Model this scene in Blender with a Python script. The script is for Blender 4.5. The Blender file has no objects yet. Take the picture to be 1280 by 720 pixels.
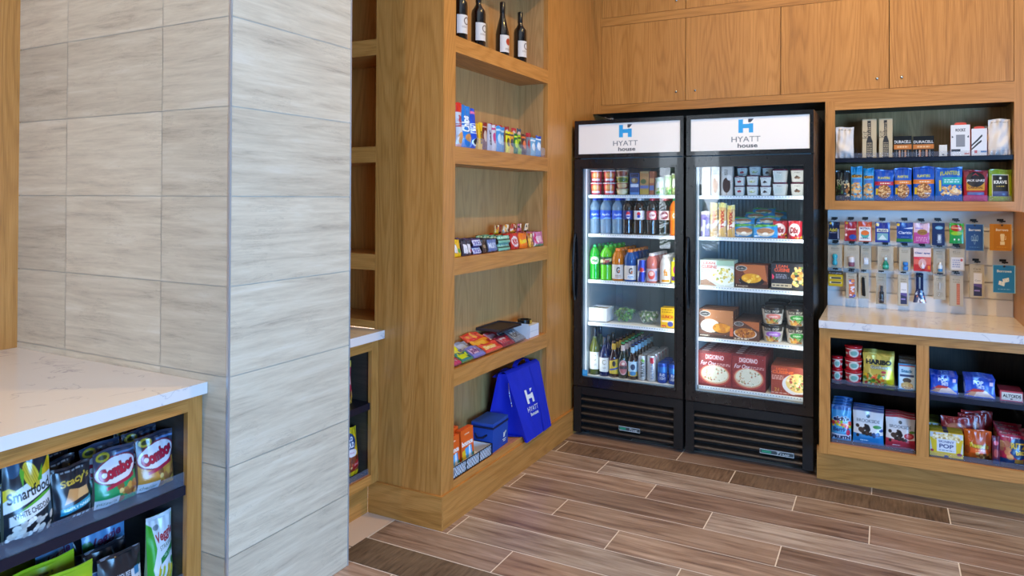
import bpy, math, random
import numpy as np
from mathutils import Matrix, Vector
SC = bpy.context.scene
COL = SC.collection
RNG = random.Random(7)

# ------------------------------------------------------------------ camera, world, lights, exposure
cam = bpy.data.cameras.new('camera')
cam.sensor_width = 36.0
cam.lens = 887.59 / 1280 * 36
cam.shift_x = -(645.59 - 640) / 1280
cam.shift_y = -(360 - 241.57) / 1280
cam.clip_start = 0.05
cam_o = bpy.data.objects.new('camera', cam)
COL.objects.link(cam_o)
YAW, PIT, ROL = 0.4807, 0.0071, 0.0048
_F = Vector((-math.sin(YAW), math.cos(YAW), 0)); _R = Vector((math.cos(YAW), math.sin(YAW), 0)); _U = Vector((0, 0, 1))
_F, _U = _F * math.cos(PIT) + _U * math.sin(PIT), _U * math.cos(PIT) - _F * math.sin(PIT)
_R, _U = _R * math.cos(ROL) + _U * math.sin(ROL), _U * math.cos(ROL) - _R * math.sin(ROL)
cam_o.matrix_world = Matrix(((_R.x, _U.x, -_F.x, 1.7897), (_R.y, _U.y, -_F.y, -2.7074), (_R.z, _U.z, -_F.z, 1.5048), (0, 0, 0, 1)))
SC.camera = cam_o
SC.view_settings.view_transform = 'Standard'
SC.view_settings.look = 'None'
SC.view_settings.gamma = 1.0
SC.view_settings.use_curve_mapping = False
SC.view_settings.exposure = 0.0
SC.cycles.max_bounces = 8
SC.cycles.transparent_max_bounces = 16
SC.cycles.diffuse_bounces = 4
SC.cycles.sample_clamp_indirect = 4.0
SC.cycles.caustics_reflective = False
SC.cycles.caustics_refractive = False

world = bpy.data.worlds.new('world'); SC.world = world
world.use_nodes = True
world.node_tree.nodes['Background'].inputs[0].default_value = (0.75, 0.87, 1.0, 1)
world.node_tree.nodes['Background'].inputs[1].default_value = 14.0

def lamp(kind, name, loc, energy, color, aim=None, size=0.2, size_y=None, spot=None, blend=0.5):
    l = bpy.data.lights.new(name, kind)
    l.energy = energy; l.color = color
    if kind == 'AREA':
        l.size = size
        if size_y: l.shape = 'RECTANGLE'; l.size_y = size_y
    elif kind == 'SPOT':
        l.spot_size = spot; l.spot_blend = blend; l.shadow_soft_size = size
    else:
        l.shadow_soft_size = size
    o = bpy.data.objects.new(name, l); COL.objects.link(o)
    o.location = loc
    if aim is not None:
        o.rotation_euler = (Vector(aim) - Vector(loc)).to_track_quat('-Z', 'Y').to_euler()
    return o

WARM = (1.0, 0.66, 0.32)
SOFT = (1.0, 0.86, 0.70)
DAY = (0.20, 0.51, 1.0)
# daylight from the right-hand wall, and an added fill light high behind the camera
lamp('AREA', 'window_daylight', (4.86, -2.6, 1.10), 640, DAY, (-0.2, -0.9, 0.2), 4.4, 1.6)
lamp('AREA', 'rear_fill_light', (-0.3, -4.4, 4.0), 20, (0.92, 0.96, 1.0), (-0.5, 0.2, 0.9), 3.0, 1.5)
# large soft fill added under the ceiling, then the downlights
lamp('AREA', 'ceiling_fill_light', (1.2, -1.6, 4.02), 31, (0.98, 0.92, 0.72), (1.2, -1.6, 0), 4.5, 4.5)
for (x, y, e, col_) in ((1.75, 0.25, 200, (1.0, 0.62, 0.18)), (1.2, 0.9, 26, (1.0, 0.84, 0.42)), (2.3, 0.9, 20, (1.0, 0.84, 0.42)), (1.75, -1.1, 18, (1.0, 0.6, 0.3)), (0.1, -2.4, 112, (1.0, 0.85, 0.78))):  # the weak pair near the cabinets is added to wash their doors
    lamp('SPOT', 'downlight_and_added_wash', (x, y, 4.04), e, col_, (x, y, 0), 0.05, spot=math.radians(150), blend=0.9)

# ------------------------------------------------------------------ helpers
def s2l(c):
    c = np.asarray(c, dtype=float)
    return np.where(c <= 0.04045, c / 12.92, ((c + 0.055) / 1.055) ** 2.4)
def hx(s):
    if not isinstance(s, str): return np.array(s, dtype=float)
    s = s.lstrip('#')
    if len(s) == 3: s = ''.join(k * 2 for k in s)
    return np.array([int(s[i:i + 2], 16) / 255 for i in (0, 2, 4)])

class MB:
    """collects shapes and links them as one mesh object"""
    def __init__(self):
        self.v = []; self.c = []; self.g = []; self.f = []; self.m = []; self.s = []; self.n = 0
    def add(self, v, f, col='fff', gc=None, mat=0, smooth=False):
        v = np.asarray(v, dtype=float).reshape(-1, 3)
        k = len(v)
        c = hx(col)
        c = np.tile(s2l(c), (k, 1)) if c.ndim == 1 else s2l(c)
        g = np.zeros((k, 3)) if gc is None else np.asarray(gc, dtype=float).reshape(-1, 3)
        self.v.append(v); self.c.append(c); self.g.append(g)
        for q in f:
            self.f.append([i + self.n for i in q]); self.m.append(mat); self.s.append(smooth)
        self.n += k
        return self
    def box(self, x0, x1, y0, y1, z0, z1, col='fff', ax=2, mat=0):
        """ax: direction of the wood grain (0, 1 or 2)"""
        V = []; G = []; Fc = []
        off = np.array([RNG.random() * 9, RNG.random() * 9, RNG.random() * 9])
        P = [(a, b, c) for a in (x0, x1) for b in (y0, y1) for c in (z0, z1)]
        quads = [((0, 1, 3, 2), 0), ((4, 6, 7, 5), 0), ((0, 4, 5, 1), 1), ((2, 3, 7, 6), 1), ((0, 2, 6, 4), 2), ((1, 5, 7, 3), 2)]
        for q, nrm in quads:
            b = len(V)
            for i in q:
                p = P[i]
                V.append(p)
                oth = [k for k in range(3) if k != ax]
                if nrm == oth[0]: a_, d_ = p[oth[1]], 0.0
                elif nrm == oth[1]: a_, d_ = p[oth[0]], 3.1
                else: a_, d_ = p[oth[0]], p[oth[1]]
                G.append((a_ + off[0], d_ + off[1], p[ax] + off[2]))
            Fc.append((b, b + 1, b + 2, b + 3))
        return self.add(V, Fc, col, G, mat)
    def grid(self, P, C, mat=0, smooth=True, flip=False, gc=None):
        ny, nx = P.shape[:2]
        idx = np.arange(ny * nx).reshape(ny, nx)
        a, b, c, d = idx[:-1, :-1].ravel(), idx[:-1, 1:].ravel(), idx[1:, 1:].ravel(), idx[1:, :-1].ravel()
        q = np.stack([a, b, c, d], 1) if not flip else np.stack([a, d, c, b], 1)
        C = np.asarray(C, dtype=float)
        if C.ndim == 1: C = np.tile(C, (ny * nx, 1))
        return self.add(P.reshape(-1, 3), q.tolist(), C.reshape(-1, 3), gc, mat, smooth)
    def lathe(self, prof, n=20, col='fff', cx=0, cy=0, mat=0, smooth=True, closed=True, sq=1.0, cap=True):
        """prof: (r, z[, colour]) from bottom to top"""
        V = []; C = []
        base = hx(col)
        for p in prof:
            cc = hx(p[2]) if len(p) > 2 else base
            for i in range(n):
                t = 2 * math.pi * i / n
                V.append((cx + p[0] * math.sin(t), cy - p[0] * math.cos(t) * sq, p[1])); C.append(cc)
        Fc = []
        for j in range(len(prof) - 1):
            for i in range(n):
                a = j * n + i; b = j * n + (i + 1) % n
                Fc.append((a, b, b + n, a + n))
        if cap:
            Fc.append(tuple(range(n - 1, -1, -1)))
            Fc.append(tuple((len(prof) - 1) * n + i for i in range(n)))
        return self.add(V, Fc, np.array(C), None, mat, smooth)
    def tube(self, pts, r, n=8, col='fff', mat=0):
        pts = [Vector(p) for p in pts]
        V = []
        for i, p in enumerate(pts):
            d = (pts[min(i + 1, len(pts) - 1)] - pts[max(i - 1, 0)]).normalized()
            a = d.cross(Vector((0, 0, 1)))
            if a.length < 1e-3: a = d.cross(Vector((1, 0, 0)))
            a.normalize(); b = d.cross(a)
            for k in range(n):
                t = 2 * math.pi * k / n
                V.append(tuple(p + a * (r * math.cos(t)) + b * (r * math.sin(t))))
        Fc = []
        for j in range(len(pts) - 1):
            for k in range(n):
                a_ = j * n + k; b_ = j * n + (k + 1) % n
                Fc.append((a_, b_, b_ + n, a_ + n))
        Fc.append(tuple(range(n))); Fc.append(tuple((len(pts) - 1) * n + k for k in range(n - 1, -1, -1)))
        return self.add(V, Fc, col, None, mat, True)
    def prism(self, pts, axis, a, b, col='fff', mat=0):
        """2-D outline pts extruded along axis from a to b"""
        n = len(pts)
        def mk(p, t):
            q = [p[0], p[1]]; q.insert(axis, t); return q
        V = [mk(p, a) for p in pts] + [mk(p, b) for p in pts]
        Fc = [tuple(range(n)), tuple(range(2 * n - 1, n - 1, -1))] + [(i, i + n, (i + 1) % n + n, (i + 1) % n) for i in range(n)]
        return self.add(V, Fc, col, None, mat)
    def mesh(self, name, mats, org=(0, 0, 0)):
        me = bpy.data.meshes.new(name)
        v = np.concatenate(self.v) - np.array(org)
        me.from_pydata(v.tolist(), [], self.f)
        a = me.color_attributes.new('Col', 'FLOAT_COLOR', 'POINT')
        c = np.ones((len(v), 4), dtype=np.float32); c[:, :3] = np.concatenate(self.c)
        a.data.foreach_set('color', c.ravel())
        g = me.attributes.new('gc', 'FLOAT_VECTOR', 'POINT')
        g.data.foreach_set('vector', np.concatenate(self.g).astype(np.float32).ravel())
        if not isinstance(mats, (list, tuple)): mats = [mats]
        for m in mats: me.materials.append(m)
        me.polygons.foreach_set('material_index', self.m)
        me.polygons.foreach_set('use_smooth', self.s)
        me.update()
        return me
    def build(self, name, mats, parent=None, bevel=0.0, org=None):
        o = (0, 0, 0)
        if parent is not None: o = wloc(parent)
        if org is not None: o = org
        ob = bpy.data.objects.new(name, self.mesh(name, mats, o))
        COL.objects.link(ob)
        if parent is not None: ob.parent = parent
        elif org is not None: ob.location = org
        if bevel:
            b = ob.modifiers.new('bevel', 'BEVEL'); b.width = bevel; b.segments = 2; b.limit_method = 'ANGLE'
        return ob
def wloc(o):
    p = Vector(o.location)
    while o.parent is not None: o = o.parent; p += Vector(o.location)
    return tuple(p)
def tag(o, label, cat, group=None, kind=None):
    if label: o['label'] = label
    if cat: o['category'] = cat
    if group: o['group'] = group
    if kind: o['kind'] = kind
    return o
def thing(name, label, cat, loc, group=None, rz=0.0):
    o = bpy.data.objects.new(name, None); COL.objects.link(o)
    o.location = loc; o.rotation_euler = (0, 0, rz); o.empty_display_size = 0.05
    return tag(o, label, cat, group)
def struct(o): o['kind'] = 'structure'; return o
def copy_tree(o, parent=None):
    c = o.copy(); COL.objects.link(c)
    if parent is not None: c.parent = parent
    for ch in list(o.children): copy_tree(ch, c)
    return c

# ------------------------------------------------------------------ materials
def mat(name):
    m = bpy.data.materials.new(name); m.use_nodes = True
    return m, m.node_tree.nodes, m.node_tree.links, m.node_tree.nodes['Principled BSDF']
def plain(name, col, rough=0.5, metal=0.0, spec=0.5, coat=0.0, emit=None, es=0.35):
    m, N, L, b = mat(name)
    b.inputs['Base Color'].default_value = (*s2l(hx(col)), 1)
    b.inputs['Roughness'].default_value = rough; b.inputs['Metallic'].default_value = metal
    b.inputs['Specular IOR Level'].default_value = spec; b.inputs['Coat Weight'].default_value = coat
    nz = N.new('ShaderNodeTexNoise'); nz.inputs['Scale'].default_value = 35
    mr = N.new('ShaderNodeMapRange'); mr.inputs['To Min'].default_value = max(rough - 0.05, 0.02); mr.inputs['To Max'].default_value = rough + 0.05
    L.new(nz.outputs[0], mr.inputs[0]); L.new(mr.outputs[0], b.inputs['Roughness'])
    if emit is not None:
        b.inputs['Emission Color'].default_value = (*s2l(hx(emit)), 1); b.inputs['Emission Strength'].default_value = es
    return m
def printed(name, rough, coat=0.0, spec=0.5, emis=0.0, metal=0.0):
    m, N, L, b = mat(name)
    a = N.new('ShaderNodeAttribute'); a.attribute_name = 'Col'
    L.new(a.outputs['Color'], b.inputs['Base Color'])
    b.inputs['Roughness'].default_value = rough; b.inputs['Coat Weight'].default_value = coat
    b.inputs['Coat Roughness'].default_value = 0.12
    b.inputs['Specular IOR Level'].default_value = spec; b.inputs['Metallic'].default_value = metal
    if emis:
        L.new(a.outputs['Color'], b.inputs['Emission Color']); b.inputs['Emission Strength'].default_value = emis
    return m
def ramp(N, stops):
    r = N.new('ShaderNodeValToRGB')
    e = r.color_ramp.elements
    while len(e) < len(stops): e.new(0.5)
    for k, (p, c) in zip(e, stops): k.position = p; k.color = (*s2l(hx(c)), 1)
    return r
def mth(N, L, op, a, b=None, c=None):
    n = N.new('ShaderNodeMath'); n.operation = op
    for i, s in enumerate((a, b, c)):
        if s is None: continue
        if isinstance(s, (int, float)): n.inputs[i].default_value = s
        else: L.new(s, n.inputs[i])
    return n.outputs[0]
def oak(name, light, mid, dark, rough=0.42, sc=1.0, k=1.0):
    m, N, L, b = mat(name)
    a = N.new('ShaderNodeAttribute'); a.attribute_name = 'gc'
    mp = N.new('ShaderNodeMapping'); mp.inputs['Scale'].default_value = (7.5 * sc, 7.5 * sc, 0.75 * sc); L.new(a.outputs['Vector'], mp.inputs[0])
    n1 = N.new('ShaderNodeTexNoise'); n1.inputs['Scale'].default_value = 1.0; n1.inputs['Detail'].default_value = 1.2; n1.inputs['Roughness'].default_value = 0.4
    L.new(mp.outputs[0], n1.inputs[0])
    w = mth(N, L, 'MULTIPLY', n1.outputs[0], 95.0)
    w = mth(N, L, 'SINE', w)
    w = mth(N, L, 'MULTIPLY_ADD', w, 0.5, 0.5)
    w = mth(N, L, 'POWER', w, 2.2)
    mp2 = N.new('ShaderNodeMapping'); mp2.inputs['Scale'].default_value = (420, 420, 7); L.new(a.outputs['Vector'], mp2.inputs[0])
    n2 = N.new('ShaderNodeTexNoise'); n2.inputs['Scale'].default_value = 1.0; n2.inputs['Detail'].default_value = 3; L.new(mp2.outputs[0], n2.inputs[0])
    mp3 = N.new('ShaderNodeMapping'); mp3.inputs['Scale'].default_value = (14, 14, 0.6); L.new(a.outputs['Vector'], mp3.inputs[0])
    n3 = N.new('ShaderNodeTexNoise'); n3.inputs['Scale'].default_value = 1.0; n3.inputs['Detail'].default_value = 3; L.new(mp3.outputs[0], n3.inputs[0])
    t = mth(N, L, 'MULTIPLY', w, 0.17 * k)
    t = mth(N, L, 'ADD', t, mth(N, L, 'MULTIPLY', mth(N, L, 'SUBTRACT', n2.outputs[0], 0.5), 0.9 * k))
    t = mth(N, L, 'ADD', t, mth(N, L, 'MULTIPLY', mth(N, L, 'SUBTRACT', n3.outputs[0], 0.5), 0.6 * k))
    t = mth(N, L, 'ADD', t, 0.28)
    r = ramp(N, [(0.0, light), (0.45, mid), (1.0, dark)])
    L.new(t, r.inputs[0]); L.new(r.outputs[0], b.inputs['Base Color'])
    b.inputs['Roughness'].default_value = rough
    b.inputs['Coat Weight'].default_value = 0.15; b.inputs['Coat Roughness'].default_value = 0.25
    bp = N.new('ShaderNodeBump'); bp.inputs['Strength'].default_value = 0.08; bp.inputs['Distance'].default_value = 0.001
    L.new(t, bp.inputs['Height']); L.new(bp.outputs[0], b.inputs['Normal'])
    return m
OAK = oak('oak_veneer', 'd2924c', 'b47634', '6c401c')
OAKR = oak('oak_veneer_interior', 'd0a268', 'b68852', '845e34')
CUBW = oak('brown_cubby_wood', 'bd9560', '9c7844', '6c5028', 0.5)
DARKWOOD = oak('dark_stained_wood', '4a3c30', '3a2e25', '241b15', 0.55)
def travertine():
    m, N, L, b = mat('travertine_tile')
    a = N.new('ShaderNodeAttribute'); a.attribute_name = 'gc'
    mp = N.new('ShaderNodeMapping'); mp.inputs['Scale'].default_value = (2.6, 2.6, 30); L.new(a.outputs['Vector'], mp.inputs[0])
    n0 = N.new('ShaderNodeTexNoise'); n0.inputs['Scale'].default_value = 1.0; n0.inputs['Detail'].default_value = 6; n0.inputs['Roughness'].default_value = 0.7; n0.inputs['Distortion'].default_value = 0.35
    L.new(mp.outputs[0], n0.inputs[0])
    r = ramp(N, [(0.28, 'a89a88'), (0.42, 'cabaa2'), (0.56, 'd8c9b0'), (0.72, 'e2d6c2')])
    L.new(n0.outputs[0], r.inputs[0])
    # thin dark veins
    mp2 = N.new('ShaderNodeMapping'); mp2.inputs['Scale'].default_value = (3.0, 3.0, 40); mp2.inputs['Location'].default_value = (4, 2, 7); L.new(a.outputs['Vector'], mp2.inputs[0])
    n1 = N.new('ShaderNodeTexNoise'); n1.inputs['Scale'].default_value = 1.0; n1.inputs['Detail'].default_value = 9; n1.inputs['Roughness'].default_value = 0.72
    L.new(mp2.outputs[0], n1.inputs[0])
    v = mth(N, L, 'ABSOLUTE', mth(N, L, 'SUBTRACT', n1.outputs[0], 0.5))
    v = mth(N, L, 'LESS_THAN', v, 0.008)
    n2 = N.new('ShaderNodeTexNoise'); n2.inputs['Scale'].default_value = 4.0; L.new(a.outputs['Vector'], n2.inputs[0])
    v = mth(N, L, 'MULTIPLY', v, mth(N, L, 'MULTIPLY', mth(N, L, 'GREATER_THAN', n2.outputs[0], 0.56), 0.30))
    mx = N.new('ShaderNodeMix'); mx.data_type = 'RGBA'; L.new(v, mx.inputs[0]); L.new(r.outputs[0], mx.inputs[6]); mx.inputs[7].default_value = (*s2l(hx('857463')), 1)
    at = N.new('ShaderNodeAttribute'); at.attribute_name = 'Col'
    mu = N.new('ShaderNodeMix'); mu.data_type = 'RGBA'; mu.blend_type = 'MULTIPLY'; mu.inputs[0].default_value = 1.0
    L.new(mx.outputs[2], mu.inputs[6]); L.new(at.outputs['Color'], mu.inputs[7])
    L.new(mu.outputs[2], b.inputs['Base Color'])
    b.inputs['Roughness'].default_value = 0.38
    bp = N.new('ShaderNodeBump'); bp.inputs['Strength'].default_value = 0.15; bp.inputs['Distance'].default_value = 0.002
    L.new(n1.outputs[0], bp.inputs['Height']); L.new(bp.outputs[0], b.inputs['Normal'])
    return m
TRAV = travertine()
def plankmat():
    m, N, L, b = mat('wood_look_floor_tile')
    a = N.new('ShaderNodeAttribute'); a.attribute_name = 'gc'
    at = N.new('ShaderNodeAttribute'); at.attribute_name = 'Col'
    mp = N.new('ShaderNodeMapping'); mp.inputs['Scale'].default_value = (1.3, 16, 1); L.new(a.outputs['Vector'], mp.inputs[0])
    n0 = N.new('ShaderNodeTexNoise'); n0.inputs['Scale'].default_value = 1.6; n0.inputs['Detail'].default_value = 7; n0.inputs['Roughness'].default_value = 0.62; n0.inputs['Distortion'].default_value = 0.5
    L.new(mp.outputs[0], n0.inputs[0])
    r = ramp(N, [(0.30, '6c554a'), (0.42, '9a8374'), (0.56, 'b6a192'), (0.72, 'd0bfb2')])
    L.new(n0.outputs[0], r.inputs[0])
    mp2 = N.new('ShaderNodeMapping'); mp2.inputs['Scale'].default_value = (6, 90, 1); L.new(a.outputs['Vector'], mp2.inputs[0])
    n1 = N.new('ShaderNodeTexNoise'); n1.inputs['Scale'].default_value = 1.0; n1.inputs['Detail'].default_value = 4; L.new(mp2.outputs[0], n1.inputs[0])
    k = mth(N, L, 'MULTIPLY_ADD', n1.outputs[0], 0.7, 0.62)
    mu = N.new('ShaderNodeMix'); mu.data_type = 'RGBA'; mu.blend_type = 'MULTIPLY'; mu.inputs[0].default_value = 1.0
    L.new(r.outputs[0], mu.inputs[6]); L.new(k, mu.inputs[7])
    m2 = N.new('ShaderNodeMix'); m2.data_type = 'RGBA'; m2.blend_type = 'MULTIPLY'; m2.inputs[0].default_value = 1.0
    L.new(mu.outputs[2], m2.inputs[6]); L.new(at.outputs['Color'], m2.inputs[7])
    L.new(m2.outputs[2], b.inputs['Base Color'])
    b.inputs['Roughness'].default_value = 0.36
    bp = N.new('ShaderNodeBump'); bp.inputs['Strength'].default_value = 0.12; bp.inputs['Distance'].default_value = 0.002
    L.new(n1.outputs[0], bp.inputs['Height']); L.new(bp.outputs[0], b.inputs['Normal'])
    return m
PLANK = plankmat()
def sawnmat():
    m, N, L, b = mat('saw_marked_floor_tile')
    a = N.new('ShaderNodeAttribute'); a.attribute_name = 'gc'
    mp = N.new('ShaderNodeMapping'); mp.inputs['Scale'].default_value = (75, 7, 1); L.new(a.outputs['Vector'], mp.inputs[0])
    n0 = N.new('ShaderNodeTexNoise'); n0.inputs['Scale'].default_value = 1.0; n0.inputs['Detail'].default_value = 5; n0.inputs['Roughness'].default_value = 0.65
    L.new(mp.outputs[0], n0.inputs[0])
    n1 = N.new('ShaderNodeTexNoise'); n1.inputs['Scale'].default_value = 3.0; n1.inputs['Detail'].default_value = 5; L.new(a.outputs['Vector'], n1.inputs[0])
    t = mth(N, L, 'ADD', mth(N, L, 'MULTIPLY', n0.outputs[0], 0.6), mth(N, L, 'MULTIPLY', n1.outputs[0], 0.45))
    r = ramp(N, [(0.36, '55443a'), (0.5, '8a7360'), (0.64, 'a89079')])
    L.new(t, r.inputs[0])
    at = N.new('ShaderNodeAttribute'); at.attribute_name = 'Col'
    m2 = N.new('ShaderNodeMix'); m2.data_type = 'RGBA'; m2.blend_type = 'MULTIPLY'; m2.inputs[0].default_value = 1.0
    L.new(r.outputs[0], m2.inputs[6]); L.new(at.outputs['Color'], m2.inputs[7])
    L.new(m2.outputs[2], b.inputs['Base Color'])
    b.inputs['Roughness'].default_value = 0.45
    return m
SAWN = sawnmat()
def quartz():
    m, N, L, b = mat('white_quartz')
    tc = N.new('ShaderNodeTexCoord')
    n0 = N.new('ShaderNodeTexNoise'); n0.inputs['Scale'].default_value = 5; n0.inputs['Detail'].default_value = 8; n0.inputs['Distortion'].default_value = 0.8
    L.new(tc.outputs['Object'], n0.inputs[0])
    v = mth(N, L, 'ABSOLUTE', mth(N, L, 'SUBTRACT', n0.outputs[0], 0.5))
    n1 = N.new('ShaderNodeTexNoise'); n1.inputs['Scale'].default_value = 9; L.new(tc.outputs['Object'], n1.inputs[0])
    v = mth(N, L, 'ADD', mth(N, L, 'MULTIPLY', v, 30), mth(N, L, 'MULTIPLY', mth(N, L, 'LESS_THAN', n1.outputs[0], 0.53), 1.0))
    r = ramp(N, [(0.0, 'bcb6ba'), (0.3, 'dad2cf'), (1.0, 'e0d8d4')])
    L.new(v, r.inputs[0]); L.new(r.outputs[0], b.inputs['Base Color'])
    b.inputs['Roughness'].default_value = 0.12
    b.inputs['Specular IOR Level'].default_value = 0.6
    return m
QUARTZ = quartz()
BLACK = plain('black_coated_steel', '0e0e11', 0.26, coat=0.3)
BLACKM = plain('black_plastic', '0b0b0c', 0.45)
LOUVER = plain('dark_bronze_louver', '3a3029', 0.38, metal=0.3)
STEEL = plain('bright_steel', 'c8ccd0', 0.25, metal=1.0)
LINER = plain('white_cooler_liner', '98a3a6', 0.45)
LINERG = plain('grey_cooler_back', '8497a0', 0.45)
RAIL = plain('white_shelf_rail', 'e8f0f4', 0.4)
NAVY = plain('navy_laminate_shelf', '0b1024', 0.3)
GROUT = plain('pale_grout', 'efe4da', 0.8)
GROUTT = plain('tile_grout', 'cfc6b8', 0.8)
TRIMM = plain('satin_edge_trim', 'c4ccd4', 0.3, metal=0.7)
SLAT = plain('white_slatwall', 'e4dfda', 0.35)
WALLP = plain('cream_wall_paint', 'd8cbb6', 0.8)
CEILP = plain('white_ceiling_paint', 'e8e2d8', 0.9)
BLUEF = plain('royal_blue_fabric', '0b22b4', 0.7)
BLUEF2 = plain('blue_cooler_fabric', '15429c', 0.7)
BLUED = plain('dark_navy_fabric', '07113f', 0.8)
WHITE = plain('white_paint', 'e8e8e8', 0.5)
WIRE = plain('dark_wire', '1b1c22', 0.4, metal=0.6)
LINENW = plain('white_linen', 'dfe2ea', 0.85)
LED = plain('led_strip', 'ffffff', 0.5, emit='eef6ff', es=0.35)
MATTE = printed('printed_card', 0.5)
GLOSS = printed('printed_film', 0.28, 0.25)
FOIL = printed('printed_foil', 0.3, 0.3, metal=0.25)
PLAST = printed('coloured_plastic', 0.25, 0.2)
LIT = printed('backlit_sign_film', 0.35, emis=0.1)
METC = printed('printed_aluminium', 0.28, metal=0.45)
def clearish(name, col, f, rough=0.04, mixc=0.12, tint=None):
    """thin clear sheet: mostly see-through, with a mirror-like reflection growing at grazing angles"""
    m = bpy.data.materials.new(name); m.use_nodes = True
    N, L = m.node_tree.nodes, m.node_tree.links
    N.remove(N['Principled BSDF']); out = N['Material Output']
    tr = N.new('ShaderNodeBsdfTransparent'); tr.inputs[0].default_value = (*(s2l(hx(tint)) if tint else (1, 1, 1)), 1)
    gl = N.new('ShaderNodeBsdfGlossy'); gl.inputs['Roughness'].default_value = rough; gl.inputs[0].default_value = (1, 1, 1, 1)
    df = N.new('ShaderNodeBsdfDiffuse'); df.inputs[0].default_value = (*s2l(hx(col)), 1)
    fr = N.new('ShaderNodeFresnel'); fr.inputs[0].default_value = f
    m1 = N.new('ShaderNodeMixShader'); m1.inputs[0].default_value = mixc
    L.new(tr.outputs[0], m1.inputs[1]); L.new(df.outputs[0], m1.inputs[2])
    ge = N.new('ShaderNodeNewGeometry')
    ff = mth(N, L, 'MULTIPLY', fr.outputs[0], mth(N, L, 'SUBTRACT', 1.0, ge.outputs['Backfacing']))
    m2 = N.new('ShaderNodeMixShader'); L.new(ff, m2.inputs[0]); L.new(m1.outputs[0], m2.inputs[1]); L.new(gl.outputs[0], m2.inputs[2])
    L.new(m2.outputs[0], out.inputs[0])
    return m
GLASS = clearish('cooler_door_glass', '9fb4b8', 1.5, 0.02, 0.015)
WGLASS = clearish('window_glass', 'cfdcdc', 1.45, 0.02, 0.01)
ACRYL = clearish('clear_acrylic', 'a8bce0', 1.5, 0.06, 0.07)
BOWLP = clearish('clear_bowl_plastic', 'c8e0dc', 1.4, 0.1, 0.06)
def liquid(name, col, clear):
    """thin-walled bottle with coloured contents"""
    m = bpy.data.materials.new(name); m.use_nodes = True
    N, L = m.node_tree.nodes, m.node_tree.links
    b = N['Principled BSDF']; out = N['Material Output']
    b.inputs['Base Color'].default_value = (*s2l(hx(col)), 1); b.inputs['Roughness'].default_value = 0.1; b.inputs['Coat Weight'].default_value = 0.5
    tr = N.new('ShaderNodeBsdfTransparent'); tr.inputs[0].default_value = (*s2l(hx(col)) ** 0.5, 1)
    mx = N.new('ShaderNodeMixShader'); mx.inputs[0].default_value = clear
    L.new(b.outputs[0], mx.inputs[1]); L.new(tr.outputs[0], mx.inputs[2]); L.new(mx.outputs[0], out.inputs[0])
    return m
LQ = {k: liquid('bottle_' + k, c, t) for k, c, t in (
    ('water', '9fc0d8', 0.55), ('cola', '120806', 0.1), ('orange_soda', 'f07808', 0.1), ('green_soda', '18b028', 0.2), ('lime_soda', '5fd01c', 0.15),
    ('amber_drink', 'd07808', 0.15), ('blue_drink', '0d4f9a', 0.15), ('pink_drink', 'd8776a', 0.15), ('milk_drink', 'e4e4de', 0.0),
    ('dark_wine', '0c0607', 0.0), ('pale_wine', '5c641c', 0.2), ('blue_glass', '0c1448', 0.1), ('brown_beer', '2e1608', 0.1), ('green_beer', '12281a', 0.1))}

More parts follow.
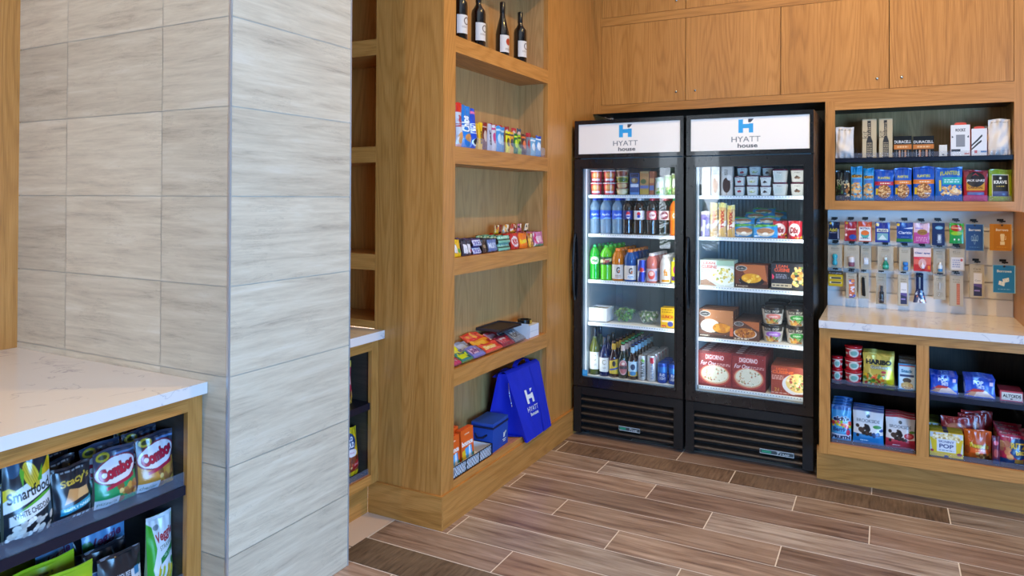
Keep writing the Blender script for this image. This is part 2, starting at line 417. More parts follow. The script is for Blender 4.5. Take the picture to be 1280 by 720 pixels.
# ------------------------------------------------------------------ painting canvases (printed artwork as colour per vertex)
_tri = {}
def text_tris(s, bold=0.0):
    k = (s, bold)
    if k in _tri: return _tri[k]
    cu = bpy.data.curves.new('t', 'FONT'); cu.body = s; cu.resolution_u = 3; cu.offset = bold; cu.fill_mode = 'FRONT'
    ob = bpy.data.objects.new('t', cu)
    me = bpy.data.meshes.new_from_object(ob)
    me.calc_loop_triangles()
    v = np.array([p.co[:2] for p in me.vertices]).reshape(-1, 2)
    t = np.array([list(q.vertices) for q in me.loop_triangles], dtype=int).reshape(-1, 3)
    bpy.data.objects.remove(ob); bpy.data.meshes.remove(me); bpy.data.curves.remove(cu)
    if len(v):
        v = v - v.min(0); v = v / max(v[:, 1].max(), 1e-6)
    _tri[k] = (v, t)
    return _tri[k]
class Cv:
    """artwork canvas w x h metres, coordinates as fractions, y up"""
    def __init__(self, w, h, col, g=0.0028, ss=2):
        self.w, self.h = w, h
        self.nx = max(int(w / g) + 1, 4); self.ny = max(int(h / g) + 1, 4); self.ss = ss
        self.W, self.H = self.nx * ss, self.ny * ss
        self.a = np.tile(hx(col), (self.H, self.W, 1)).astype(float)
        self.X, self.Y = np.meshgrid((np.arange(self.W) + 0.5) / self.W, (np.arange(self.H) + 0.5) / self.H)
    def rect(self, x0, y0, x1, y1, c):
        self.a[(self.X >= x0) & (self.X <= x1) & (self.Y >= y0) & (self.Y <= y1)] = hx(c); return self
    def ell(self, cx, cy, rx, ry, c, rot=0.0):
        dx, dy = (self.X - cx) * self.w, (self.Y - cy) * self.h
        co, si = math.cos(rot), math.sin(rot)
        u, v = dx * co + dy * si, -dx * si + dy * co
        self.a[(u / (rx * self.w)) ** 2 + (v / (ry * self.h)) ** 2 <= 1] = hx(c); return self
    def poly(self, pts, c):
        p = np.array(pts, float); ins = np.zeros(self.X.shape, bool); n = len(p)
        for i in range(n):
            x0, y0 = p[i]; x1, y1 = p[(i + 1) % n]
            if y0 == y1: continue
            ins ^= ((self.Y >= min(y0, y1)) & (self.Y < max(y0, y1)) & (self.X < (x1 - x0) * (self.Y - y0) / (y1 - y0) + x0))
        self.a[ins] = hx(c); return self
    def text(self, s, cx, cy, hh, c, w=None, rot=0.0, shear=0.0, bold=0.0, out=None, ow=0.0, arc=0.0):
        """centred; hh letter height and w overall width as fractions of the canvas"""
        v, t = text_tris(s, bold)
        if not len(t): return self
        v = v.copy()
        v[:, 0] += shear * v[:, 1]
        wid = v[:, 0].max(); H = hh * self.h
        W = (w * self.w) if w else wid * H
        v = (v - [wid / 2, 0.5]) * [W / wid, H]
        if arc: v[:, 1] -= arc * self.h * (v[:, 0] / (W / 2)) ** 2
        co, si = math.cos(rot), math.sin(rot)
        v = np.stack([v[:, 0] * co - v[:, 1] * si, v[:, 0] * si + v[:, 1] * co], 1)
        px = (v / [self.w, self.h] + [cx, cy]) * [self.W, self.H] - 0.5
        m = np.zeros((self.H, self.W), bool)
        for q in t:
            A, B, D = px[q]
            x0 = max(int(math.floor(min(A[0], B[0], D[0]))), 0); x1 = min(int(math.ceil(max(A[0], B[0], D[0]))) + 1, self.W)
            y0 = max(int(math.floor(min(A[1], B[1], D[1]))), 0); y1 = min(int(math.ceil(max(A[1], B[1], D[1]))) + 1, self.H)
            if x0 >= x1 or y0 >= y1: continue
            gx, gy = np.meshgrid(np.arange(x0, x1), np.arange(y0, y1))
            def e(P, Q): return (Q[0] - P[0]) * (gy - P[1]) - (Q[1] - P[1]) * (gx - P[0])
            a, b, d = e(A, B), e(B, D), e(D, A)
            m[y0:y1, x0:x1] |= ((a >= 0) & (b >= 0) & (d >= 0)) | ((a <= 0) & (b <= 0) & (d <= 0))
        if out is not None:
            k = max(1, int(ow * self.H)); o = m.copy()
            for dx in range(-k, k + 1):
                for dy in range(-k, k + 1): o |= np.roll(np.roll(m, dx, 1), dy, 0)
            self.a[o] = hx(out)
        self.a[m] = hx(c); return self
    def blobs(self, x0, y0, x1, y1, cols, n, r, seed=1, inside=None, flat=0.7):
        """scattered food pieces"""
        R = random.Random(seed)
        for _ in range(n):
            x, y = R.uniform(x0, x1), R.uniform(y0, y1)
            if inside and ((x - inside[0]) / inside[2]) ** 2 + ((y - inside[1]) / inside[3]) ** 2 > 1: continue
            q = R.uniform(0.6, 1.3) * r
            self.ell(x, y, q, q * self.w / self.h * R.uniform(flat, 1.1), R.choice(cols), R.uniform(0, 3))
        return self
    def lines(self, x0, y0, x1, y1, n, c, fill=0.55, seed=3):
        """rows of small print"""
        R = random.Random(seed); dy = (y1 - y0) / n
        for i in range(n):
            y = y1 - dy * (i + 0.5); x = x0
            while x < x1:
                L_ = R.uniform(0.05, 0.14) * (x1 - x0) * 2
                self.rect(x, y - dy * fill / 2, min(x + L_, x1), y + dy * fill / 2, c); x += L_ + 0.03 * (x1 - x0) * 2
        return self
    def out(self):
        return self.a.reshape(self.ny, self.ss, self.nx, self.ss, 3).mean((1, 3))

# ------------------------------------------------------------------ product shapes; front faces local -Y, base at z = 0
def m_box(cv, d, side='ccc', top=None, topcv=None, sidecv=None, mt=None, name='box'):
    w, h = cv.w, cv.h; C = cv.out(); b = MB()
    X, Z = np.meshgrid(np.linspace(-w / 2, w / 2, cv.nx), np.linspace(0, h, cv.ny))
    b.grid(np.stack([X, np.zeros_like(X), Z], 2), C, smooth=False)
    q = [(-w / 2, 0, 0), (w / 2, 0, 0), (w / 2, d, 0), (-w / 2, d, 0), (-w / 2, 0, h), (w / 2, 0, h), (w / 2, d, h), (-w / 2, d, h)]
    if sidecv is not None:
        Y, Z = np.meshgrid(np.linspace(0, d, sidecv.nx), np.linspace(0, h, sidecv.ny))
        b.grid(np.stack([np.full_like(Y, w / 2), Y, Z], 2), sidecv.out(), smooth=False)
    else: b.add([q[1], q[2], q[6], q[5]], [(0, 1, 2, 3)], side)
    b.add([q[3], q[0], q[4], q[7]], [(0, 1, 2, 3)], side)
    b.add([q[2], q[3], q[7], q[6]], [(0, 1, 2, 3)], side); b.add([q[3], q[2], q[1], q[0]], [(0, 1, 2, 3)], side)
    if topcv is not None:
        X, Y = np.meshgrid(np.linspace(-w / 2, w / 2, topcv.nx), np.linspace(0, d, topcv.ny))
        b.grid(np.stack([X, Y, np.full_like(X, h)], 2), topcv.out(), smooth=False)
    else: b.add([q[4], q[5], q[6], q[7]], [(0, 1, 2, 3)], top if top is not None else side)
    return b.mesh(name, mt or MATTE)
def m_pouch(cv, d, back=None, mt=None, seed=1, name='pouch', fold=0.5, crimp=0.05, gusset=0.25, lean=0.0, toplean=0.0, bot=0.35):
    """filled bag: bulging front and back, sealed top, fuller base"""
    w, h = cv.w, cv.h; C = cv.out(); R = random.Random(seed)
    S, T = np.meshgrid(np.linspace(-1, 1, cv.nx), np.linspace(0, 1, cv.ny))
    prof = np.clip((1 - T) / 0.75, 0, 1) ** 0.7 * (bot + (1 - bot) * np.clip(T / 0.22, 0, 1) ** 0.6)
    prof = np.where(T > 1 - crimp, 0.02, prof)
    edge = gusset * np.clip((1 - T) / 0.8, 0, 1) + (1 - gusset) * (1 - np.abs(S) ** 2.6)
    B = d / 2 * prof * edge
    wr = np.zeros_like(S)
    for _ in range(7):
        a, k, ph, dr = R.uniform(0, 3.14), R.uniform(4, 11), R.uniform(0, 6), R.uniform(0.3, 1)
        wr += dr * np.sin(k * (S * math.cos(a) + (T * 2) * math.sin(a)) + ph)
    fan = np.sin(S * R.uniform(9, 14) + R.uniform(0, 6)) * np.exp(-((1 - T) / 0.22) ** 2) + np.sin(S * R.uniform(8, 13)) * np.exp(-(T / 0.12) ** 2)
    B2 = B + d * 0.018 * fold * wr * np.clip((1 - np.abs(S)) * 5, 0, 1) + d * 0.06 * fold * fan * (T < 1 - crimp)
    x = S * w / 2 * (1 - 0.035 * np.sin(math.pi * np.clip(T, 0, 1)) + 0.012 * np.sin(6 * T + R.uniform(0, 6)))
    z = T * h * (1 + 0.0 * S) + h * 0.014 * np.sin(S * 3 + R.uniform(0, 6)) * T ** 6
    yo = toplean * h * T ** 2 + 0.004 * np.sin(S * 4 + seed) * T ** 4
    b = MB()
    b.grid(np.stack([x, -B2 + yo, z], 2), C)
    bc = hx(back) if back is not None else C.reshape(-1, 3).mean(0)
    k = max(cv.nx // 5, 2); kk = max(cv.ny // 5, 2)
    ii = np.unique(np.append(np.arange(0, cv.ny, kk), cv.ny - 1)); jj = np.unique(np.append(np.arange(0, cv.nx, k), cv.nx - 1))
    P = np.stack([x, B + yo + 0.0005, z], 2)[np.ix_(ii, jj)]
    b.grid(P, np.tile(bc, (len(ii), len(jj), 1)), flip=True)
    # side gussets and base
    for e in (0, -1):
        f_ = np.stack([x[ii, e], (-B2 + yo)[ii, e], z[ii, e]], 1); g_ = np.stack([x[ii, e], (B + yo + 0.0005)[ii, e], z[ii, e]], 1)
        b.grid(np.stack([f_, g_], 1), np.tile(bc, (len(ii), 2, 1)), flip=(e == 0))
    f_ = np.stack([x[0, jj], (-B2 + yo)[0, jj], z[0, jj]], 1); g_ = np.stack([x[0, jj], (B + yo)[0, jj] + 0.0005, z[0, jj]], 1)
    b.grid(np.stack([f_, g_], 0), np.tile(bc, (2, len(jj), 1)), flip=True)
    me = b.mesh(name, mt or GLOSS)
    return me
def m_band(cv, r, z0, span=3.3, r1=None, name='label', mt=None, turn=0.0):
    """label wrapped round a bottle; cv.w spans the angle"""
    C = cv.out(); T, Z = np.meshgrid(np.linspace(-span / 2, span / 2, cv.nx), np.linspace(0, 1, cv.ny))
    T = T + turn
    rr = r + ((r1 if r1 is not None else r) - r) * Z
    b = MB(); b.grid(np.stack([rr * np.sin(T), -rr * np.cos(T), z0 + Z * cv.h], 2), C)
    return b.mesh(name, mt or MATTE)
def inst(name, me, loc, rz=0.0, label=None, cat=None, group=None, rx=0.0, parent=None, ry=0.0):
    o = bpy.data.objects.new(name, me); COL.objects.link(o)
    o.location = loc; o.rotation_euler = (rx, ry, rz)
    if parent is not None: o.parent = parent
    return tag(o, label, cat, group)
QR = math.pi / 2
FACE = lambda p: (p[0], p[1], p[2])

# ------------------------------------------------------------------ room shell
REARP = plain('taupe_wall_paint', '6a6258', 0.8)
X_R = 5.0      # right-hand wall
Y_B = -7.0     # wall behind the camera
b = MB(); b.box(-4.1, 5.1, -7.1, 2.6, -0.06, -0.0012, 'fff', 0)
fl = struct(b.build('floor', [GROUT]))
# wood-look planks 1.007 x 0.1965, laid parallel to the back wall, staggered in thirds
b = MB()
R = random.Random(11)
P0, PL, PW, G = 1.36, 1.007, 0.1965, 0.0027
offs = [0.715, 0.041, 0.378]
tints = ['f0e4dc', 'ffffff', 'e4d4c8', 'f6e8dc', 'd8c8c0', 'fff4e8', 'ebe0dc']
for k in range(-4, 43):
    y1 = P0 + PW - k * PW; y0 = y1 - PW
    o = offs[k % 3]
    for j in range(-3, 6):
        x0 = o + j * PL; x1 = x0 + PL
        if x1 < -1.5 or x0 > 5: continue
        x0 = max(x0, -1.5); x1 = min(x1, 5.0)
        if y1 > 2.6: continue
        if -0.25 < y0 < -0.02 and x0 < -0.24: x0 = -0.246
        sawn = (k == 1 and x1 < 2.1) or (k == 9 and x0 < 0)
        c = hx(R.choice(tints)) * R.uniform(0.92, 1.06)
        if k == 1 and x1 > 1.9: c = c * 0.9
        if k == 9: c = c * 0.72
        gx, gy = R.random() * 20, R.random() * 20
        if x1 <= x0 + 0.01: continue
        v = [(x0 + G, y0 + G, 0), (x1 - G, y0 + G, 0), (x1 - G, y1 - G, 0), (x0 + G, y1 - G, 0)]
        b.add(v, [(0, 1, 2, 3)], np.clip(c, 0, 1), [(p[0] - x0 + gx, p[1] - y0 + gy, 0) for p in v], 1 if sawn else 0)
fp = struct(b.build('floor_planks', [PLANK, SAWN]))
# paler tile strip in front of the low cabinet between pillar and shelving
b = MB()
for i, (ya, yb) in enumerate(((-0.31, -0.014), (-0.62, -0.315))):
    v = [(-0.41, ya, 0.0015), (-0.25, ya, 0.0015), (-0.25, yb, 0.0015), (-0.41, yb, 0.0015)]
    b.add(v, [(0, 1, 2, 3)], hx('fff'), [(p[0] + 3 * i, p[1], 0) for p in v])
PALE = plain('pale_floor_tile', 'd9c3b4', 0.4)
struct(b.build('floor_pale_strip', PALE))
b = MB(); b.box(-4.1, 5.1, -7.1, 2.6, 4.1, 4.2, 'fff'); struct(b.build('ceiling', CEILP))
# back wall behind coolers and cabinets, side walls, rear wall with its window
b = MB(); b.box(-0.02, 5.1, 2.32, 2.42, 0, 4.1); struct(b.build('wall_back', WALLP))
b = MB()
b.box(X_R, X_R + 0.1, -7.1, -4.95, 0, 4.1); b.box(X_R, X_R + 0.1, -0.25, 2.42, 0, 4.1)
b.box(X_R, X_R + 0.1, -4.95, -0.25, 0, 0.3); b.box(X_R, X_R + 0.1, -4.95, -0.25, 2.6, 4.1)
struct(b.build('wall_right', WALLP))
b = MB(); b.box(X_R + 0.03, X_R + 0.05, -4.95, -0.25, 0.3, 2.6); struct(b.build('window_1_blocker', WHITE))  # opaque white panel added in the opening to keep sky light out
b = MB(); b.box(-1.6, -1.43, -3.2, 2.42, 0, 4.1); b.box(-4.1, -1.6, -3.2, -3.1, 0, 4.1); b.box(-4.1, -4.0, -7.1, -3.2, 0, 4.1); struct(b.build('wall_left', WALLP))
b = MB()
b.box(-4.1, -2.04, -7.1, Y_B, 0, 4.1); b.box(-1.56, -1.26, -7.1, Y_B, 0, 4.1); b.box(-0.82, 5.1, -7.1, Y_B, 0, 4.1)
b.box(-2.04, -1.56, -7.1, Y_B, 0, 0.6); b.box(-2.04, -1.56, -7.1, Y_B, 2.8, 4.1); b.box(-1.26, -0.82, -7.1, Y_B, 0, 0.6); b.box(-1.26, -0.82, -7.1, Y_B, 2.8, 4.1)
struct(b.build('wall_rear', REARP))
b = MB(); b.box(-2.04, -1.56, -7.06, -7.05, 0.6, 2.8); struct(b.build('window_2', WGLASS))
b = MB(); b.box(-1.26, -0.82, -7.06, -7.05, 0.6, 2.8); struct(b.build('window_3', WGLASS))
for i, (x, h_, r_) in enumerate(((-1.16, 2.3, 0.5), (-1.9, 1.7, 0.7), (-0.4, 2.0, 0.6), (-2.8, 2.2, 0.7))):
    t = thing('conifer_tree', ('slim dark conifer outside the rear window, tallest one', 'low broad conifer outside the rear window', 'conifer outside the rear window nearest the room corner', 'conifer outside the rear window furthest left')[i], 'tree', (x, -9.5 - 0.6 * i, 0))
    R = random.Random(i); b = MB(); b.lathe([(0.07, -0.05), (0.05, h_ * 0.4)], 8, '4a3826', cx=x, cy=-9.5 - 0.6 * i); b.build('trunk', MATTE, t)
    b = MB()
    for k in range(240):
        f = R.random() ** 0.7; zz = 0.25 + (h_ - 0.25) * f; rr = r_ * (1 - f) + 0.04; an = R.uniform(0, 6.28)
        p = Vector((x + rr * math.cos(an), -9.5 - 0.6 * i + rr * math.sin(an), zz)); q = Vector((x, -9.5 - 0.6 * i, zz + 0.14)); s_ = Vector((-math.sin(an), math.cos(an), 0)) * 0.07
        b.add([q + s_, q - s_, p - s_ * 0.4 - Vector((0, 0, 0.06)), p + s_ * 0.4 - Vector((0, 0, 0.06))], [(0, 1, 2, 3)], R.choice(['2c4a2c', '3a5c34', '4c6c40']))
    b.build('foliage', MATTE, t)['kind'] = 'stuff'
# wood wall panel above the left counter, at the pillar's far side
b = MB(); b.box(-1.43, -1.418, -3.2, -1.02, 0.0, 4.1, ax=2); struct(b.build('wall_left_wood_panel', OAK))
# wood panelling between shelving and coolers
b = MB(); b.box(-0.06, -0.008, 1.166, 1.878, 0.154, 4.1, ax=2); b.box(-0.06,-0.031,1.878,2.32,0,4.1,ax=2); b.box(-0.031,-0.008,1.878,2.32,0,2.08,ax=2); struct(b.build('wall_left_panelling', OAK))

# ------------------------------------------------------------------ tiled pillar
CX0, CX1, CY0, CY1 = -1.419, -0.163, -1.043, -0.437
pil = thing('tiled_pillar', 'square floor to ceiling pillar clad in large beige travertine tiles', 'pillar', ((CX0 + CX1) / 2, (CY0 + CY1) / 2, 0))
b = MB(); b.box(CX0 + 0.004, CX1 - 0.004, CY0 + 0.004, CY1, 0, 4.1)
b.build('pillar_core', GROUTT, pil)
b = MB(); R = random.Random(5); g = 0.0011
TJ = 2.1134
zs = [TJ - 0.3033 * i for i in range(-7, 8)]
zs = sorted(z for z in zs if -0.31 < z < 4.1)
for i, z in enumerate(zs):
    z0, z1 = max(z, 0), min(z + 0.3033, 4.1)
    for x0, x1 in ((CX0, -1.083), (-1.083, -0.5095), (-0.5095, CX1 - 0.006)):
        o = np.array([R.random() * 9, R.random() * 9, R.random() * 9]); c = np.ones(3) * R.uniform(0.93, 1.0)
        v = [(x0 + g, CY0, z0 + g), (x1 - g, CY0, z0 + g), (x1 - g, CY0, z1 - g), (x0 + g, CY0, z1 - g)]
        b.add(v, [(0, 1, 2, 3)], c, [np.array(p) - (x0, CY0, z0) + o for p in v])
    o = np.array([R.random() * 9, R.random() * 9, R.random() * 9]); c = np.ones(3) * R.uniform(0.95, 1.0)
    v = [(CX1, CY0 + 0.006, z0 + g), (CX1, CY1 - 0.004, z0 + g), (CX1, CY1 - 0.004, z1 - g), (CX1, CY0 + 0.006, z1 - g)]
    b.add(v, [(0, 1, 2, 3)], c, [(p[1] + o[0], o[1], p[2] - z0 + o[2]) for p in v])
b.build('tile_cladding', TRAV, pil)
for nm, x, y in (('corner_trim', CX1, CY0), ('corner_trim', CX1, CY1)):
    b = MB(); b.box(x - 0.007, x + 0.0015, y - 0.0015 if y < -0.9 else y - 0.005, y + 0.007 if y < -0.9 else y + 0.0015, 0, 4.1)
    b.build(nm, TRIMM, pil)['label'] = 'slim satin metal corner trim'

# ------------------------------------------------------------------ tower shelving (opens to the right, side towards the camera)
OY0, OY1, SD = 0.103, 1.122, 0.205
TZ = [(2.189, 2.266), (1.666, 1.747), (1.143, 1.224), (0.624, 0.704)]
tw = thing('display_shelving', 'tall oak shelving tower with open shelves of wine and snacks beside the coolers', 'shelving', (-0.1, 0.6, 0))
b = MB(); b.box(-0.385, 0.0, -0.0, 0.012, 0.154, 4.1, ax=2); b.build('side_panel', OAK, tw)
b = MB(); b.box(-0.03, 0.0, 0.012, OY0, 0.154, 4.1, ax=2); b.build('stile', OAK, tw)
b = MB(); b.box(-0.03, 0.0, OY1, 1.166, 0.154, 4.1, ax=2); b.build('stile', OAK, tw)
b = MB(); b.box(-SD - 0.02, -SD + 0.008, 0.012, OY1 + 0.03, 0.154, 4.1, ax=2); b.build('back_panel', OAKR, tw)
b = MB(); b.box(-SD, -0.03, OY1, OY1 + 0.02, 0.154, 4.1, ax=2); b.build('inner_side_panel', OAKR, tw)
b = MB(); b.box(-SD, -0.03, OY0 - 0.02, OY0, 0.154, 4.1, ax=2); b.build('inner_side_panel', OAKR, tw)
for z0, z1 in TZ + [(2.73, 2.81), (3.3, 3.38)]:
    b = MB(); b.box(-SD + 0.008, -0.0001, OY0, OY1, z0, z1, ax=1); b.build('shelf', OAK, tw, bevel=0.0015)
b = MB(); b.box(-SD + 0.008, -0.0001, OY0, OY1, 0.154, 0.186, ax=1); b.build('bottom_shelf', OAK, tw, bevel=0.0015)
b = MB(); b.box(-0.409, 0.012, -0.012, 0.0, 0, 0.154, ax=0); b.box(0.0, 0.012, 0.0, 1.9, 0, 0.154, ax=1)
b.box(-0.03, 0.0, 0.0, 1.9, 0, 0.153, ax=1)
b.build('baseboard', OAK, tw, bevel=0.0015)

# shelving that faces the camera, seen in the gap beside the pillar
sh = thing('recessed_shelving', 'recessed dark oak open shelves above the low counter behind the pillar', 'shelving', (-0.8, 0.15, 0.9))
sx = -0.385
b = MB(); b.box(-1.4, sx - 0.001, 0.26, 0.28, 0.88, 4.1, ax=2); b.build('back_panel', OAK, sh)
b = MB(); b.box(sx, sx + 0.02, 0.0128, 0.28, 0.88, 4.1, ax=2); b.build('inner_side_panel', OAK, sh)
for z0, z1 in ((0.878, 0.914), (1.157, 1.233), (1.674, 1.750), (2.191, 2.268), (2.73, 2.81)):
    b = MB(); b.box(-1.4, sx - 0.0008, 0.0, 0.259, z0, z1, ax=0); b.build('shelf', OAK, sh, bevel=0.0015)

# ------------------------------------------------------------------ overhead cabinets
YU = 1.879
oc = thing('overhead_cabinet', 'bank of golden oak cabinet doors high above the two black coolers', 'cabinet', (1.22, 2.05, 2.09))
b = MB()
b.box(-0.03, 0.0508, YU, YU + 0.02, 2.0878, 3.75, ax=2)
b.box(2.3927, 2.47, YU, YU + 0.02, 1.4467, 3.75, ax=2)
b.box(0.0508, 2.3927, YU, YU + 0.02, 2.0878, 2.1435, ax=0)
b.box(0.0508, 2.3927, YU, YU + 0.02, 2.6843, 2.7407, ax=0)
b.box(0.0508, 2.3927, YU, YU + 0.02, 3.3, 3.75, ax=0)
b.build('face_frame', OAK, oc)
b = MB(); b.box(0, 2.47, YU + 0.02, 2.32, 2.0878, 2.10, ax=0); b.box(0, 2.47, YU + 0.03, 2.32, 2.1, 3.75, ax=0); b.build('carcass', DARKWOOD, oc)
dx = [0.0508, 0.6308, 1.2144, 1.8014, 2.3927]
for za, zb in ((2.1435, 2.6843), (2.7407, 3.3)):
    for i in range(4):
        b = MB(); b.box(dx[i] + 0.0022, dx[i + 1] - 0.0022, YU + 0.001, YU + 0.024, za + 0.0022, zb - 0.0022, ax=2)
        d = b.build('door', OAK, oc)
        hx_ = dx[i + 1] - 0.062 if i % 2 == 0 else dx[i] + 0.062
        b = MB(); b.lathe([(0.007, 0), (0.008, 0.003), (0.006, 0.006), (0.002, 0.007)], 12)
        for q in b.v: q[:] = np.stack([q[:, 0] + hx_, YU + 0.001 - q[:, 2], q[:, 1] + za + 0.062], 1)
        b.build('door_lock', STEEL, d)

# ------------------------------------------------------------------ open wall cubby with its snacks
cu = thing('open_wall_cabinet', 'open oak wall cabinet with two dark shelves of nuts and travel goods', 'cabinet', (1.95, 2.05, 1.45))
b = MB()
b.box(1.4653, 1.518, YU, YU + 0.02, 1.4467, 2.0878, ax=2)
b.box(1.518, 2.3927, YU, YU + 0.02, 2.0344, 2.0878, ax=0)
b.box(1.518, 2.3927, YU, YU + 0.02, 1.4467, 1.4995, ax=0)
b.build('face_frame', OAK, cu)
b = MB()
b.box(1.4653, 1.480, YU + 0.02, 2.2, 1.4467, 2.0878, ax=2); b.build('side_panel', CUBW, cu)
b = MB(); b.box(1.480, 1.5, YU + 0.02, 2.2, 1.4467, 2.0878, ax=2); b.build('side_panel', CUBW, cu)
b = MB(); b.box(2.3927, 2.41, YU + 0.02, 2.2, 1.4467, 2.0878, ax=2); b.build('side_panel', CUBW, cu)
b = MB(); b.box(1.48, 2.41, 2.16, 2.18, 1.4467, 2.0878, ax=2); b.build('back_panel', CUBW, cu)
b = MB(); b.box(1.5, 2.3927, YU + 0.02, 2.16, 1.475, 1.4995, ax=0); b.build('base_panel', CUBW, cu)
b = MB(); b.box(1.5, 2.3927, YU + 0.02, 2.16, 2.04, 2.0878, ax=0); b.build('top_panel', DARKWOOD, cu)
b = MB(); b.box(1.5, 2.3925, YU + 0.012, 2.16, 1.726, 1.7505, ax=0); b.build('shelf', NAVY, cu)

def tray(name, label, xs, y, z, h, d, dividers, group=None, rz=0.0):
    """clear acrylic shelf organiser: front lip, floor and dividers; xs = (x0, x1) along local x"""
    t = thing(name, label, 'organiser', ((xs[0] + xs[1]) / 2, y, z) if rz == 0 else (y, (xs[0] + xs[1]) / 2, z), group, rz)
    w = xs[1] - xs[0]; c = (xs[0] + xs[1]) / 2
    def part(nm, *a):
        b = MB(); b.box(*a); o = bpy.data.objects.new(nm, b.mesh(nm, ACRYL)); COL.objects.link(o); o.parent = t; return o
    part('front_lip', -w / 2, w / 2, 0, 0.002, 0.0005, h)
    for q in dividers:
        part('divider', q - c - 0.001, q - c + 0.001, 0.002, d, 0.0005, h * 2.1)
    return t
tray('acrylic_tray', 'clear acrylic divider tray along the upper shelf of the open wall cabinet', (1.522, 2.388), 1.905, 1.7515, 0.028, 0.2, [1.63, 1.66, 1.795, 1.86, 1.955, 2.02, 2.075, 2.1, 2.19, 2.26])
tray('acrylic_tray', 'clear acrylic divider tray in front of the nut bags in the open wall cabinet', (1.522, 2.388), 1.905, 1.5002, 0.03, 0.2, [1.59, 1.65, 1.71, 1.81, 1.905, 2.0, 2.14, 2.255, 2.27])

# ------------------------------------------------------------------ slatwall with hooks
YS = 1.935
sw = thing('slatwall_panel', 'white horizontal slat panel hung with travel toiletries above the right counter', 'display panel', (1.93, YS, 0.88))
b = MB()
zz = [0.8755, 0.967, 1.056, 1.148, 1.243, 1.336, 1.4467]
for i in range(6):
    b.box(1.476, 2.395, YS, YS + 0.014, zz[i] + (0.0035 if i else 0), zz[i + 1] - 0.0035)
b.box(1.476, 2.395, YS + 0.010, YS + 0.03, 0.8755, 1.4467)
b.build('slats', SLAT, sw)
b = MB(); b.box(2.398, 2.42, 1.36, 1.965, 0.8755, 1.4467, ax=2); struct(b.build('wall_right_end_panel', OAK))

# ------------------------------------------------------------------ base cabinets and counters
def base_cabinet_back():
    YF = 1.339
    c = thing('base_cabinet', 'oak base cabinet with two open bays of sweets under the right counter', 'cabinet', (1.95, 1.6, 0))
    b = MB()
    b.box(1.4766, 1.529, YF, YF + 0.02, 0.179, 0.8366, ax=2); b.box(1.921, 1.975, YF, YF + 0.02, 0.2385, 0.787, ax=2); b.box(2.40, 2.46, YF, YF + 0.02, 0.179, 0.8366, ax=2)
    b.box(1.529, 2.40, YF, YF + 0.02, 0.787, 0.8366, ax=0); b.box(1.529, 2.40, YF, YF + 0.02, 0.179, 0.2385, ax=0)
    b.build('face_frame', OAK, c)
    b = MB(); b.box(1.456, 2.46, 1.4704 - 0.012, 1.4704 + 0.004, 0, 0.179, ax=0); b.build('toe_kick', OAK, c)
    for x0, x1 in ((1.4766, 1.50), (1.938, 1.958), (2.44, 2.46)):
        b = MB(); b.box(x0, x1, YF + 0.02, 1.93, 0.179, 0.8366, ax=2); b.build('side_panel', DARKWOOD, c)
    b = MB(); b.box(1.5, 2.44, 1.90, 1.92, 0.179, 0.8366, ax=2); b.build('back_panel', DARKWOOD, c)
    b = MB(); b.box(1.5, 2.44, YF + 0.02, 1.90, 0.215, 0.2380, ax=0); b.build('bottom_panel', DARKWOOD, c)
    for x0, x1 in ((1.5, 1.938), (1.958, 2.44)):
        b = MB(); b.box(x0, x1, YF + 0.012, 1.88, 0.521, 0.546, ax=0); b.build('shelf', NAVY, c)
base_cabinet_back()
b = MB(); b.box(1.4757, 2.47, 1.3187, YS, 0.8366, 0.8753)
tag(b.build('countertop', QUARTZ, bevel=0.0025, org=(1.97, 1.62, 0.8366)), 'white quartz countertop below the hanging toiletries', 'countertop')

def cabinet_px(label, xf, y0, y1, st0, st1, zb, nm='base_cabinet'):
    """cabinet whose front faces +x at xf, spanning y0..y1, stiles st0 (near end) st1 (far end)"""
    c = thing(nm, label, 'cabinet', (xf - 0.3, (y0 + y1) / 2, 0))
    b = MB()
    b.box(xf - 0.02, xf, y1 - st1, y1, 0.156, 0.8366, ax=2); b.box(xf - 0.02, xf, y0, y0 + st0, 0.156, 0.8366, ax=2)
    b.box(xf - 0.02, xf, y0 + st0, y1 - st1, 0.7845, 0.8366, ax=1); b.box(xf - 0.02, xf, y0 + st0, y1 - st1, 0.156, zb, ax=1)
    b.build('face_frame', OAK, c)
    b = MB(); b.box(xf - 0.065, xf - 0.05, y0, y1 - (0.0115 if xf < -0.3 else 0), 0, 0.1555, ax=1); b.build('toe_kick', OAK, c)
    iy0, iy1 = y0 + st0 - 0.012, y1 - st1 + 0.012
    b = MB(); b.box(xf - 0.58, xf - 0.02, iy1, iy1 + 0.015, 0.156, 0.8366, ax=0); b.build('side_panel', OAKR if False else DARKWOOD, c)
    b = MB(); b.box(xf - 0.58, xf - 0.02, iy0 - 0.015, iy0, 0.156, 0.8366, ax=0); b.build('side_panel', DARKWOOD, c)
    b = MB(); b.box(xf - 0.6, xf - 0.58, y0, y1, 0.156, 0.8366, ax=1); b.build('back_panel', DARKWOOD, c)
    b = MB(); b.box(xf - 0.58, xf - 0.02, iy0, iy1, zb - 0.02, zb - 0.001, ax=1); b.build('bottom_panel', DARKWOOD, c)
    b = MB(); b.box(xf - 0.56, xf - 0.008, iy0, iy1, 0.507, 0.538, ax=1); b.build('shelf', NAVY, c)
    return c
cabinet_px('oak base cabinet of chip bags in front of the tiled pillar, bottom left', -0.283, -2.6, -1.047, 0.07, 0.056, 0.2)
b = MB(); b.box(-1.416, -0.2601, -2.65, -1.0445, 0.8366, 0.8753)
tag(b.build('countertop', QUARTZ, bevel=0.0025, org=(-0.84, -1.85, 0.8366)), 'large white quartz countertop in front of the tiled pillar', 'countertop')
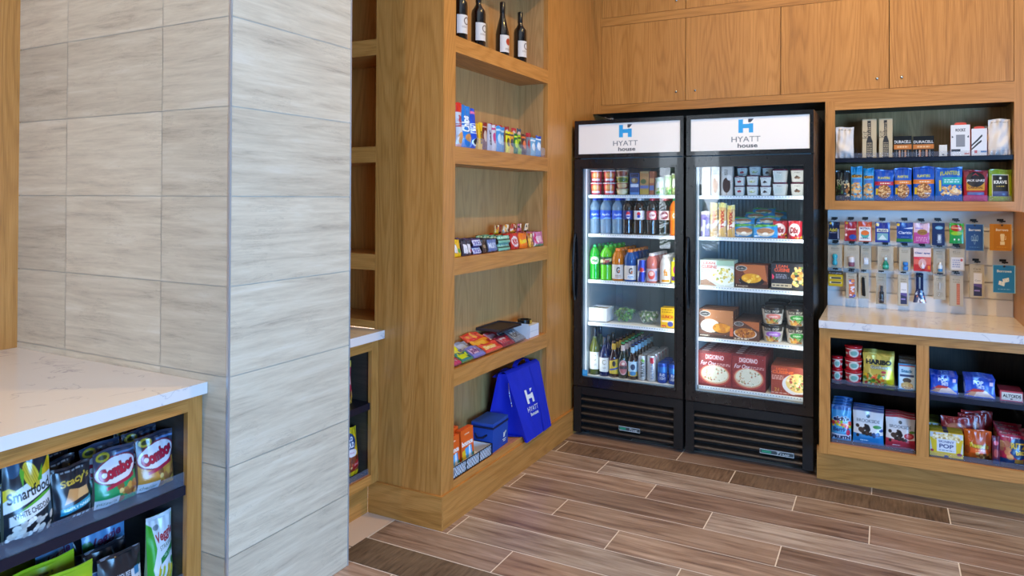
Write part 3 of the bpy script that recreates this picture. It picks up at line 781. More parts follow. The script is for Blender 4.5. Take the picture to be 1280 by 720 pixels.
cabinet_px('narrow oak base cabinet seen between the tiled pillar and the shelving tower', -0.3595, -0.43, -0.002, 0.05, 0.05, 0.2)
b = MB(); b.box(-1.3, -0.3244, -0.435, -0.001, 0.8366, 0.8753)
tag(b.build('countertop', QUARTZ, bevel=0.0025, org=(-0.8, -0.2, 0.8366)), 'short white quartz countertop behind the tiled pillar', 'countertop')

# ------------------------------------------------------------------ glass-door coolers
YF = 1.486
def logo(cv, cx, s):
    k = cv.h / cv.w
    def X(a): return cx + a * s * k
    B = '2f9bd6'
    cv.rect(X(-0.215), 0.53, X(-0.085), 0.93, B); cv.rect(X(0.085), 0.53, X(0.215), 0.80, B); cv.rect(X(-0.15), 0.66, X(0.2), 0.79, B)
    cv.poly([(X(0.07), 0.84), (X(0.07), 0.94), (X(0.225), 0.94), (X(0.18), 0.88), (X(0.13), 0.83)], '3c3f4a')
    cv.text('HYATT', cx, 0.335, 0.16, '64666a', w=0.84 * s * k)
    cv.text('house', cx + 0.05 * k, 0.145, 0.13, '3c3e42', w=0.58 * s * k, bold=0.02)
    return cv
def cooler(x0, x1, side, zs):
    lab = {'L': 'left black glass-door cooler holding drinks, salads and beer', 'R': 'right black glass-door freezer holding frozen meals and ice cream'}[side]
    t = thing('glass_door_cooler', lab, 'refrigerator', ((x0 + x1) / 2, 1.86, 0), 'glass-door coolers')
    yb = 2.24
    ix0, ix1 = x0 + 0.045, x1 - 0.045
    b = MB()
    b.box(x0, x0 + 0.018, YF + 0.055, yb, 0.02, 2.0); b.box(x1 - 0.018, x1, YF + 0.055, yb, 0.02, 2.0)
    b.box(x0 + 0.018, x1 - 0.018, YF + 0.055, yb, 1.98, 2.0); b.box(x0 + 0.018, x1 - 0.018, yb - 0.018, yb, 0.02, 1.98)
    b.box(x0 + 0.018, x1 - 0.018, YF + 0.055, yb - 0.02, 0.02, 0.30)
    b.build('cabinet_shell', BLACK, t)
    # inner liner
    b = MB()
    b.box(x0 + 0.02, ix0, YF + 0.055, 2.19, 0.30, 1.78); b.box(ix1, x1 - 0.02, YF + 0.055, 2.19, 0.30, 1.78)
    b.box(ix0, ix1, YF + 0.055, 2.19, 1.74, 1.78); b.box(ix0, ix1, YF + 0.055, 2.19, 0.30, 0.345)
    b.build('liner', LINER, t)
    b = MB()
    if side == 'L':
        b.box(ix0, ix1, 2.15, 2.17, 0.345, 1.74)
        for i in range(6):
            xx = ix0 + 0.05 + i * 0.1; b.box(xx, xx + 0.004, 2.146, 2.15, 0.345, 1.74)
    else:
        n = 26
        for i in range(n):
            a = ix0 + (ix1 - ix0) * i / n; w = (ix1 - ix0) / n
            b.box(a + 0.003, a + w - 0.003, 2.142, 2.17, 0.345, 1.74)
        b.box(ix0, ix1, 2.154, 2.17, 0.345, 1.74)
    b.build('rear_panel', LINERG, t)
    # header light box
    b = MB()
    b.box(x0, x1, YF, YF + 0.055, 1.762, 1.7865); b.box(x0, x1, YF, YF + 0.055, 1.975, 2.0)
    b.box(x0, x0 + 0.026, YF, YF + 0.055, 1.7865, 1.975); b.box(x1 - 0.02, x1, YF, YF + 0.055, 1.7865, 1.975)
    b.box(x0 + 0.026, x1 - 0.02, YF + 0.02, YF + 0.055, 1.7865, 1.975)
    hd = b.build('header_box', BLACK, t, bevel=0.002)
    cv = logo(Cv(x1 - x0 - 0.046, 0.1885, 'f1e9e0', g=0.0022), 0.475 if side == 'L' else 0.48, 1.0)
    C = cv.out(); b = MB()
    X, Z = np.meshgrid(np.linspace(x0 + 0.026, x1 - 0.02, cv.nx), np.linspace(1.7865, 1.975, cv.ny))
    b.grid(np.stack([X, np.full_like(X, YF + 0.006), Z], 2), C, smooth=False)
    b.build('sign_panel', LIT, hd)['label'] = 'backlit white sign panel with blue hotel logo'
    # door
    dz0, dz1 = 0.318, 1.755
    gx0, gx1, gz0, gz1 = (x0 + 0.055, x1 - 0.052, 0.378, 1.694)
    b = MB()
    b.box(x0, gx0, YF, YF + 0.045, dz0, dz1); b.box(gx1, x1, YF, YF + 0.045, dz0, dz1)
    b.box(gx0, gx1, YF, YF + 0.045, dz0, gz0); b.box(gx0, gx1, YF, YF + 0.045, gz1, dz1)
    dr = b.build('door_frame', BLACK, t, bevel=0.004)
    b = MB()
    for q in ((gx0 - 0.012, gx0 - 0.007, gz0 - 0.012, gz1 + 0.012), (gx1 + 0.007, gx1 + 0.012, gz0 - 0.012, gz1 + 0.012)):
        b.box(q[0], q[1], YF - 0.004, YF + 0.002, q[2], q[3])
    for q in ((gx0 - 0.012, gx1 + 0.012, gz0 - 0.012, gz0 - 0.007), (gx0 - 0.012, gx1 + 0.012, gz1 + 0.007, gz1 + 0.012)):
        b.box(q[0], q[1], YF - 0.004, YF + 0.002, q[2], q[3])
    b.build('door_bead', BLACK, dr)
    b = MB(); b.box(gx0, gx1, YF + 0.008, YF + 0.012, gz0, gz1); b.build('door_glass', GLASS, dr)
    b = MB(); b.box(gx0 + 0.001, gx0 + 0.005, YF + 0.014, YF + 0.04, gz0, gz1); b.box(gx0 + 0.001, gx1 - 0.001, YF + 0.014, YF + 0.04, gz0, gz0 + 0.004)
    b.build('glass_spacer', LINERG, dr)
    # arched pull handle at the left stile
    b = MB(); hxp = x0 + 0.006 if side == 'L' else x0 + 0.012
    pts = [(hxp, YF - 0.002 - 0.03 * math.sin(math.pi * k / 14) ** 0.6, 0.86 + 0.42 * k / 14) for k in range(15)]
    b.tube(pts, 0.009, 8); b.build('handle', BLACKM, dr)
    # louvred grille and kick plate
    b = MB()
    b.box(x0, x0 + 0.05, YF + 0.004, YF + 0.055, 0.022, 0.311); b.box(x1 - 0.055, x1, YF + 0.004, YF + 0.055, 0.022, 0.311)
    b.box(x0 + 0.05, x1 - 0.055, YF + 0.01, YF + 0.055, 0.262, 0.311); b.box(x0 + 0.05, x1 - 0.055, YF + 0.05, YF + 0.056, 0.022, 0.262)
    gr = b.build('grille_frame', BLACKM, t, bevel=0.002)
    for k in range(5):
        z = 0.047 + 0.0455 * k
        b = MB()
        b.prism([(YF + 0.045, z + 0.018), (YF + 0.012, z + 0.010), (YF + 0.006, z + 0.002), (YF + 0.010, z - 0.004), (YF + 0.016, z - 0.002), (YF + 0.045, z + 0.010)], 0, x0 + 0.05, x1 - 0.055)
        b.build('louver', LOUVER, gr)
    cv = Cv(0.135 if side == 'L' else 0.18, 0.026, '39474c', g=0.0018)
    cv.rect(0, 0, 1, 0.12, 'c9d2d4').rect(0, 0.88, 1, 1, 'c9d2d4').rect(0, 0, 0.015, 1, 'c9d2d4').rect(0.985, 0, 1, 1, 'c9d2d4').rect(0.06, 0.22, 0.34, 0.78, '2c8a6c').text('True', 0.66, 0.48, 0.5, 'e6ecec', w=0.4, shear=0.3)
    X0 = (0.324 if side == 'L' else 1.157)
    X, Z = np.meshgrid(np.linspace(X0 + (0 if side == 'L' else 0), X0 + cv.w, cv.nx), np.linspace(0.078, 0.104, cv.ny))
    b = MB(); b.grid(np.stack([X, np.full_like(X, YF - 0.002), Z], 2), cv.out(), smooth=False)
    b.box(X0, X0 + cv.w, YF - 0.0015, YF + 0.01, 0.078, 0.104, '111')
    b.build('name_plate', GLOSS, gr)['label'] = 'small dark plate with silver script lettering'
    # level feet
    for fx in (x0 + 0.05, x1 - 0.05):
        for fy in (YF + 0.11, yb - 0.06):
            b = MB(); b.lathe([(0.022, 0.0), (0.022, 0.008), (0.012, 0.012), (0.012, 0.022)], 12, cx=fx, cy=fy); b.build('foot', BLACKM, t)
    # shelves
    for i, z in enumerate(zs):
        b = MB()
        b.box(ix0 + 0.004, ix1 - 0.004, 1.605, 2.12, z - 0.006, z - 0.001)
        s = b.build('shelf', RAIL, t)
        b = MB(); b.box(ix0 + 0.006, ix1 - 0.006, 1.596, 1.603, z - 0.021, z - 0.001)
        n = 36
        for k in range(n):
            a = ix0 + 0.012 + (ix1 - ix0 - 0.03) * k / n
            b.box(a, a + 0.007, 1.5955, 1.596, z - 0.009, z - 0.005, mat=1)
        b.build('shelf_rail', [RAIL, LINERG], s)
    # lamp strips behind the door posts
    for q, ax in ((ix0 + 0.004, 1), (ix1 - 0.004, -1)):
        b = MB(); b.box(min(q, q + 0.008 * ax), max(q, q + 0.008 * ax), 1.545, 1.56, 0.40, 1.70); b.build('light_strip', LED, t)
        lamp('AREA', 'cooler_strip_light', (q + 0.014 * ax, 1.553, 1.05), 1.25, (0.86, 0.95, 1.0), (q + 0.35 * ax, 1.80, 1.05), 0.02, 1.28)
    return t
cl = cooler(0.0208, 0.7196, 'L', [1.53, 1.279, 0.981, 0.7075])
cr = cooler(0.7359, 1.4351, 'R', [1.5275, 1.280, 0.985, 0.6755, 0.386])
b = MB(); b.box(0.066, 0.6746, 1.6, 2.12, 0.346, 0.362); b.build('cooler_floor', RAIL, cl)
# small blue notice on the left glass
cv = Cv(0.037, 0.04, '2a9ad2', g=0.002); cv.lines(0.15, 0.3, 0.85, 0.8, 3, '7cc6ea')
b = MB(); X, Z = np.meshgrid(np.linspace(0.078, 0.112, cv.nx), np.linspace(0.384, 0.42, cv.ny))
b.grid(np.stack([X, np.full_like(X, YF + 0.0065), Z], 2), cv.out(), smooth=False)
b.build('door_sticker', MATTE, cl)['label'] = 'small square blue sticker on the glass'

# ------------------------------------------------------------------ products: drink bottles and cans
def bottle(kind, liq, h, r, label=None, lz=(0.35, 0.6), cap='3a78d8', caph=0.075, neck=0.40, prof=None, capr=None, capname='cap', n=18):
    """meshes of one bottle: body, cap, wrapped label"""
    nr = (capr or r * neck)
    P = prof or [(0.88, 0.0), (0.98, 0.02), (1.0, 0.05), (0.95, 0.09), (1.0, 0.14), (0.95, 0.19), (1.0, 0.25), (0.96, 0.31), (1.0, 0.37), (0.97, 0.40), (0.97, 0.66), (1.02, 0.69), (1.0, 0.75), (0.84, 0.82), (0.58, 0.88), (0.42, 0.91), (0.40, 0.935)]
    b = MB(); b.lathe([(p * r, q * h) for p, q in P], n); body = b.mesh('bottle_body', liq if not isinstance(liq, str) else LQ[liq])
    top = P[-1][1]
    b = MB(); z1 = h; z0 = h * (1 - caph)
    b.lathe([(nr, z0), (nr * 1.02, z0 + 0.002), (nr * 1.02, z1 - 0.003), (nr * 0.85, z1)], 14, cap); cp = b.mesh('bottle_cap', PLAST)
    lb = None
    if label is not None: lb = (label, lz)
    return dict(body=body, cap=cp, label=label, h=h, r=r)
def put_bottle(B, name, label, cat, p, group=None, rz=0.0, capname='cap', lab=True):
    t = thing(name, label, cat, p, group, rz)
    for nm, me in (('bottle_body', B['body']), (capname, B['cap']), ('label', B['label'])):
        if me is None or (nm == 'label' and not lab): continue
        inst(nm, me, (0, 0, 0), parent=t)
    return t
def row_back(t, n, dy, label, x_j=0.0, y0=0.0, drop=()):
    """copies of a thing standing behind it"""
    out = []
    for i in range(1, n + 1):
        c = copy_tree(t); c.location = (t.location.x + x_j * i, t.location.y + y0 + dy * i, t.location.z)
        c['label'] = label; c['group'] = (t.get('category') or 'item') + 's: ' + label[:60]
        out.append(c)
    return out
BAYL = 1.64
# second shelf: sodas and water
SZ = 1.279
def sleeve(r, z, h, cv): return m_band(cv, r * 1.015, z, 3.6, mt=MATTE)
def lab_cv(r, hh, col, g=0.0025): return Cv(r * 1.015 * 3.6, hh, col, g)
H2 = 0.232; R2 = 0.0345
def soda(liq, cap, paint, hl=0.24, z=0.41):
    cv = lab_cv(R2, H2 * hl, 'fff'); paint(cv)
    return bottle('soda', liq, H2, R2, sleeve(R2 * 0.985, H2 * z, 0, cv), cap=cap, neck=0.44)
def p_water(c): c.rect(0, 0, 1, 1, '1450c8').text('Aquafina', 0.5, 0.5, 0.34, 'dfe8ff', w=0.42, bold=0.02).poly([(0, 0), (0.3, 0), (0.5, 0.25), (1, 0.1), (1, 0)], '7db4f0')
def p_pep(c): c.rect(0, 0, 1, 1, '10206e').ell(0.5, 0.5, 0.11, 0.4, 'f4f4f4').ell(0.5, 0.62, 0.1, 0.26, 'd01830').ell(0.5, 0.4, 0.1, 0.16, '1840a8').rect(0.42, 0.46, 0.58, 0.54, 'fff')
def p_diet(c): c.rect(0, 0, 1, 1, 'd8dce0').ell(0.46, 0.5, 0.10, 0.36, 'f8f8f8').ell(0.46, 0.62, 0.09, 0.22, 'd01830').ell(0.46, 0.36, 0.08, 0.18, '1840a8')
def p_ddp(c): c.rect(0, 0, 1, 1, 'b83848').ell(0.5, 0.5, 0.18, 0.40, 'e8d8d8').text('Dr Pepper', 0.5, 0.5, 0.3, '902030', w=0.3, rot=0.15, bold=0.02)
def p_dp(c): c.rect(0, 0, 1, 1, 'ece4e6').ell(0.5, 0.5, 0.2, 0.44, '7a1030').text('Dr Pepper', 0.5, 0.5, 0.3, 'fff', w=0.34, rot=0.15, bold=0.02)
def p_org(c): c.rect(0, 0, 1, 1, 'f08018').text('Crush', 0.5, 0.5, 0.5, 'fff', w=0.3, bold=0.03)
S2 = [
 (742.8, 'water', '1c50d0', p_water, 'water_bottle', 'clear blue-capped water bottle, leftmost in the front of the soda shelf'),
 (757.4, 'water', '1c50d0', p_water, 'water_bottle', 'clear blue-capped water bottle, second from the left on the soda shelf'),
 (772.0, 'water', '1c50d0', p_water, 'water_bottle', 'clear blue-capped water bottle, third from the left beside the dark blue cola label'),
 (785.4, 'cola', 'c8ccd0', p_pep, 'soda_bottle', 'cola bottle with dark blue label and round red, white and blue emblem'),
 (799.0, 'cola', 'd8dce0', p_diet, 'soda_bottle', 'cola bottle with silver label and white cap'),
 (814.6, 'cola', 'd02848', p_ddp, 'soda_bottle', 'dark soda bottle with red label and red cap'),
 (830.0, 'cola', 'd83040', p_dp, 'soda_bottle', 'dark soda bottle with white label, oval maroon emblem and red cap'),
 (842.5, 'orange_soda', '20a050', p_org, 'soda_bottle', 'bright orange soda bottle with green cap at the right end of its shelf')]
XS = {}
for (u, l_) in ():
    pass
x2 = [(0.0963,1.64,1.279,0.078,0.2171), (0.1754,1.64,1.279,0.0801,0.2175), (0.2554,1.64,1.279,0.0756,0.2179), (0.3251,1.64,1.279,0.0745,0.2183), (0.399,1.64,1.279,0.0734,0.2187), (0.4822,1.64,1.279,0.0721,0.2191), (0.5588,1.64,1.279,0.071,0.2196), (0.6293,1.64,1.279,0.07,0.2199)]
backs = ['blue-capped water bottle further back behind the front water bottles', 0, 0, 'cola bottle further back behind the dark blue labelled one', 'silver-labelled cola bottle further back in its row', 'red-capped soda bottle further back behind the red labelled one', 'red-capped soda bottle further back behind the white labelled one', None]
for (u, liq, cap, pf, nm, lab), p, bk in zip(S2, x2, backs):
    B = soda(liq, cap, pf)
    t = put_bottle(B, nm, lab, 'bottle', (p[0], p[1], 1.2795), rz=math.radians(22))
    if bk is None: continue
    row_back(t, 3, 0.074, bk or backs[0])

# third shelf: green sodas, sports drinks, energy can, smoothies
def row3():
    Z = 0.9815
    def p_sm(c): c.rect(0, 0, 1, 1, '3cb840').ell(0.5, 0.5, 0.24, 0.5, 'e8f4d8').text('Mist', 0.5, 0.5, 0.4, '2c8c3c', w=0.3, bold=0.03)
    def p_md(c): c.rect(0, 0, 1, 1, '203820').poly([(0.1, 0.2), (0.9, 0.5), (0.9, 0.9), (0.1, 0.6)], 'c8dca0').text('Dew', 0.5, 0.5, 0.55, 'b02830', w=0.3, rot=0.2, bold=0.04)
    def p_ga(c): c.rect(0, 0, 1, 1, 'd4cfc8').text('G', 0.5, 0.62, 0.42, '1a1a1a', w=0.16, bold=0.04).poly([(0.5, 0.48), (0.56, 0.62), (0.60, 0.60), (0.54, 0.44)], 'e87018').lines(0.36, 0.1, 0.64, 0.3, 2, 'a08878')
    def p_gb(c): p_ga(c); c.rect(0.36, 0.06, 0.64, 0.34, 'e8ecf0').lines(0.38, 0.1, 0.62, 0.3, 2, '3878b0')
    def p_pk(c): c.rect(0, 0, 1, 1, 'c8b8c4').ell(0.46, 0.5, 0.17, 0.34, 'e04838').ell(0.46, 0.6, 0.12, 0.18, 'f4c8b8').rect(0.64, 0.1, 0.8, 0.8, '8090c0')
    def p_wh(c): c.rect(0, 0, 1, 1, 'e4e2dc').text('fa', 0.5, 0.55, 0.4, 'd88828', w=0.2, bold=0.04).rect(0.3, 0.0, 0.7, 0.14, 'e8a020')
    wide = [(0.9, 0.0), (1.0, 0.03), (1.0, 0.12), (0.96, 0.2), (0.96, 0.5), (1.0, 0.56), (1.0, 0.66), (0.9, 0.78), (0.62, 0.87), (0.56, 0.905)]
    pl = [(0.0961,1.64,0.9815,0.0808,0.2252), (0.1831,1.64,0.9815,0.0821,0.2251), (0.2593,1.64,0.9815,0.0809,0.2072), (0.3435,1.64,0.9815,0.0821,0.2027), (0.4206,1.63,0.9815,0.0547,0.1431), (0.4833,1.64,0.9815,0.0721,0.1828), (0.5689,1.64,0.9815,0.0683,0.1758), (0.6305,1.64,0.9815,0.0499,0.1615)]
    spec = [('green_soda', '28b870', p_sm, None, 0.44, 0.22, 0.34, 'soda_bottle', 'green lemon-lime soda bottle with green cap at the left end', 'green soda bottle further back behind the leftmost one'),
            ('lime_soda', '30b838', p_md, None, 0.44, 0.22, 0.34, 'soda_bottle', 'lime green soda bottle with dark slanted label', 'lime green soda bottle further back in its row'),
            ('amber_drink', 'f08018', p_ga, wide, 0.02, 0.44, 0.42, 'sports_drink_bottle', 'orange sports drink bottle with orange cap and silver label', 'orange sports drink bottle further back in its row'),
            ('blue_drink', 'f08018', p_gb, wide, 0.02, 0.44, 0.42, 'sports_drink_bottle', 'blue sports drink bottle with orange cap', 'blue sports drink bottle further back in its row'),
            None,
            ('pink_drink', 'f0eef0', p_pk, wide, 0.04, 0.42, 0.5, 'juice_bottle', 'pink juice bottle with white cap and red round fruit on the label', 'pink juice bottle further back in its row'),
            ('milk_drink', 'f0f0f0', p_wh, wide, 0.04, 0.6, 0.5, 'milk_bottle', 'white milk drink bottle with orange lettering', 'white milk drink bottle further back in its row'),
            ('milk_drink', 'e8e020', lambda c: c.rect(0, 0, 1, 1, 'e8e020').rect(0.2, 0.1, 0.8, 0.3, '502878').ell(0.5, 0.6, 0.16, 0.2, 'c83080'), wide, 0.04, 0.8, 0.5, 'milk_bottle', 'yellow flavoured milk bottle at the right end of the sports drink shelf', None)]
    for p, s in zip(pl, spec):
        if s is None:
            w, h = p[3] / 2, p[4]
            cv = Cv(w * 1.01 * 6.2, h * 0.94, 'c4ccd8'); cv.poly([(0.3, 0.5), (0.72, 0.5), (0.72, 1), (0.42, 1)], '3040b0').poly([(0.34, 0.0), (0.6, 0.0), (0.74, 0.45), (0.42, 0.45)], '2434a0').ell(0.5, 0.55, 0.08, 0.1, 'd03028').rect(0.0, 0, 0.25, 1, '2434a0').rect(0.8, 0, 1, 1, 'b8c0cc')
            t = thing('energy_drink_can', 'slim blue and silver energy drink can with red emblem', 'can', (p[0], p[1], Z), None, 0.3)
            b = MB(); b.lathe([(w * 0.82, 0), (w, 0.006), (w, h - 0.01), (w * 0.86, h), (w * 0.8, h - 0.003)], 18, 'b8bcc4')
            o = inst('can_body', b.mesh('can_body', METC), (0, 0, 0), parent=t)
            inst('label', m_band(cv, w * 1.01, h * 0.03, 6.2, mt=METC), (0, 0, 0), parent=t)
            row_back(t, 3, 0.062, 'slim energy drink can further back behind the front can')
            continue
        liq, cap, pf, prof, z, hl, nk, nm, lab, bk = s
        r, h = p[3] / 2 * 0.97, p[4]
        cv = lab_cv(r, h * hl, 'fff'); pf(cv)
        B = bottle('x', liq, h, r, sleeve(r, h * z if z > 0.1 else h * 0.06, 0, cv), cap=cap, neck=nk, prof=prof, caph=0.095 if prof is None else 0.11)
        t = put_bottle(B, nm, lab, 'bottle', (p[0], p[1], Z), rz=0.35)
        if bk: row_back(t, 4, 0.070, bk)
row3()

# bottom shelf of the left cooler: wine, beer, cans
def row5():
    Z = 0.3625
    wp = [(0.9, 0), (1, 0.012), (1, 0.10), (1, 0.55), (0.93, 0.60), (0.62, 0.68), (0.38, 0.76), (0.33, 0.82), (0.33, 0.97)]
    bp_ = [(0.9, 0), (1, 0.015), (1, 0.10), (1, 0.52), (0.9, 0.58), (0.62, 0.67), (0.45, 0.76), (0.40, 0.86), (0.40, 0.955), (0.44, 0.96)]
    def wl(c): c.rect(0, 0, 1, 1, 'e4e4dc').ell(0.5, 0.68, 0.11, 0.16, '7a7040').ell(0.5, 0.68, 0.08, 0.125, 'e4e4dc').rect(0.52, 0.58, 0.62, 0.78, 'e4e4dc').lines(0.4, 0.2, 0.6, 0.35, 2, 'b0a898')
    def wine(p, liq, cap, labc, nm, lab, bk, nb, dy, zl=0.12, hl=0.36):
        r, h = p[3] / 2, p[4]
        cv = lab_cv(r, h * hl, 'fff'); labc(cv)
        B = bottle('w', liq, h, r, sleeve(r, h * zl, 0, cv), cap=cap, prof=wp, caph=0.2, capr=r * 0.37)
        t = put_bottle(B, nm, lab, 'bottle', (p[0], p[1], Z), rz=0.35, capname='foil_capsule')
        if nb: row_back(t, nb, dy, bk, drop=())
        return t
    wine((0.0942,1.645,0.3625,0.0819,0.3081), 'pale_wine', '15161a', wl, 'wine_bottle', 'pale wine bottle with white label, leftmost on the bottom cooler shelf', 'pale wine bottle standing behind the leftmost wine bottle', 1, 0.095)
    wine((0.1711,1.635,0.3625,0.0603,0.2493), 'blue_glass', '2a2418', wl, 'wine_bottle', 'small dark blue wine bottle with white label beside the pale one', 'dark wine bottle with brown capsule behind the small blue one', 2, 0.08)
    def beer(p, liq, cap, paint, lab, bk, nb, foil, zl=0.10, hl=0.42, nl=None):
        r, h = p[3] / 2, p[4]
        cv = lab_cv(r, h * hl, 'fff'); paint(cv)
        B = bottle('b', liq, h, r, sleeve(r, h * zl, 0, cv), cap=cap, prof=bp_, caph=0.045, capr=r * 0.45)
        t = put_bottle(B, 'beer_bottle', lab, 'bottle', (p[0], p[1], Z), rz=0.35, capname='crown_cap')
        b = MB(); b.lathe([(r * 0.50, h * 0.76), (r * 0.44, h * 0.86), (r * 0.43, h * 0.92)], 14, foil, cap=False)
        inst('neck_label', b.mesh('neck_label', MATTE), (0, 0, 0), parent=t)
        row_back(t, nb, 0.066, bk)
    beer((0.2347,1.64,0.3625,0.0595,0.2318), 'brown_beer', '3a2420', lambda c: c.rect(0, 0, 1, 1, 'd8b828').ell(0.5, 0.66, 0.1, 0.18, '2a2010').poly([(0.2, 0.2), (0.8, 0.34), (0.8, 0.44), (0.2, 0.3)], '3850a0').poly([(0.1, 0.8), (0.9, 1), (0.1, 1)], '502838'), 'brown beer bottle with yellow label and maroon shoulder', 'brown beer bottle further back in the yellow-labelled row', 6, 'c09828')
    beer((0.2966,1.64,0.3625,0.0588,0.2271), 'green_beer', '2c9050', lambda c: c.rect(0, 0, 1, 1, '1c3828').ell(0.5, 0.5, 0.27, 0.48, 'd8a8a8').ell(0.5, 0.5, 0.22, 0.40, 'b86868').rect(0.26, 0.4, 0.74, 0.6, '504040').ell(0.5, 0.75, 0.1, 0.1, 'ecd8c8'), 'green beer bottle with oval pink label', 'green beer bottle further back in the pink-labelled row', 6, 'c8b8b0')
    beer((0.3604,1.64,0.3625,0.058,0.2206), 'brown_beer', '243868', lambda c: c.rect(0, 0, 1, 1, 'b8d8e8').rect(0, 0, 1, 0.3, 'c0a040').ell(0.5, 0.62, 0.14, 0.2, '284060').ell(0.5, 0.2, 0.2, 0.14, '3880b0'), 'beer bottle with pale blue label and pale blue neck', 'pale-blue-necked beer bottle further back in its row', 6, '90c4e0')
    def can(p, paint, lab, bk, nb, base='c4c8cc', dy=0.07):
        w, h = p[3] / 2 * 0.97, p[4]
        cv = Cv(w * 1.01 * 4.4, h * 0.88, base); paint(cv)
        t = thing('drink_can', lab, 'can', (p[0], p[1], Z), None, 0.35)
        b = MB(); b.lathe([(w * 0.78, 0), (w * 0.97, 0.008), (w, 0.014), (w, h - 0.014), (w * 0.86, h - 0.003), (w * 0.86, h), (w * 0.8, h - 0.003)], 18, base)
        inst('can_body', b.mesh('can_body', METC), (0, 0, 0), parent=t)
        inst('label', m_band(cv, w * 1.012, h * 0.06, 4.4, mt=METC), (0, 0, 0), parent=t)
        row_back(t, nb, dy, bk)
    can((0.421,1.645,0.3625,0.0542,0.1551), lambda c: c.text('TRULY', 0.5, 0.45, 0.16, '303c38', w=0.62 * 0.155 / 0.115, rot=math.pi / 2, bold=0.03).ell(0.5, 0.86, 0.1, 0.06, '90b850').ell(0.56, 0.82, 0.06, 0.05, '60a040'), 'tall silver can with vertical lettering and green leaves', 'tall silver can further back behind the one with green leaves', 4)
    can((0.4829,1.645,0.3625,0.0592,0.1617), lambda c: c.text('ULTRA', 0.5, 0.42, 0.12, '5870a0', w=0.56 * 0.155 / 0.115, rot=math.pi / 2, bold=0.0).rect(0.4, 0.8, 0.58, 0.98, 'c83040').ell(0.5, 0.78, 0.09, 0.05, 'c83040'), 'tall silver can with blue lettering and red ribbon emblem', 'tall silver can further back behind the red-ribbon can', 4)
    def bud(c): c.rect(0, 0, 1, 1, '1848b0').rect(0, 0.55, 1, 0.85, '2878d0').text('BUD', 0.47, 0.42, 0.16, 'eef4ff', w=0.24, rot=-0.1, bold=0.04).text('LIGHT', 0.48, 0.22, 0.16, 'eef4ff', w=0.32, rot=-0.1, bold=0.04)
    can((0.552,1.645,0.3625,0.0634,0.1242), bud, 'blue beer can with white lettering beside the silver cans', 'blue beer can further back behind the front blue cans', 2, '2050b0')
    can((0.6213,1.645,0.3625,0.06,0.122), bud, 'blue beer can at the right end of the bottom cooler shelf', 'blue beer can further back at the right end', 2, '2050b0')
row5()

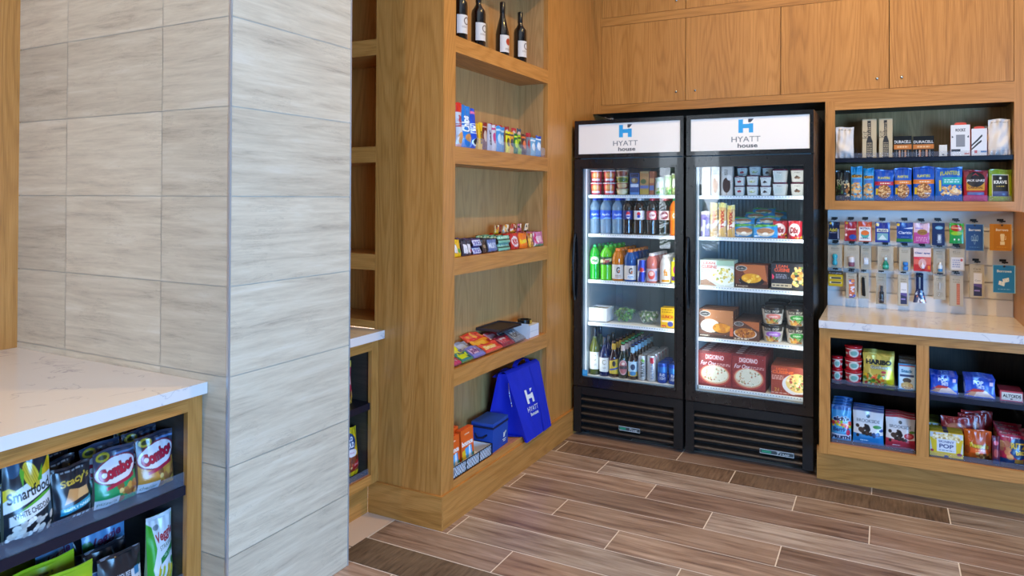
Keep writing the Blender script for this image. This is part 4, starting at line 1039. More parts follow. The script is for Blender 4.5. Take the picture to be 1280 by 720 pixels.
# fourth shelf: white box, salads, yellow carton
def row4():
    Z = 0.7085
    p = (0.1343,1.62,0.7085,0.1432,0.0886)
    t = thing('takeaway_box', 'white open-topped carton with brown handles beside the salad bowls', 'box', FACE(p))
    b = MB(); w, h, d = p[3] / 2, p[4], 0.13
    for q in ((-w, w, 0, 0.002), (-w, w, d - 0.002, d)): b.box(q[0], q[1], q[2], q[3], 0, h, 'e4e6e6')
    for q in ((-w, -w + 0.002), (w - 0.002, w)): b.box(q[0], q[1], 0.002, d - 0.002, 0, h, 'e4e6e6')
    b.box(-w, w, 0, d, 0, 0.003, 'd8dadc'); inst('tub', b.mesh('tub', MATTE), (0, 0, 0), parent=t)
    cv = Cv(2 * w - 0.006, d - 0.006, 'c9b9a6'); cv.blobs(0, 0, 1, 1, ['6a5238', '8a9a58', 'd8c8a8', '443424'], 40, 0.09, 3)
    X, Y = np.meshgrid(np.linspace(-w + 0.003, w - 0.003, cv.nx), np.linspace(0.003, d - 0.003, cv.ny))
    b = MB(); b.grid(np.stack([X, Y, h * 0.86 + 0.004 * np.sin(X * 300) * np.cos(Y * 260)], 2), cv.out()); inst('contents', b.mesh('contents', MATTE), (0, 0, 0), parent=t)
    for i, (q, lab, sd) in enumerate((((0.2743,1.72,0.7085,0.1822,0.0935), 'clear plastic salad bowl full of dark leafy greens, left of two', 3), ((0.4391,1.72,0.7085,0.1579,0.0854), 'clear plastic salad bowl with pale topping over greens, right of two', 9))):
        r, h = q[3] / 2, q[4]
        t = thing('salad_bowl', lab, 'bowl', (q[0], q[1], Z))
        b = MB(); b.lathe([(r * 0.52, 0), (r * 0.75, h * 0.22), (r * 0.95, h * 0.6), (r * 1.0, h * 0.78), (r * 1.03, h * 0.8), (r * 1.0, h * 0.84), (r * 0.8, h * 0.97), (r * 0.5, h)], 24); inst('bowl', b.mesh('bowl', BOWLP), (0, 0, 0), parent=t)
        R = random.Random(sd); b = MB()
        cols = ['3c7a2c', '4f9238', '2c642a', '86b44c', 'a8c878', '2f6426'] if i == 0 else ['3f7230', '7fa058', 'c8ccb4', 'dcd8c4', '4f8038', 'b0b89c']
        for _ in range(150):
            zz = R.uniform(0.16, 0.86); rm = r * (0.5 + 0.48 * min(zz / 0.62, 1)) * 0.93; a = R.uniform(0, 6.28); rr = 0.9 * rm * R.uniform(0.35, 0.92) ** 0.5
            if zz > 0.8: rr *= R.random()
            c = Vector((rr * math.cos(a), rr * math.sin(a), zz * h)); s = R.uniform(0.009, 0.018)
            u = Vector((R.uniform(-1, 1), R.uniform(-1, 1), R.uniform(-1, 1))).normalized(); v_ = u.orthogonal().normalized()
            b.add([c + u * s, c + v_ * s * 0.6, c - u * s, c - v_ * s * 0.6 + u.cross(v_) * s * 0.4], [(0, 1, 2, 3)], R.choice(cols))
        o = inst('leaves', b.mesh('leaves', MATTE), (0, 0, 0), parent=t); o['kind'] = 'stuff'
    q = (0.588,1.625,0.7085,0.0854,0.1222)
    cv = Cv(q[3], q[4], 'e8b810'); cv.lines(0.1, 0.72, 0.9, 0.95, 2, 'a07808').text('LUNCH', 0.5, 0.55, 0.16, 'c03018', w=0.8, bold=0.04).rect(0.1, 0.28, 0.9, 0.36, 'f0dcc0').ell(0.7, 0.2, 0.2, 0.12, '4050a8').rect(0.08, 0.04, 0.4, 0.14, 'd05830')
    inst('snack_carton', m_box(cv, 0.08, 'e0b010'), FACE(q), 0, 'yellow snack carton with red lettering right of the salad bowls', 'carton')
row4()

# top shelf of the left cooler
def row1():
    Z = 1.5305
    def cup(w, h, paint, lidc, base, lid=True):
        cv = Cv(w / 2 * 3.0, h * 0.86, base); paint(cv); r = w / 2
        b = MB(); b.lathe([(r * 0.74, 0), (r * 0.78, h * 0.02), (r * 0.92, h * 0.90)], 20, base); body = b.mesh('cup', GLOSS)
        band = m_band(cv, r * 0.785, h * 0.03, 3.0 / 0.85, r1=r * 0.925, name='cup_print', mt=GLOSS)
        b = MB(); b.lathe([(r * 0.92, h * 0.89), (r, h * 0.91), (r, h * 0.97), (r * 0.94, h)], 20, lidc); l = b.mesh('lid', PLAST)
        return body, band, l
    def put(name, label, cat, p, M, z, rz=0.25):
        t = thing(name, label, cat, (p[0], p[1], z), None, rz)
        for nm, m in zip(('cup', 'print', 'lid'), M): inst(nm, m, (0, 0, 0), parent=t)
        return t
    def fr(c): c.rect(0, 0, 1, 1, 'c02038').ell(0.5, 0.6, 0.26, 0.36, 'e88040').ell(0.5, 0.66, 0.16, 0.2, 'f0b070').rect(0.26, 0.14, 0.74, 0.32, 'f0e0e0')
    pa, pb = (0.1074,1.645,1.5305,0.0835,0.159), (0.2001,1.645,1.5305,0.0842,0.1577)
    M = cup(pa[3], pa[4] / 2 - 0.001, fr, 'ead8d8', 'a82038'); h = pa[4] / 2
    for p, side in ((pa, 'left'), (pb, 'right')):
        for k in range(2):
            t = put('fruit_cup', 'red fruit cup with orange picture, %s of the %s pair on the top cooler shelf' % (('bottom', 'top')[k], side), 'cup', p, M, Z + k * h)
            row_back(t, 2, 0.085, 'red fruit cup further back in the stacks on the top cooler shelf')
    q = (0.2865,1.645,1.5305,0.0832,0.1565)
    hh = q[4] / 4
    for k, (c1, c2) in enumerate((('b8a060', 'e8d8b0'), ('98381c', 'c8a878'), ('c8b438', '486028'), ('a88060', '803020'))):
        M = cup(q[3], hh, lambda c: c.rect(0, 0, 1, 1, c1).ell(0.5, 0.5, 0.3, 0.4, c2), 'c8c0a8', c1)
        put('dip_tub', 'flat %s dip tub, %s in the stack of four' % (('tan', 'reddish brown', 'yellow', 'light brown')[k], ('lowest', 'second from the bottom', 'third from the bottom', 'topmost')[k]), 'tub', q, M, Z + k * hh)
    def carton(p, base, lab, f, nb=0, bk=None):
        cv = Cv(p[3], p[4], base); f(cv)
        o = inst('yogurt_carton', m_box(cv, 0.06, base), (p[0], p[1], Z), 0, lab, 'carton')
        if nb: row_back(o, nb, 0.07, bk)
    carton((0.3747,1.62,1.5305,0.0604,0.1366), '3a5890', 'blue carton with fruit picture and white lettering on the top cooler shelf', lambda c: c.rect(0.1, 0.36, 0.9, 0.5, 'd8e0ec').ell(0.5, 0.66, 0.36, 0.13, '8a6a48').ell(0.4, 0.68, 0.16, 0.08, 'c8b080').rect(0.1, 0.82, 0.9, 0.96, '1c2c48').rect(0, 0, 1, 0.12, '5c8cc8'), 2, 'blue carton further back behind the front blue one')
    carton((0.4386,1.62,1.5305,0.057,0.1484), 'a88858', 'tan and orange carton beside the blue one', lambda c: c.rect(0, 0.45, 1, 0.9, 'c08850').ell(0.4, 0.56, 0.3, 0.1, '586838').rect(0.05, 0.28, 0.95, 0.4, '5868a8').rect(0, 0.05, 1, 0.22, 'b8983c'), 2, 'tan carton further back behind the front one')
    carton((0.4859,1.62,1.5305,0.0293,0.1478), 'a05838', 'narrow reddish carton beside the tan one', lambda c: c.rect(0, 0.5, 1, 0.7, 'c89058').rect(0, 0.2, 1, 0.4, '6070a8'))
    for i, (p, c) in enumerate((((0.5333,1.63,1.5305,0.056,0.1076), 'c8e0c8'), ((0.5865,1.63,1.5305,0.0453,0.122), 'a8cc90'), ((0.6261,1.63,1.5305,0.031,0.1314), '98a868'))):
        cv = Cv(p[3], p[4], c); cv.ell(0.5, 0.55, 0.3, 0.22, 'f4f4f0').blobs(0.1, 0.1, 0.9, 0.4, ['58a048', '88b850', 'd8d0a0'], 12, 0.12, i).rect(0, 0.94, 1, 1, 'e8f0e8')
        inst('veggie_pouch', m_pouch(cv, 0.05, seed=i), FACE(p), 0, ('pale green pouch right of the narrow reddish carton', 'green and white snack pouch, middle of three pouches', 'olive green pouch at the right end of the top cooler shelf')[i], 'pouch')
row1()

# ------------------------------------------------------------------ right cooler contents
def rrow1():
    Z = 1.528
    def barbox(p, lab, c1):
        cv = Cv(p[3], p[4], 'cfc8c0', g=0.0025); cv.rect(0.0, 0, 0.12, 1, '8a8078').ell(0.5, 0.36, 0.33, 0.26, c1).rect(0.24, 0.36, 0.76, 0.46, c1).ell(0.72, 0.62, 0.2, 0.1, 'f0e8e0').text('MAGNUM', 0.45, 0.8, 0.12, '54483c', w=0.3 * 1.6, rot=math.pi / 2).rect(0.46, 0.02, 0.54, 0.1, 'b09070')
        o = inst('ice_cream_box', m_box(cv, 0.05, 'b8b0a8'), FACE(p), 0, lab, 'box'); return o
    barbox((0.9433,1.62,1.528,0.0675,0.1699), 'tall pale ice cream box with dark chocolate bar picture', '3c2018')
    barbox((0.8777,1.62,1.528,0.0496,0.1709), 'tall pale ice cream box with caramel bar picture, second from the left', 'b07840')
    barbox((0.8218,1.62,1.528,0.0526,0.1719), 'tall pale ice cream box at the left end of the top freezer shelf', 'd0b080')
    def tub(p, n, h, art, lab, top=0.80):
        w = p[3]; out = []
        for k in range(n):
            cv = Cv(w * 0.88, h * 0.86, 'e0ddd4', g=0.0022)
            cv.text('Haagen', 0.5, 0.82, 0.09, '585048', w=0.4)
            if art == 'cherry': cv.ell(0.4, 0.46, 0.12, 0.12, 'c02030').ell(0.6, 0.48, 0.12, 0.12, 'b01828').rect(0.48, 0.5, 0.54, 0.68, '9a3040')
            if art == 'vanilla': cv.ell(0.5, 0.46, 0.32, 0.15, 'a8b060').ell(0.5, 0.5, 0.28, 0.12, 'ece8d0').ell(0.42, 0.4, 0.1, 0.1, 'c8c060')
            if art == 'choc': cv.poly([(0.2, 0.34), (0.45, 0.62), (0.8, 0.34)], '2c1c14').ell(0.42, 0.4, 0.14, 0.1, '4a3020')
            if art == 'nut': cv.poly([(0.2, 0.36), (0.45, 0.58), (0.82, 0.36)], '4a3020').ell(0.6, 0.36, 0.14, 0.09, '8a6040').ell(0.38, 0.36, 0.12, 0.08, '6a4a30')
            if art == 'pale': cv.lines(0.15, 0.2, 0.75, 0.7, 5, 'c0ccc0')
            r = w / 2; C = cv.out()
            t = thing('ice_cream_tub', lab % (('bottom', 'top')[k] if n > 1 else ''), 'tub', (p[0], p[1] + r * 0.8, Z + k * h))
            # square-round carton tapering downwards
            b = MB(); N = 28
            def ring(rr, z):
                P = []
                for i in range(N):
                    a = 2 * math.pi * i / N; q = (abs(math.cos(a)) ** 4 + abs(math.sin(a)) ** 4) ** -0.25
                    P.append((rr * q * math.sin(a), -rr * q * math.cos(a), z))
                return P
            zz = [(0.80, 0), (0.80, 0.002), (0.97, h * 0.88)]
            V = sum([ring(r * a_, b_) for a_, b_ in zz], [])
            F_ = [(j * N + i, j * N + (i + 1) % N, (j + 1) * N + (i + 1) % N, (j + 1) * N + i) for j in range(2) for i in range(N)] + [tuple(range(N - 1, -1, -1))]
            b.add(V, F_, 'dcd9d0', smooth=True)
            X, Zq = np.meshgrid(np.linspace(-1, 1, cv.nx), np.linspace(0.02, 0.86, cv.ny))
            rr = r * (0.80 + 0.17 * Zq / 0.88)
            b.grid(np.stack([X * rr * 0.86, -rr * (1 - 0.0) - 0.0006 + 0 * X, Zq * h], 2), C)
            inst('carton', b.mesh('carton', MATTE), (0, 0, 0), parent=t)
            b = MB(); V = ring(r * 0.97, h * 0.87) + ring(r, h * 0.88) + ring(r, h * 0.99) + ring(r * 0.95, h)
            F_ = [(j * N + i, j * N + (i + 1) % N, (j + 1) * N + (i + 1) % N, (j + 1) * N + i) for j in range(3) for i in range(N)] + [tuple(range(3 * N, 4 * N))]
            b.add(V, F_, '5a1030'); inst('lid', b.mesh('lid', PLAST), (0, 0, 0), parent=t)
            out.append(t)
        return out
    for p, a, w_ in (((1.0137,1.64,1.528,0.0621,0.1154), 'cherry', 'cherries'), ((1.0867,1.64,1.528,0.0702,0.1194), 'vanilla', 'vanilla flower'), ((1.1609,1.64,1.528,0.0646,0.1139), 'choc', 'chocolate pieces')):
        ts = tub(p, 2, p[4] / 2, a, 'small white ice cream tub with ' + w_ + ', %s of its stack')
        for t in ts: row_back(t, 1, 0.085, 'small ice cream tub with dark lid standing further back on the top shelf')
        t = row_back(ts[1], 1, 0.085, 'small ice cream tub on a third tier behind the front stacks')[0]; t.location.z += p[4] / 2
    tub((1.2349,1.66,1.528,0.0911,0.1696), 2, 0.0775, 'pale', 'large white ice cream tub with pale print, %s of the left large stack')
    tub((1.3333,1.66,1.528,0.0796,0.168), 2, 0.0775, 'nut', 'large white ice cream tub with nut picture, %s of the right large stack')
rrow1()
def rrow2():
    Z = 1.2805
    def barp(p, base, txt, tc, lab, top, seed, lean):
        cv = Cv(p[3], p[4], base, g=0.0022); cv.rect(0, 0.86, 1, 1, top).text(txt, 0.5, 0.5, 0.5, tc, w=0.55 * p[4] / p[3], rot=math.pi / 2, bold=0.04, out='e8dcc0', ow=0.004) if False else None
        cv.rect(0, 0.86, 1, 1, top).poly([(0, 0.2), (1, 0.34), (1, 0.5), (0, 0.36)], 'f0e6d0')
        cv.text(txt, 0.5, 0.52, 0.42 * p[3] / p[4], tc, w=0.55 * p[4] / p[3], rot=math.pi / 2, bold=0.04)
        inst('candy_ice_cream_bar', m_pouch(cv, 0.03, seed=seed, fold=0.8), FACE(p), 0, lab, 'ice cream bar', rx=lean)
    barp((0.8133,1.64,1.2805,0.0529,0.1515), '8a78b0', 'Snick', '3a2890', 'purple wrapped ice cream bar standing at the left end', 'e0d4c0', 1, 0)
    barp((0.8691,1.63,1.2805,0.045,0.2029), 'd8a848', 'TWIX', 'b82028', 'gold wrapped ice cream bar, left of the three gold ones', 'e8d060', 2, 0)
    barp((0.9217,1.62,1.2805,0.0468,0.2033), 'd8b068', 'TWIX', 'b82028', 'gold wrapped ice cream bar, middle of the three gold ones', 'e8dc80', 3, 0)
    barp((0.9702,1.62,1.2805,0.0453,0.1899), 'd0a458', 'TWIX', 'a81c28', 'gold wrapped ice cream bar next to the blue packs', 'e8d470', 4, 0)
    # clear bin in front of the bars
    tray('acrylic_bin', 'clear acrylic bin holding the upright ice cream bars', (0.797, 0.992), 1.612, 1.2806, 0.10, 0.08, [0.885], None)
    # pile of blue ice cream sandwiches, lying flat
    def sand(w, h, seed):
        cv = Cv(w, h, '2a90d0', g=0.0022); cv.poly([(0, 0.75), (1, 0.9), (1, 1), (0, 1)], '58a848').ell(0.5, 0.42, 0.36, 0.34, 'd8cdb8').ell(0.5, 0.52, 0.36, 0.2, 'a87850').ell(0.5, 0.3, 0.12, 0.12, 'f0ece0').lines(0.05, 0.05, 0.3, 0.2, 1, 'fff')
        return m_pouch(cv, 0.028, seed=seed, fold=1.4, bot=0.4, gusset=0.5)
    m1, m2 = sand(0.135, 0.075, 1), sand(0.135, 0.075, 5)
    k = 0
    words = ['front left of the lowest tier', 'front right of the lowest tier', 'left in the second tier', 'right in the second tier', 'left in the third tier', 'right in the third tier', 'on top of the pile']
    for i, (x, y, z, rx, rz) in enumerate(((1.04, 1.625, 0.003, 0.05, 0), (1.165, 1.625, 0.003, 0.05, 0.04), (1.03, 1.67, 0.070, -0.9, 0.1), (1.16, 1.67, 0.074, -0.85, -0.12), (1.08, 1.70, 0.098, -0.9, -0.1), (1.18, 1.74, 0.102, -0.8, 0.15), (1.12, 1.76, 0.122, -0.85, 0.05))):
        inst('ice_cream_sandwich', (m1, m2)[i % 2], (x, y, Z + z), rz, 'blue wrapped ice cream sandwich, ' + words[i], 'ice cream sandwich', 'blue ice cream sandwiches', rx=rx)
    for i, (p, lab) in enumerate((((1.2416,1.625,1.2805,0.0828,0.1018), 'red pouch of ice cream bites with white lettering, left of two'), ((1.3269,1.625,1.2805,0.0748,0.1034), 'red pouch of ice cream bites, right of two'))):
        cv = Cv(p[3], p[4], 'c01c30', g=0.0022); cv.ell(0.44, 0.5, 0.42, 0.34, 'f0dcdc').text('Dibs', 0.44, 0.48, 0.34, '8a1828', w=0.6, shear=0.2, bold=0.05).blobs(0.5, 0.0, 1, 0.25, ['e8c030', '602818'], 8, 0.07, i).rect(0, 0.95, 1, 1, '901020')
        inst('ice_cream_bites_pouch', m_pouch(cv, 0.05, seed=i + 8, bot=0.7), FACE(p), 0, lab, 'pouch')
rrow2()
def meal(cv, d, side, topc, p, lab, nm='frozen_meal_box', cat='frozen meal', rz=0.0, topcv=None):
    sc = Cv(d, p[4], side); sc.lines(0.1, 0.15, 0.9, 0.85, 6, topc)
    return inst(nm, m_box(cv, d, side, topc, topcv=topcv, sidecv=sc), FACE(p), rz, lab, cat)
def food(cv, cx, cy, rx, ry, plate, cols, n, sz, seed):
    cv.ell(cx, cy, rx, ry, plate).blobs(cx - rx, cy - ry, cx + rx, cy + ry, cols, n, sz, seed, inside=(cx, cy, rx * 0.86, ry * 0.8)); return cv
def rrow345():
    P_ = ['e8dc90', 'd8c060', 'f0ecc0', '8a9a40', 'c8b858']
    p = (0.8876,1.62,0.985,0.2001,0.1537)
    cv = Cv(p[3], p[4], 'ccd4cc', g=0.002); cv.rect(0.5, 0.8, 1, 1, '98b8a0'); food(cv, 0.72, 0.42, 0.36, 0.36, 'e8ece0', P_, 130, 0.035, 1)
    cv.text('LEAN', 0.28, 0.88, 0.10, 'b84840', w=0.34, bold=0.02).text('CUISINE', 0.28, 0.74, 0.13, 'b84840', w=0.44, bold=0.03).poly([(0.02, 0.02), (0.5, 0.02), (0.2, 0.26), (0.02, 0.2)], '9a7860').lines(0.05, 0.5, 0.3, 0.66, 3, '98a8a0')
    o = meal(cv, 0.035, 'b8c4b8', 'a8b8a8', p, 'white frozen meal box with pasta on the middle freezer shelf'); row_back(o, 2, 0.05, 'white frozen pasta box further back on the middle freezer shelf')
    p = (1.0857,1.625,0.985,0.1859,0.1364)
    cv = Cv(p[3], p[4], '6a3420', g=0.002); cv.poly([(0.12, 1), (0.9, 1), (0.98, 0.3), (0.3, 0.6)], 'b86838').rect(0, 0, 1, 0.18, '381c14').ell(0.5, 0.3, 0.38, 0.2, '241818'); food(cv, 0.5, 0.42, 0.3, 0.2, 'e0a020', ['f0b830', 'e09818', 'f8d060'], 60, 0.04, 2)
    cv.ell(0.2, 0.83, 0.17, 0.11, 'd8d8d0').ell(0.2, 0.83, 0.15, 0.09, '24201c').text("Stouffer's", 0.2, 0.83, 0.07, 'e8e8e0', w=0.24).text('Lasagna', 0.22, 0.08, 0.1, 'f0e0c0', w=0.36)
    o = meal(cv, 0.04, '502818', '6a3820', p, 'brown frozen meal box with macaroni in a black dish'); row_back(o, 2, 0.05, 'brown frozen meal box further back behind the macaroni one')
    p = (1.289,1.625,0.985,0.1853,0.153)
    cv = Cv(p[3], p[4], '24262c', g=0.002); food(cv, 0.80, 0.5, 0.24, 0.46, '303038', ['e8c068', 'd8a848', 'c88838', '78983c', 'f0d890'], 90, 0.045, 4)
    cv.text('LEAN', 0.32, 0.88, 0.11, 'e05830', w=0.34, bold=0.03).text('CUISINE', 0.32, 0.74, 0.13, 'e05830', w=0.44, bold=0.04).lines(0.14, 0.42, 0.46, 0.6, 3, '9898a8').poly([(0.03, 0.6), (0.1, 0.5), (0.08, 0.4), (0.03, 0.4)], 'e03858').rect(0.02, 0.1, 0.6, 0.24, 'c8b898').lines(0.05, 0.13, 0.56, 0.21, 1, '504840')
    o = meal(cv, 0.04, '1c1e24', '1c1e24', p, 'black frozen meal box with dumplings at the right of the shelf'); row_back(o, 2, 0.05, 'black frozen meal box further back behind the dumplings one')
    # fourth shelf
    p = (0.8837,1.62,0.676,0.2002,0.1658)
    cv = Cv(p[3], p[4], '6c4028', g=0.002); cv.poly([(0.1, 1), (1, 1), (1, 0.25), (0.2, 0.55)], 'b87848').ell(0.48, 0.36, 0.46, 0.2, '2c2424'); food(cv, 0.33, 0.42, 0.28, 0.24, 'e8dcc8', ['f4ecdc', 'e8dcc8', 'd8c0a0'], 50, 0.05, 3); food(cv, 0.66, 0.36, 0.26, 0.17, 'd88820', ['e8a030', 'c87818'], 40, 0.05, 6)
    cv.ell(0.18, 0.84, 0.16, 0.1, 'd8d8d0').ell(0.18, 0.84, 0.14, 0.08, '24201c').text("Stouffer's", 0.18, 0.84, 0.06, 'e8e8e0', w=0.22).rect(0, 0, 1, 0.12, '402418').lines(0.04, 0.03, 0.3, 0.1, 1, 'e8d8b8').rect(0.9, 0.1, 1, 0.4, 'd86838')
    o = meal(cv, 0.06, '583020', '7a4c30', p, 'brown frozen meal box with turkey dinner, left on the fourth freezer shelf'); row_back(o, 2, 0.07, 'brown frozen meal box further back behind the turkey dinner')
    p = (1.058,1.622,0.676,0.146,0.1109)
    cv = Cv(p[3], p[4], '5a3422', g=0.002); cv.poly([(0.3, 1), (1, 1), (1, 0.5)], 'b06030').ell(0.46, 0.36, 0.44, 0.26, 'e0d8d0'); food(cv, 0.46, 0.38, 0.40, 0.26, 'b06820', ['c87828', 'a85818', 'd89038', '804010'], 70, 0.05, 7)
    cv.ell(0.22, 0.84, 0.18, 0.11, 'd8d8d0').ell(0.22, 0.84, 0.16, 0.09, '24201c').text("Stouffer's", 0.22, 0.84, 0.07, 'e8e8e0', w=0.24).lines(0.04, 0.02, 0.6, 0.12, 1, 'e8d8b8')
    tc = Cv(p[3], 0.05, '4a2a1c'); tc.lines(0.1, 0.2, 0.8, 0.8, 3, '8a6a50')
    o = meal(cv, 0.05, '482818', '5c3828', p, 'small brown frozen meal box with beef dish beside the turkey dinner', topcv=tc)
    row_back(o, 5, 0.053, 'small brown frozen meal box further back in its row')
    def bowl(p, z, h, band, lab):
        w = p[3]; cv = Cv(w * 0.92, h * 0.84, 'd0cabc', g=0.002)
        cv.rect(0, 0.7, 1, 1, '2c2824').text('BOL POP', 0.42, 0.83, 0.16, 'e8e0c8', w=0.7).ell(0.5, 0.50, 0.40, 0.19, band).lines(0.28, 0.44, 0.72, 0.56, 2, 'f0ece4').blobs(0.05, 0.0, 0.75, 0.3, ['d89838', 'c87828', 'e8c060', '8a5028', '78983c'], 40, 0.06, 5).poly([(0.6, 0.1), (0.98, 0.5), (0.98, 0.54), (0.58, 0.14)], '1c1c1c').poly([(0.66, 0.04), (1, 0.4), (1, 0.44), (0.64, 0.08)], '1c1c1c')
        t = thing('frozen_meal_bowl', lab, 'frozen meal', (p[0], p[1] + w / 2, z))
        r = w / 2; b = MB(); b.lathe([(r * 0.74, 0), (r * 0.78, 0.003), (r * 0.96, h * 0.86)], 24, 'c8c2b4'); inst('carton_bowl', b.mesh('carton_bowl', MATTE), (0, 0, 0), parent=t)
        inst('print', m_band(cv, r * 0.79, h * 0.03, 1.9, r1=r * 0.965, name='print'), (0, 0, 0), parent=t, rz=0.2)
        b = MB(); b.lathe([(r * 0.96, h * 0.85), (r, h * 0.87), (r, h * 0.96), (r * 0.95, h * 0.965), (r * 0.93, h)], 24, '1e1c1a'); inst('lid', b.mesh('lid', PLAST), (0, 0, 0), parent=t)
        return t
    pa, pb = (1.1968,1.63,0.676,0.1299,0.2047), (1.326,1.63,0.676,0.1198,0.2076)
    h = pa[4] / 2
    t1 = bowl(pa, 0.676, h, 'a868c0', 'frozen meal bowl with purple band, bottom of the left stack'); t2 = bowl(pa, 0.676 + h, h, 'd87868', 'frozen meal bowl with coral band, top of the left stack')
    t3 = bowl(pb, 0.676, h, '209030', 'frozen meal bowl with green band, bottom of the right stack'); t4 = bowl(pb, 0.676 + h, h, '209030', 'frozen meal bowl with green band, top of the right stack')
    for t, w_ in ((t2, 'left'), (t4, 'right')):
        row_back(t, 2, 0.145, 'black-lidded frozen meal bowl further back in the %s stack' % w_)
    for t, w_ in ((t1, 'left'), (t3, 'right')):
        row_back(t, 2, 0.145, 'frozen meal bowl at the bottom further back in the %s stack' % w_)
    # bottom shelf
    def pizza(p, lab, bk):
        cv = Cv(p[3], p[4], '8a2424', g=0.002); cv.rect(0, 0, 1, 0.06, '701a1c').ell(0.5, 0.34, 0.46, 0.30, 'b84838').ell(0.5, 0.35, 0.42, 0.265, 'd8a880').ell(0.5, 0.36, 0.38, 0.235, 'e4dcc0').blobs(0.16, 0.16, 0.84, 0.55, ['c8a870', 'b87858', 'e8e4cc', '708048', 'd8b890'], 50, 0.022, 4, inside=(0.5, 0.36, 0.36, 0.22))
        cv.rect(0.2, 0.74, 0.78, 0.92, 'a83030').text('DIGIORNO', 0.49, 0.83, 0.13, 'f0dcd8', w=0.54, bold=0.03).text('For One', 0.3, 0.655, 0.12, 'f4e8e8', w=0.46, shear=0.35, bold=0.01).lines(0.56, 0.6, 0.95, 0.68, 2, 'd8a8a0').rect(0, 0.93, 0.4, 1, '6a1c20')
        tc = Cv(p[3], 0.06, '7c2a2a'); tc.rect(0.1, 0.2, 0.3, 0.8, 'e0d0cc').lines(0.4, 0.2, 0.9, 0.8, 2, 'c8a0a0')
        o = meal(cv, 0.05, '7a2222', '7c2a2a', p, lab, 'frozen_pizza_box', 'frozen pizza', topcv=tc)
        row_back(o, 5, 0.055, bk)
    pizza((0.88,1.61,0.386,0.1961,0.2087), 'dark red frozen pizza box, left of two on the bottom freezer shelf', 'dark red pizza box further back in the left row')
    pizza((1.0745,1.61,0.386,0.1883,0.2102), 'dark red frozen pizza box, right of two beside the noodle meal', 'dark red pizza box further back in the right row')
    p = (1.2979,1.612,0.386,0.1971,0.1629)
    cv = Cv(p[3], p[4], '9a3c28', g=0.002); cv.ell(0.74, 0.40, 0.42, 0.36, 'dcd8d8'); food(cv, 0.76, 0.46, 0.34, 0.32, 'e0c070', ['e8d090', 'd8b060', 'f0e0b0', 'a84838', '78903c'], 110, 0.035, 8)
    cv.text('LEAN', 0.3, 0.9, 0.08, 'e8682c', w=0.3, bold=0.03).text('CUISINE', 0.34, 0.79, 0.11, 'e8682c', w=0.6, bold=0.04).lines(0.03, 0.52, 0.36, 0.68, 3, 'e0b0a0').text('21', 0.16, 0.18, 0.12, 'e8b040', w=0.12).lines(0.02, 0.04, 0.5, 0.1, 1, 'd8b0a0').poly([(0.3, 0), (1, 0), (1, 0.12)], '7a3020')
    o = meal(cv, 0.045, '7a3020', '8a4830', p, 'orange-red frozen meal box with noodles at the right of the bottom freezer shelf'); row_back(o, 4, 0.05, 'orange-red frozen meal box further back behind the noodles one')
rrow345()

# ------------------------------------------------------------------ wine bottles on the top tower shelf
def tower_wine():
    Z = 2.2665
    wp = [(0.93, 0), (1, 0.012), (1, 0.10), (1, 0.60), (0.93, 0.66), (0.62, 0.71), (0.40, 0.76), (0.36, 0.82), (0.36, 0.98), (0.38, 0.985)]
    wb = [(0.93, 0), (1, 0.012), (1, 0.10), (1, 0.42), (0.90, 0.50), (0.66, 0.62), (0.45, 0.72), (0.38, 0.80), (0.36, 0.98), (0.38, 0.985)]
    rows = [((-0.075,0.2569,2.2665,0.0811,0.2095), wp, 'a', 'dark wine bottle with large pale label, nearest the tower\'s front stile'),
            ((-0.075,0.4345,2.2665,0.1128,0.2496), wp, 'a', 'dark wine bottle with small label, second from the left on the top shelf'),
            ((-0.075,0.6923,2.2665,0.1637,0.2784), wb, 'b', 'dark sloping-shoulder wine bottle with red round spot on the label'),
            ((-0.075,0.9047,2.2665,0.155,0.2858), wp, 'a', 'dark wine bottle with ring emblem, rightmost on the top shelf')]
    for p, prof, k, lab in rows:
        r = 0.0375; h = 0.305 if k == 'a' else 0.31
        cv = Cv(r * 2.3, h * (0.30 if k == 'a' else 0.30), 'd9cfc4', g=0.002)
        if k == 'a': cv.ell(0.62, 0.68, 0.2, 0.2, '3a2018').ell(0.62, 0.68, 0.15, 0.155, 'd9cfc4').rect(0.68, 0.6, 0.84, 0.76, 'd9cfc4').lines(0.3, 0.3, 0.7, 0.42, 2, '9a8878')
        else: cv.ell(0.6, 0.62, 0.2, 0.2, 'b03818').lines(0.35, 0.14, 0.75, 0.26, 2, '8a7868')
        B = bottle('w', 'dark_wine', h, r, m_band(cv, r * 1.01, h * (0.14 if k == 'a' else 0.10), 2.3), cap='141214', prof=prof, caph=0.2, capr=r * 0.40)
        put_bottle(B, 'wine_bottle', lab, 'bottle', (p[0], p[1], Z), rz=QR - 0.25, capname='foil_capsule')
tower_wine()

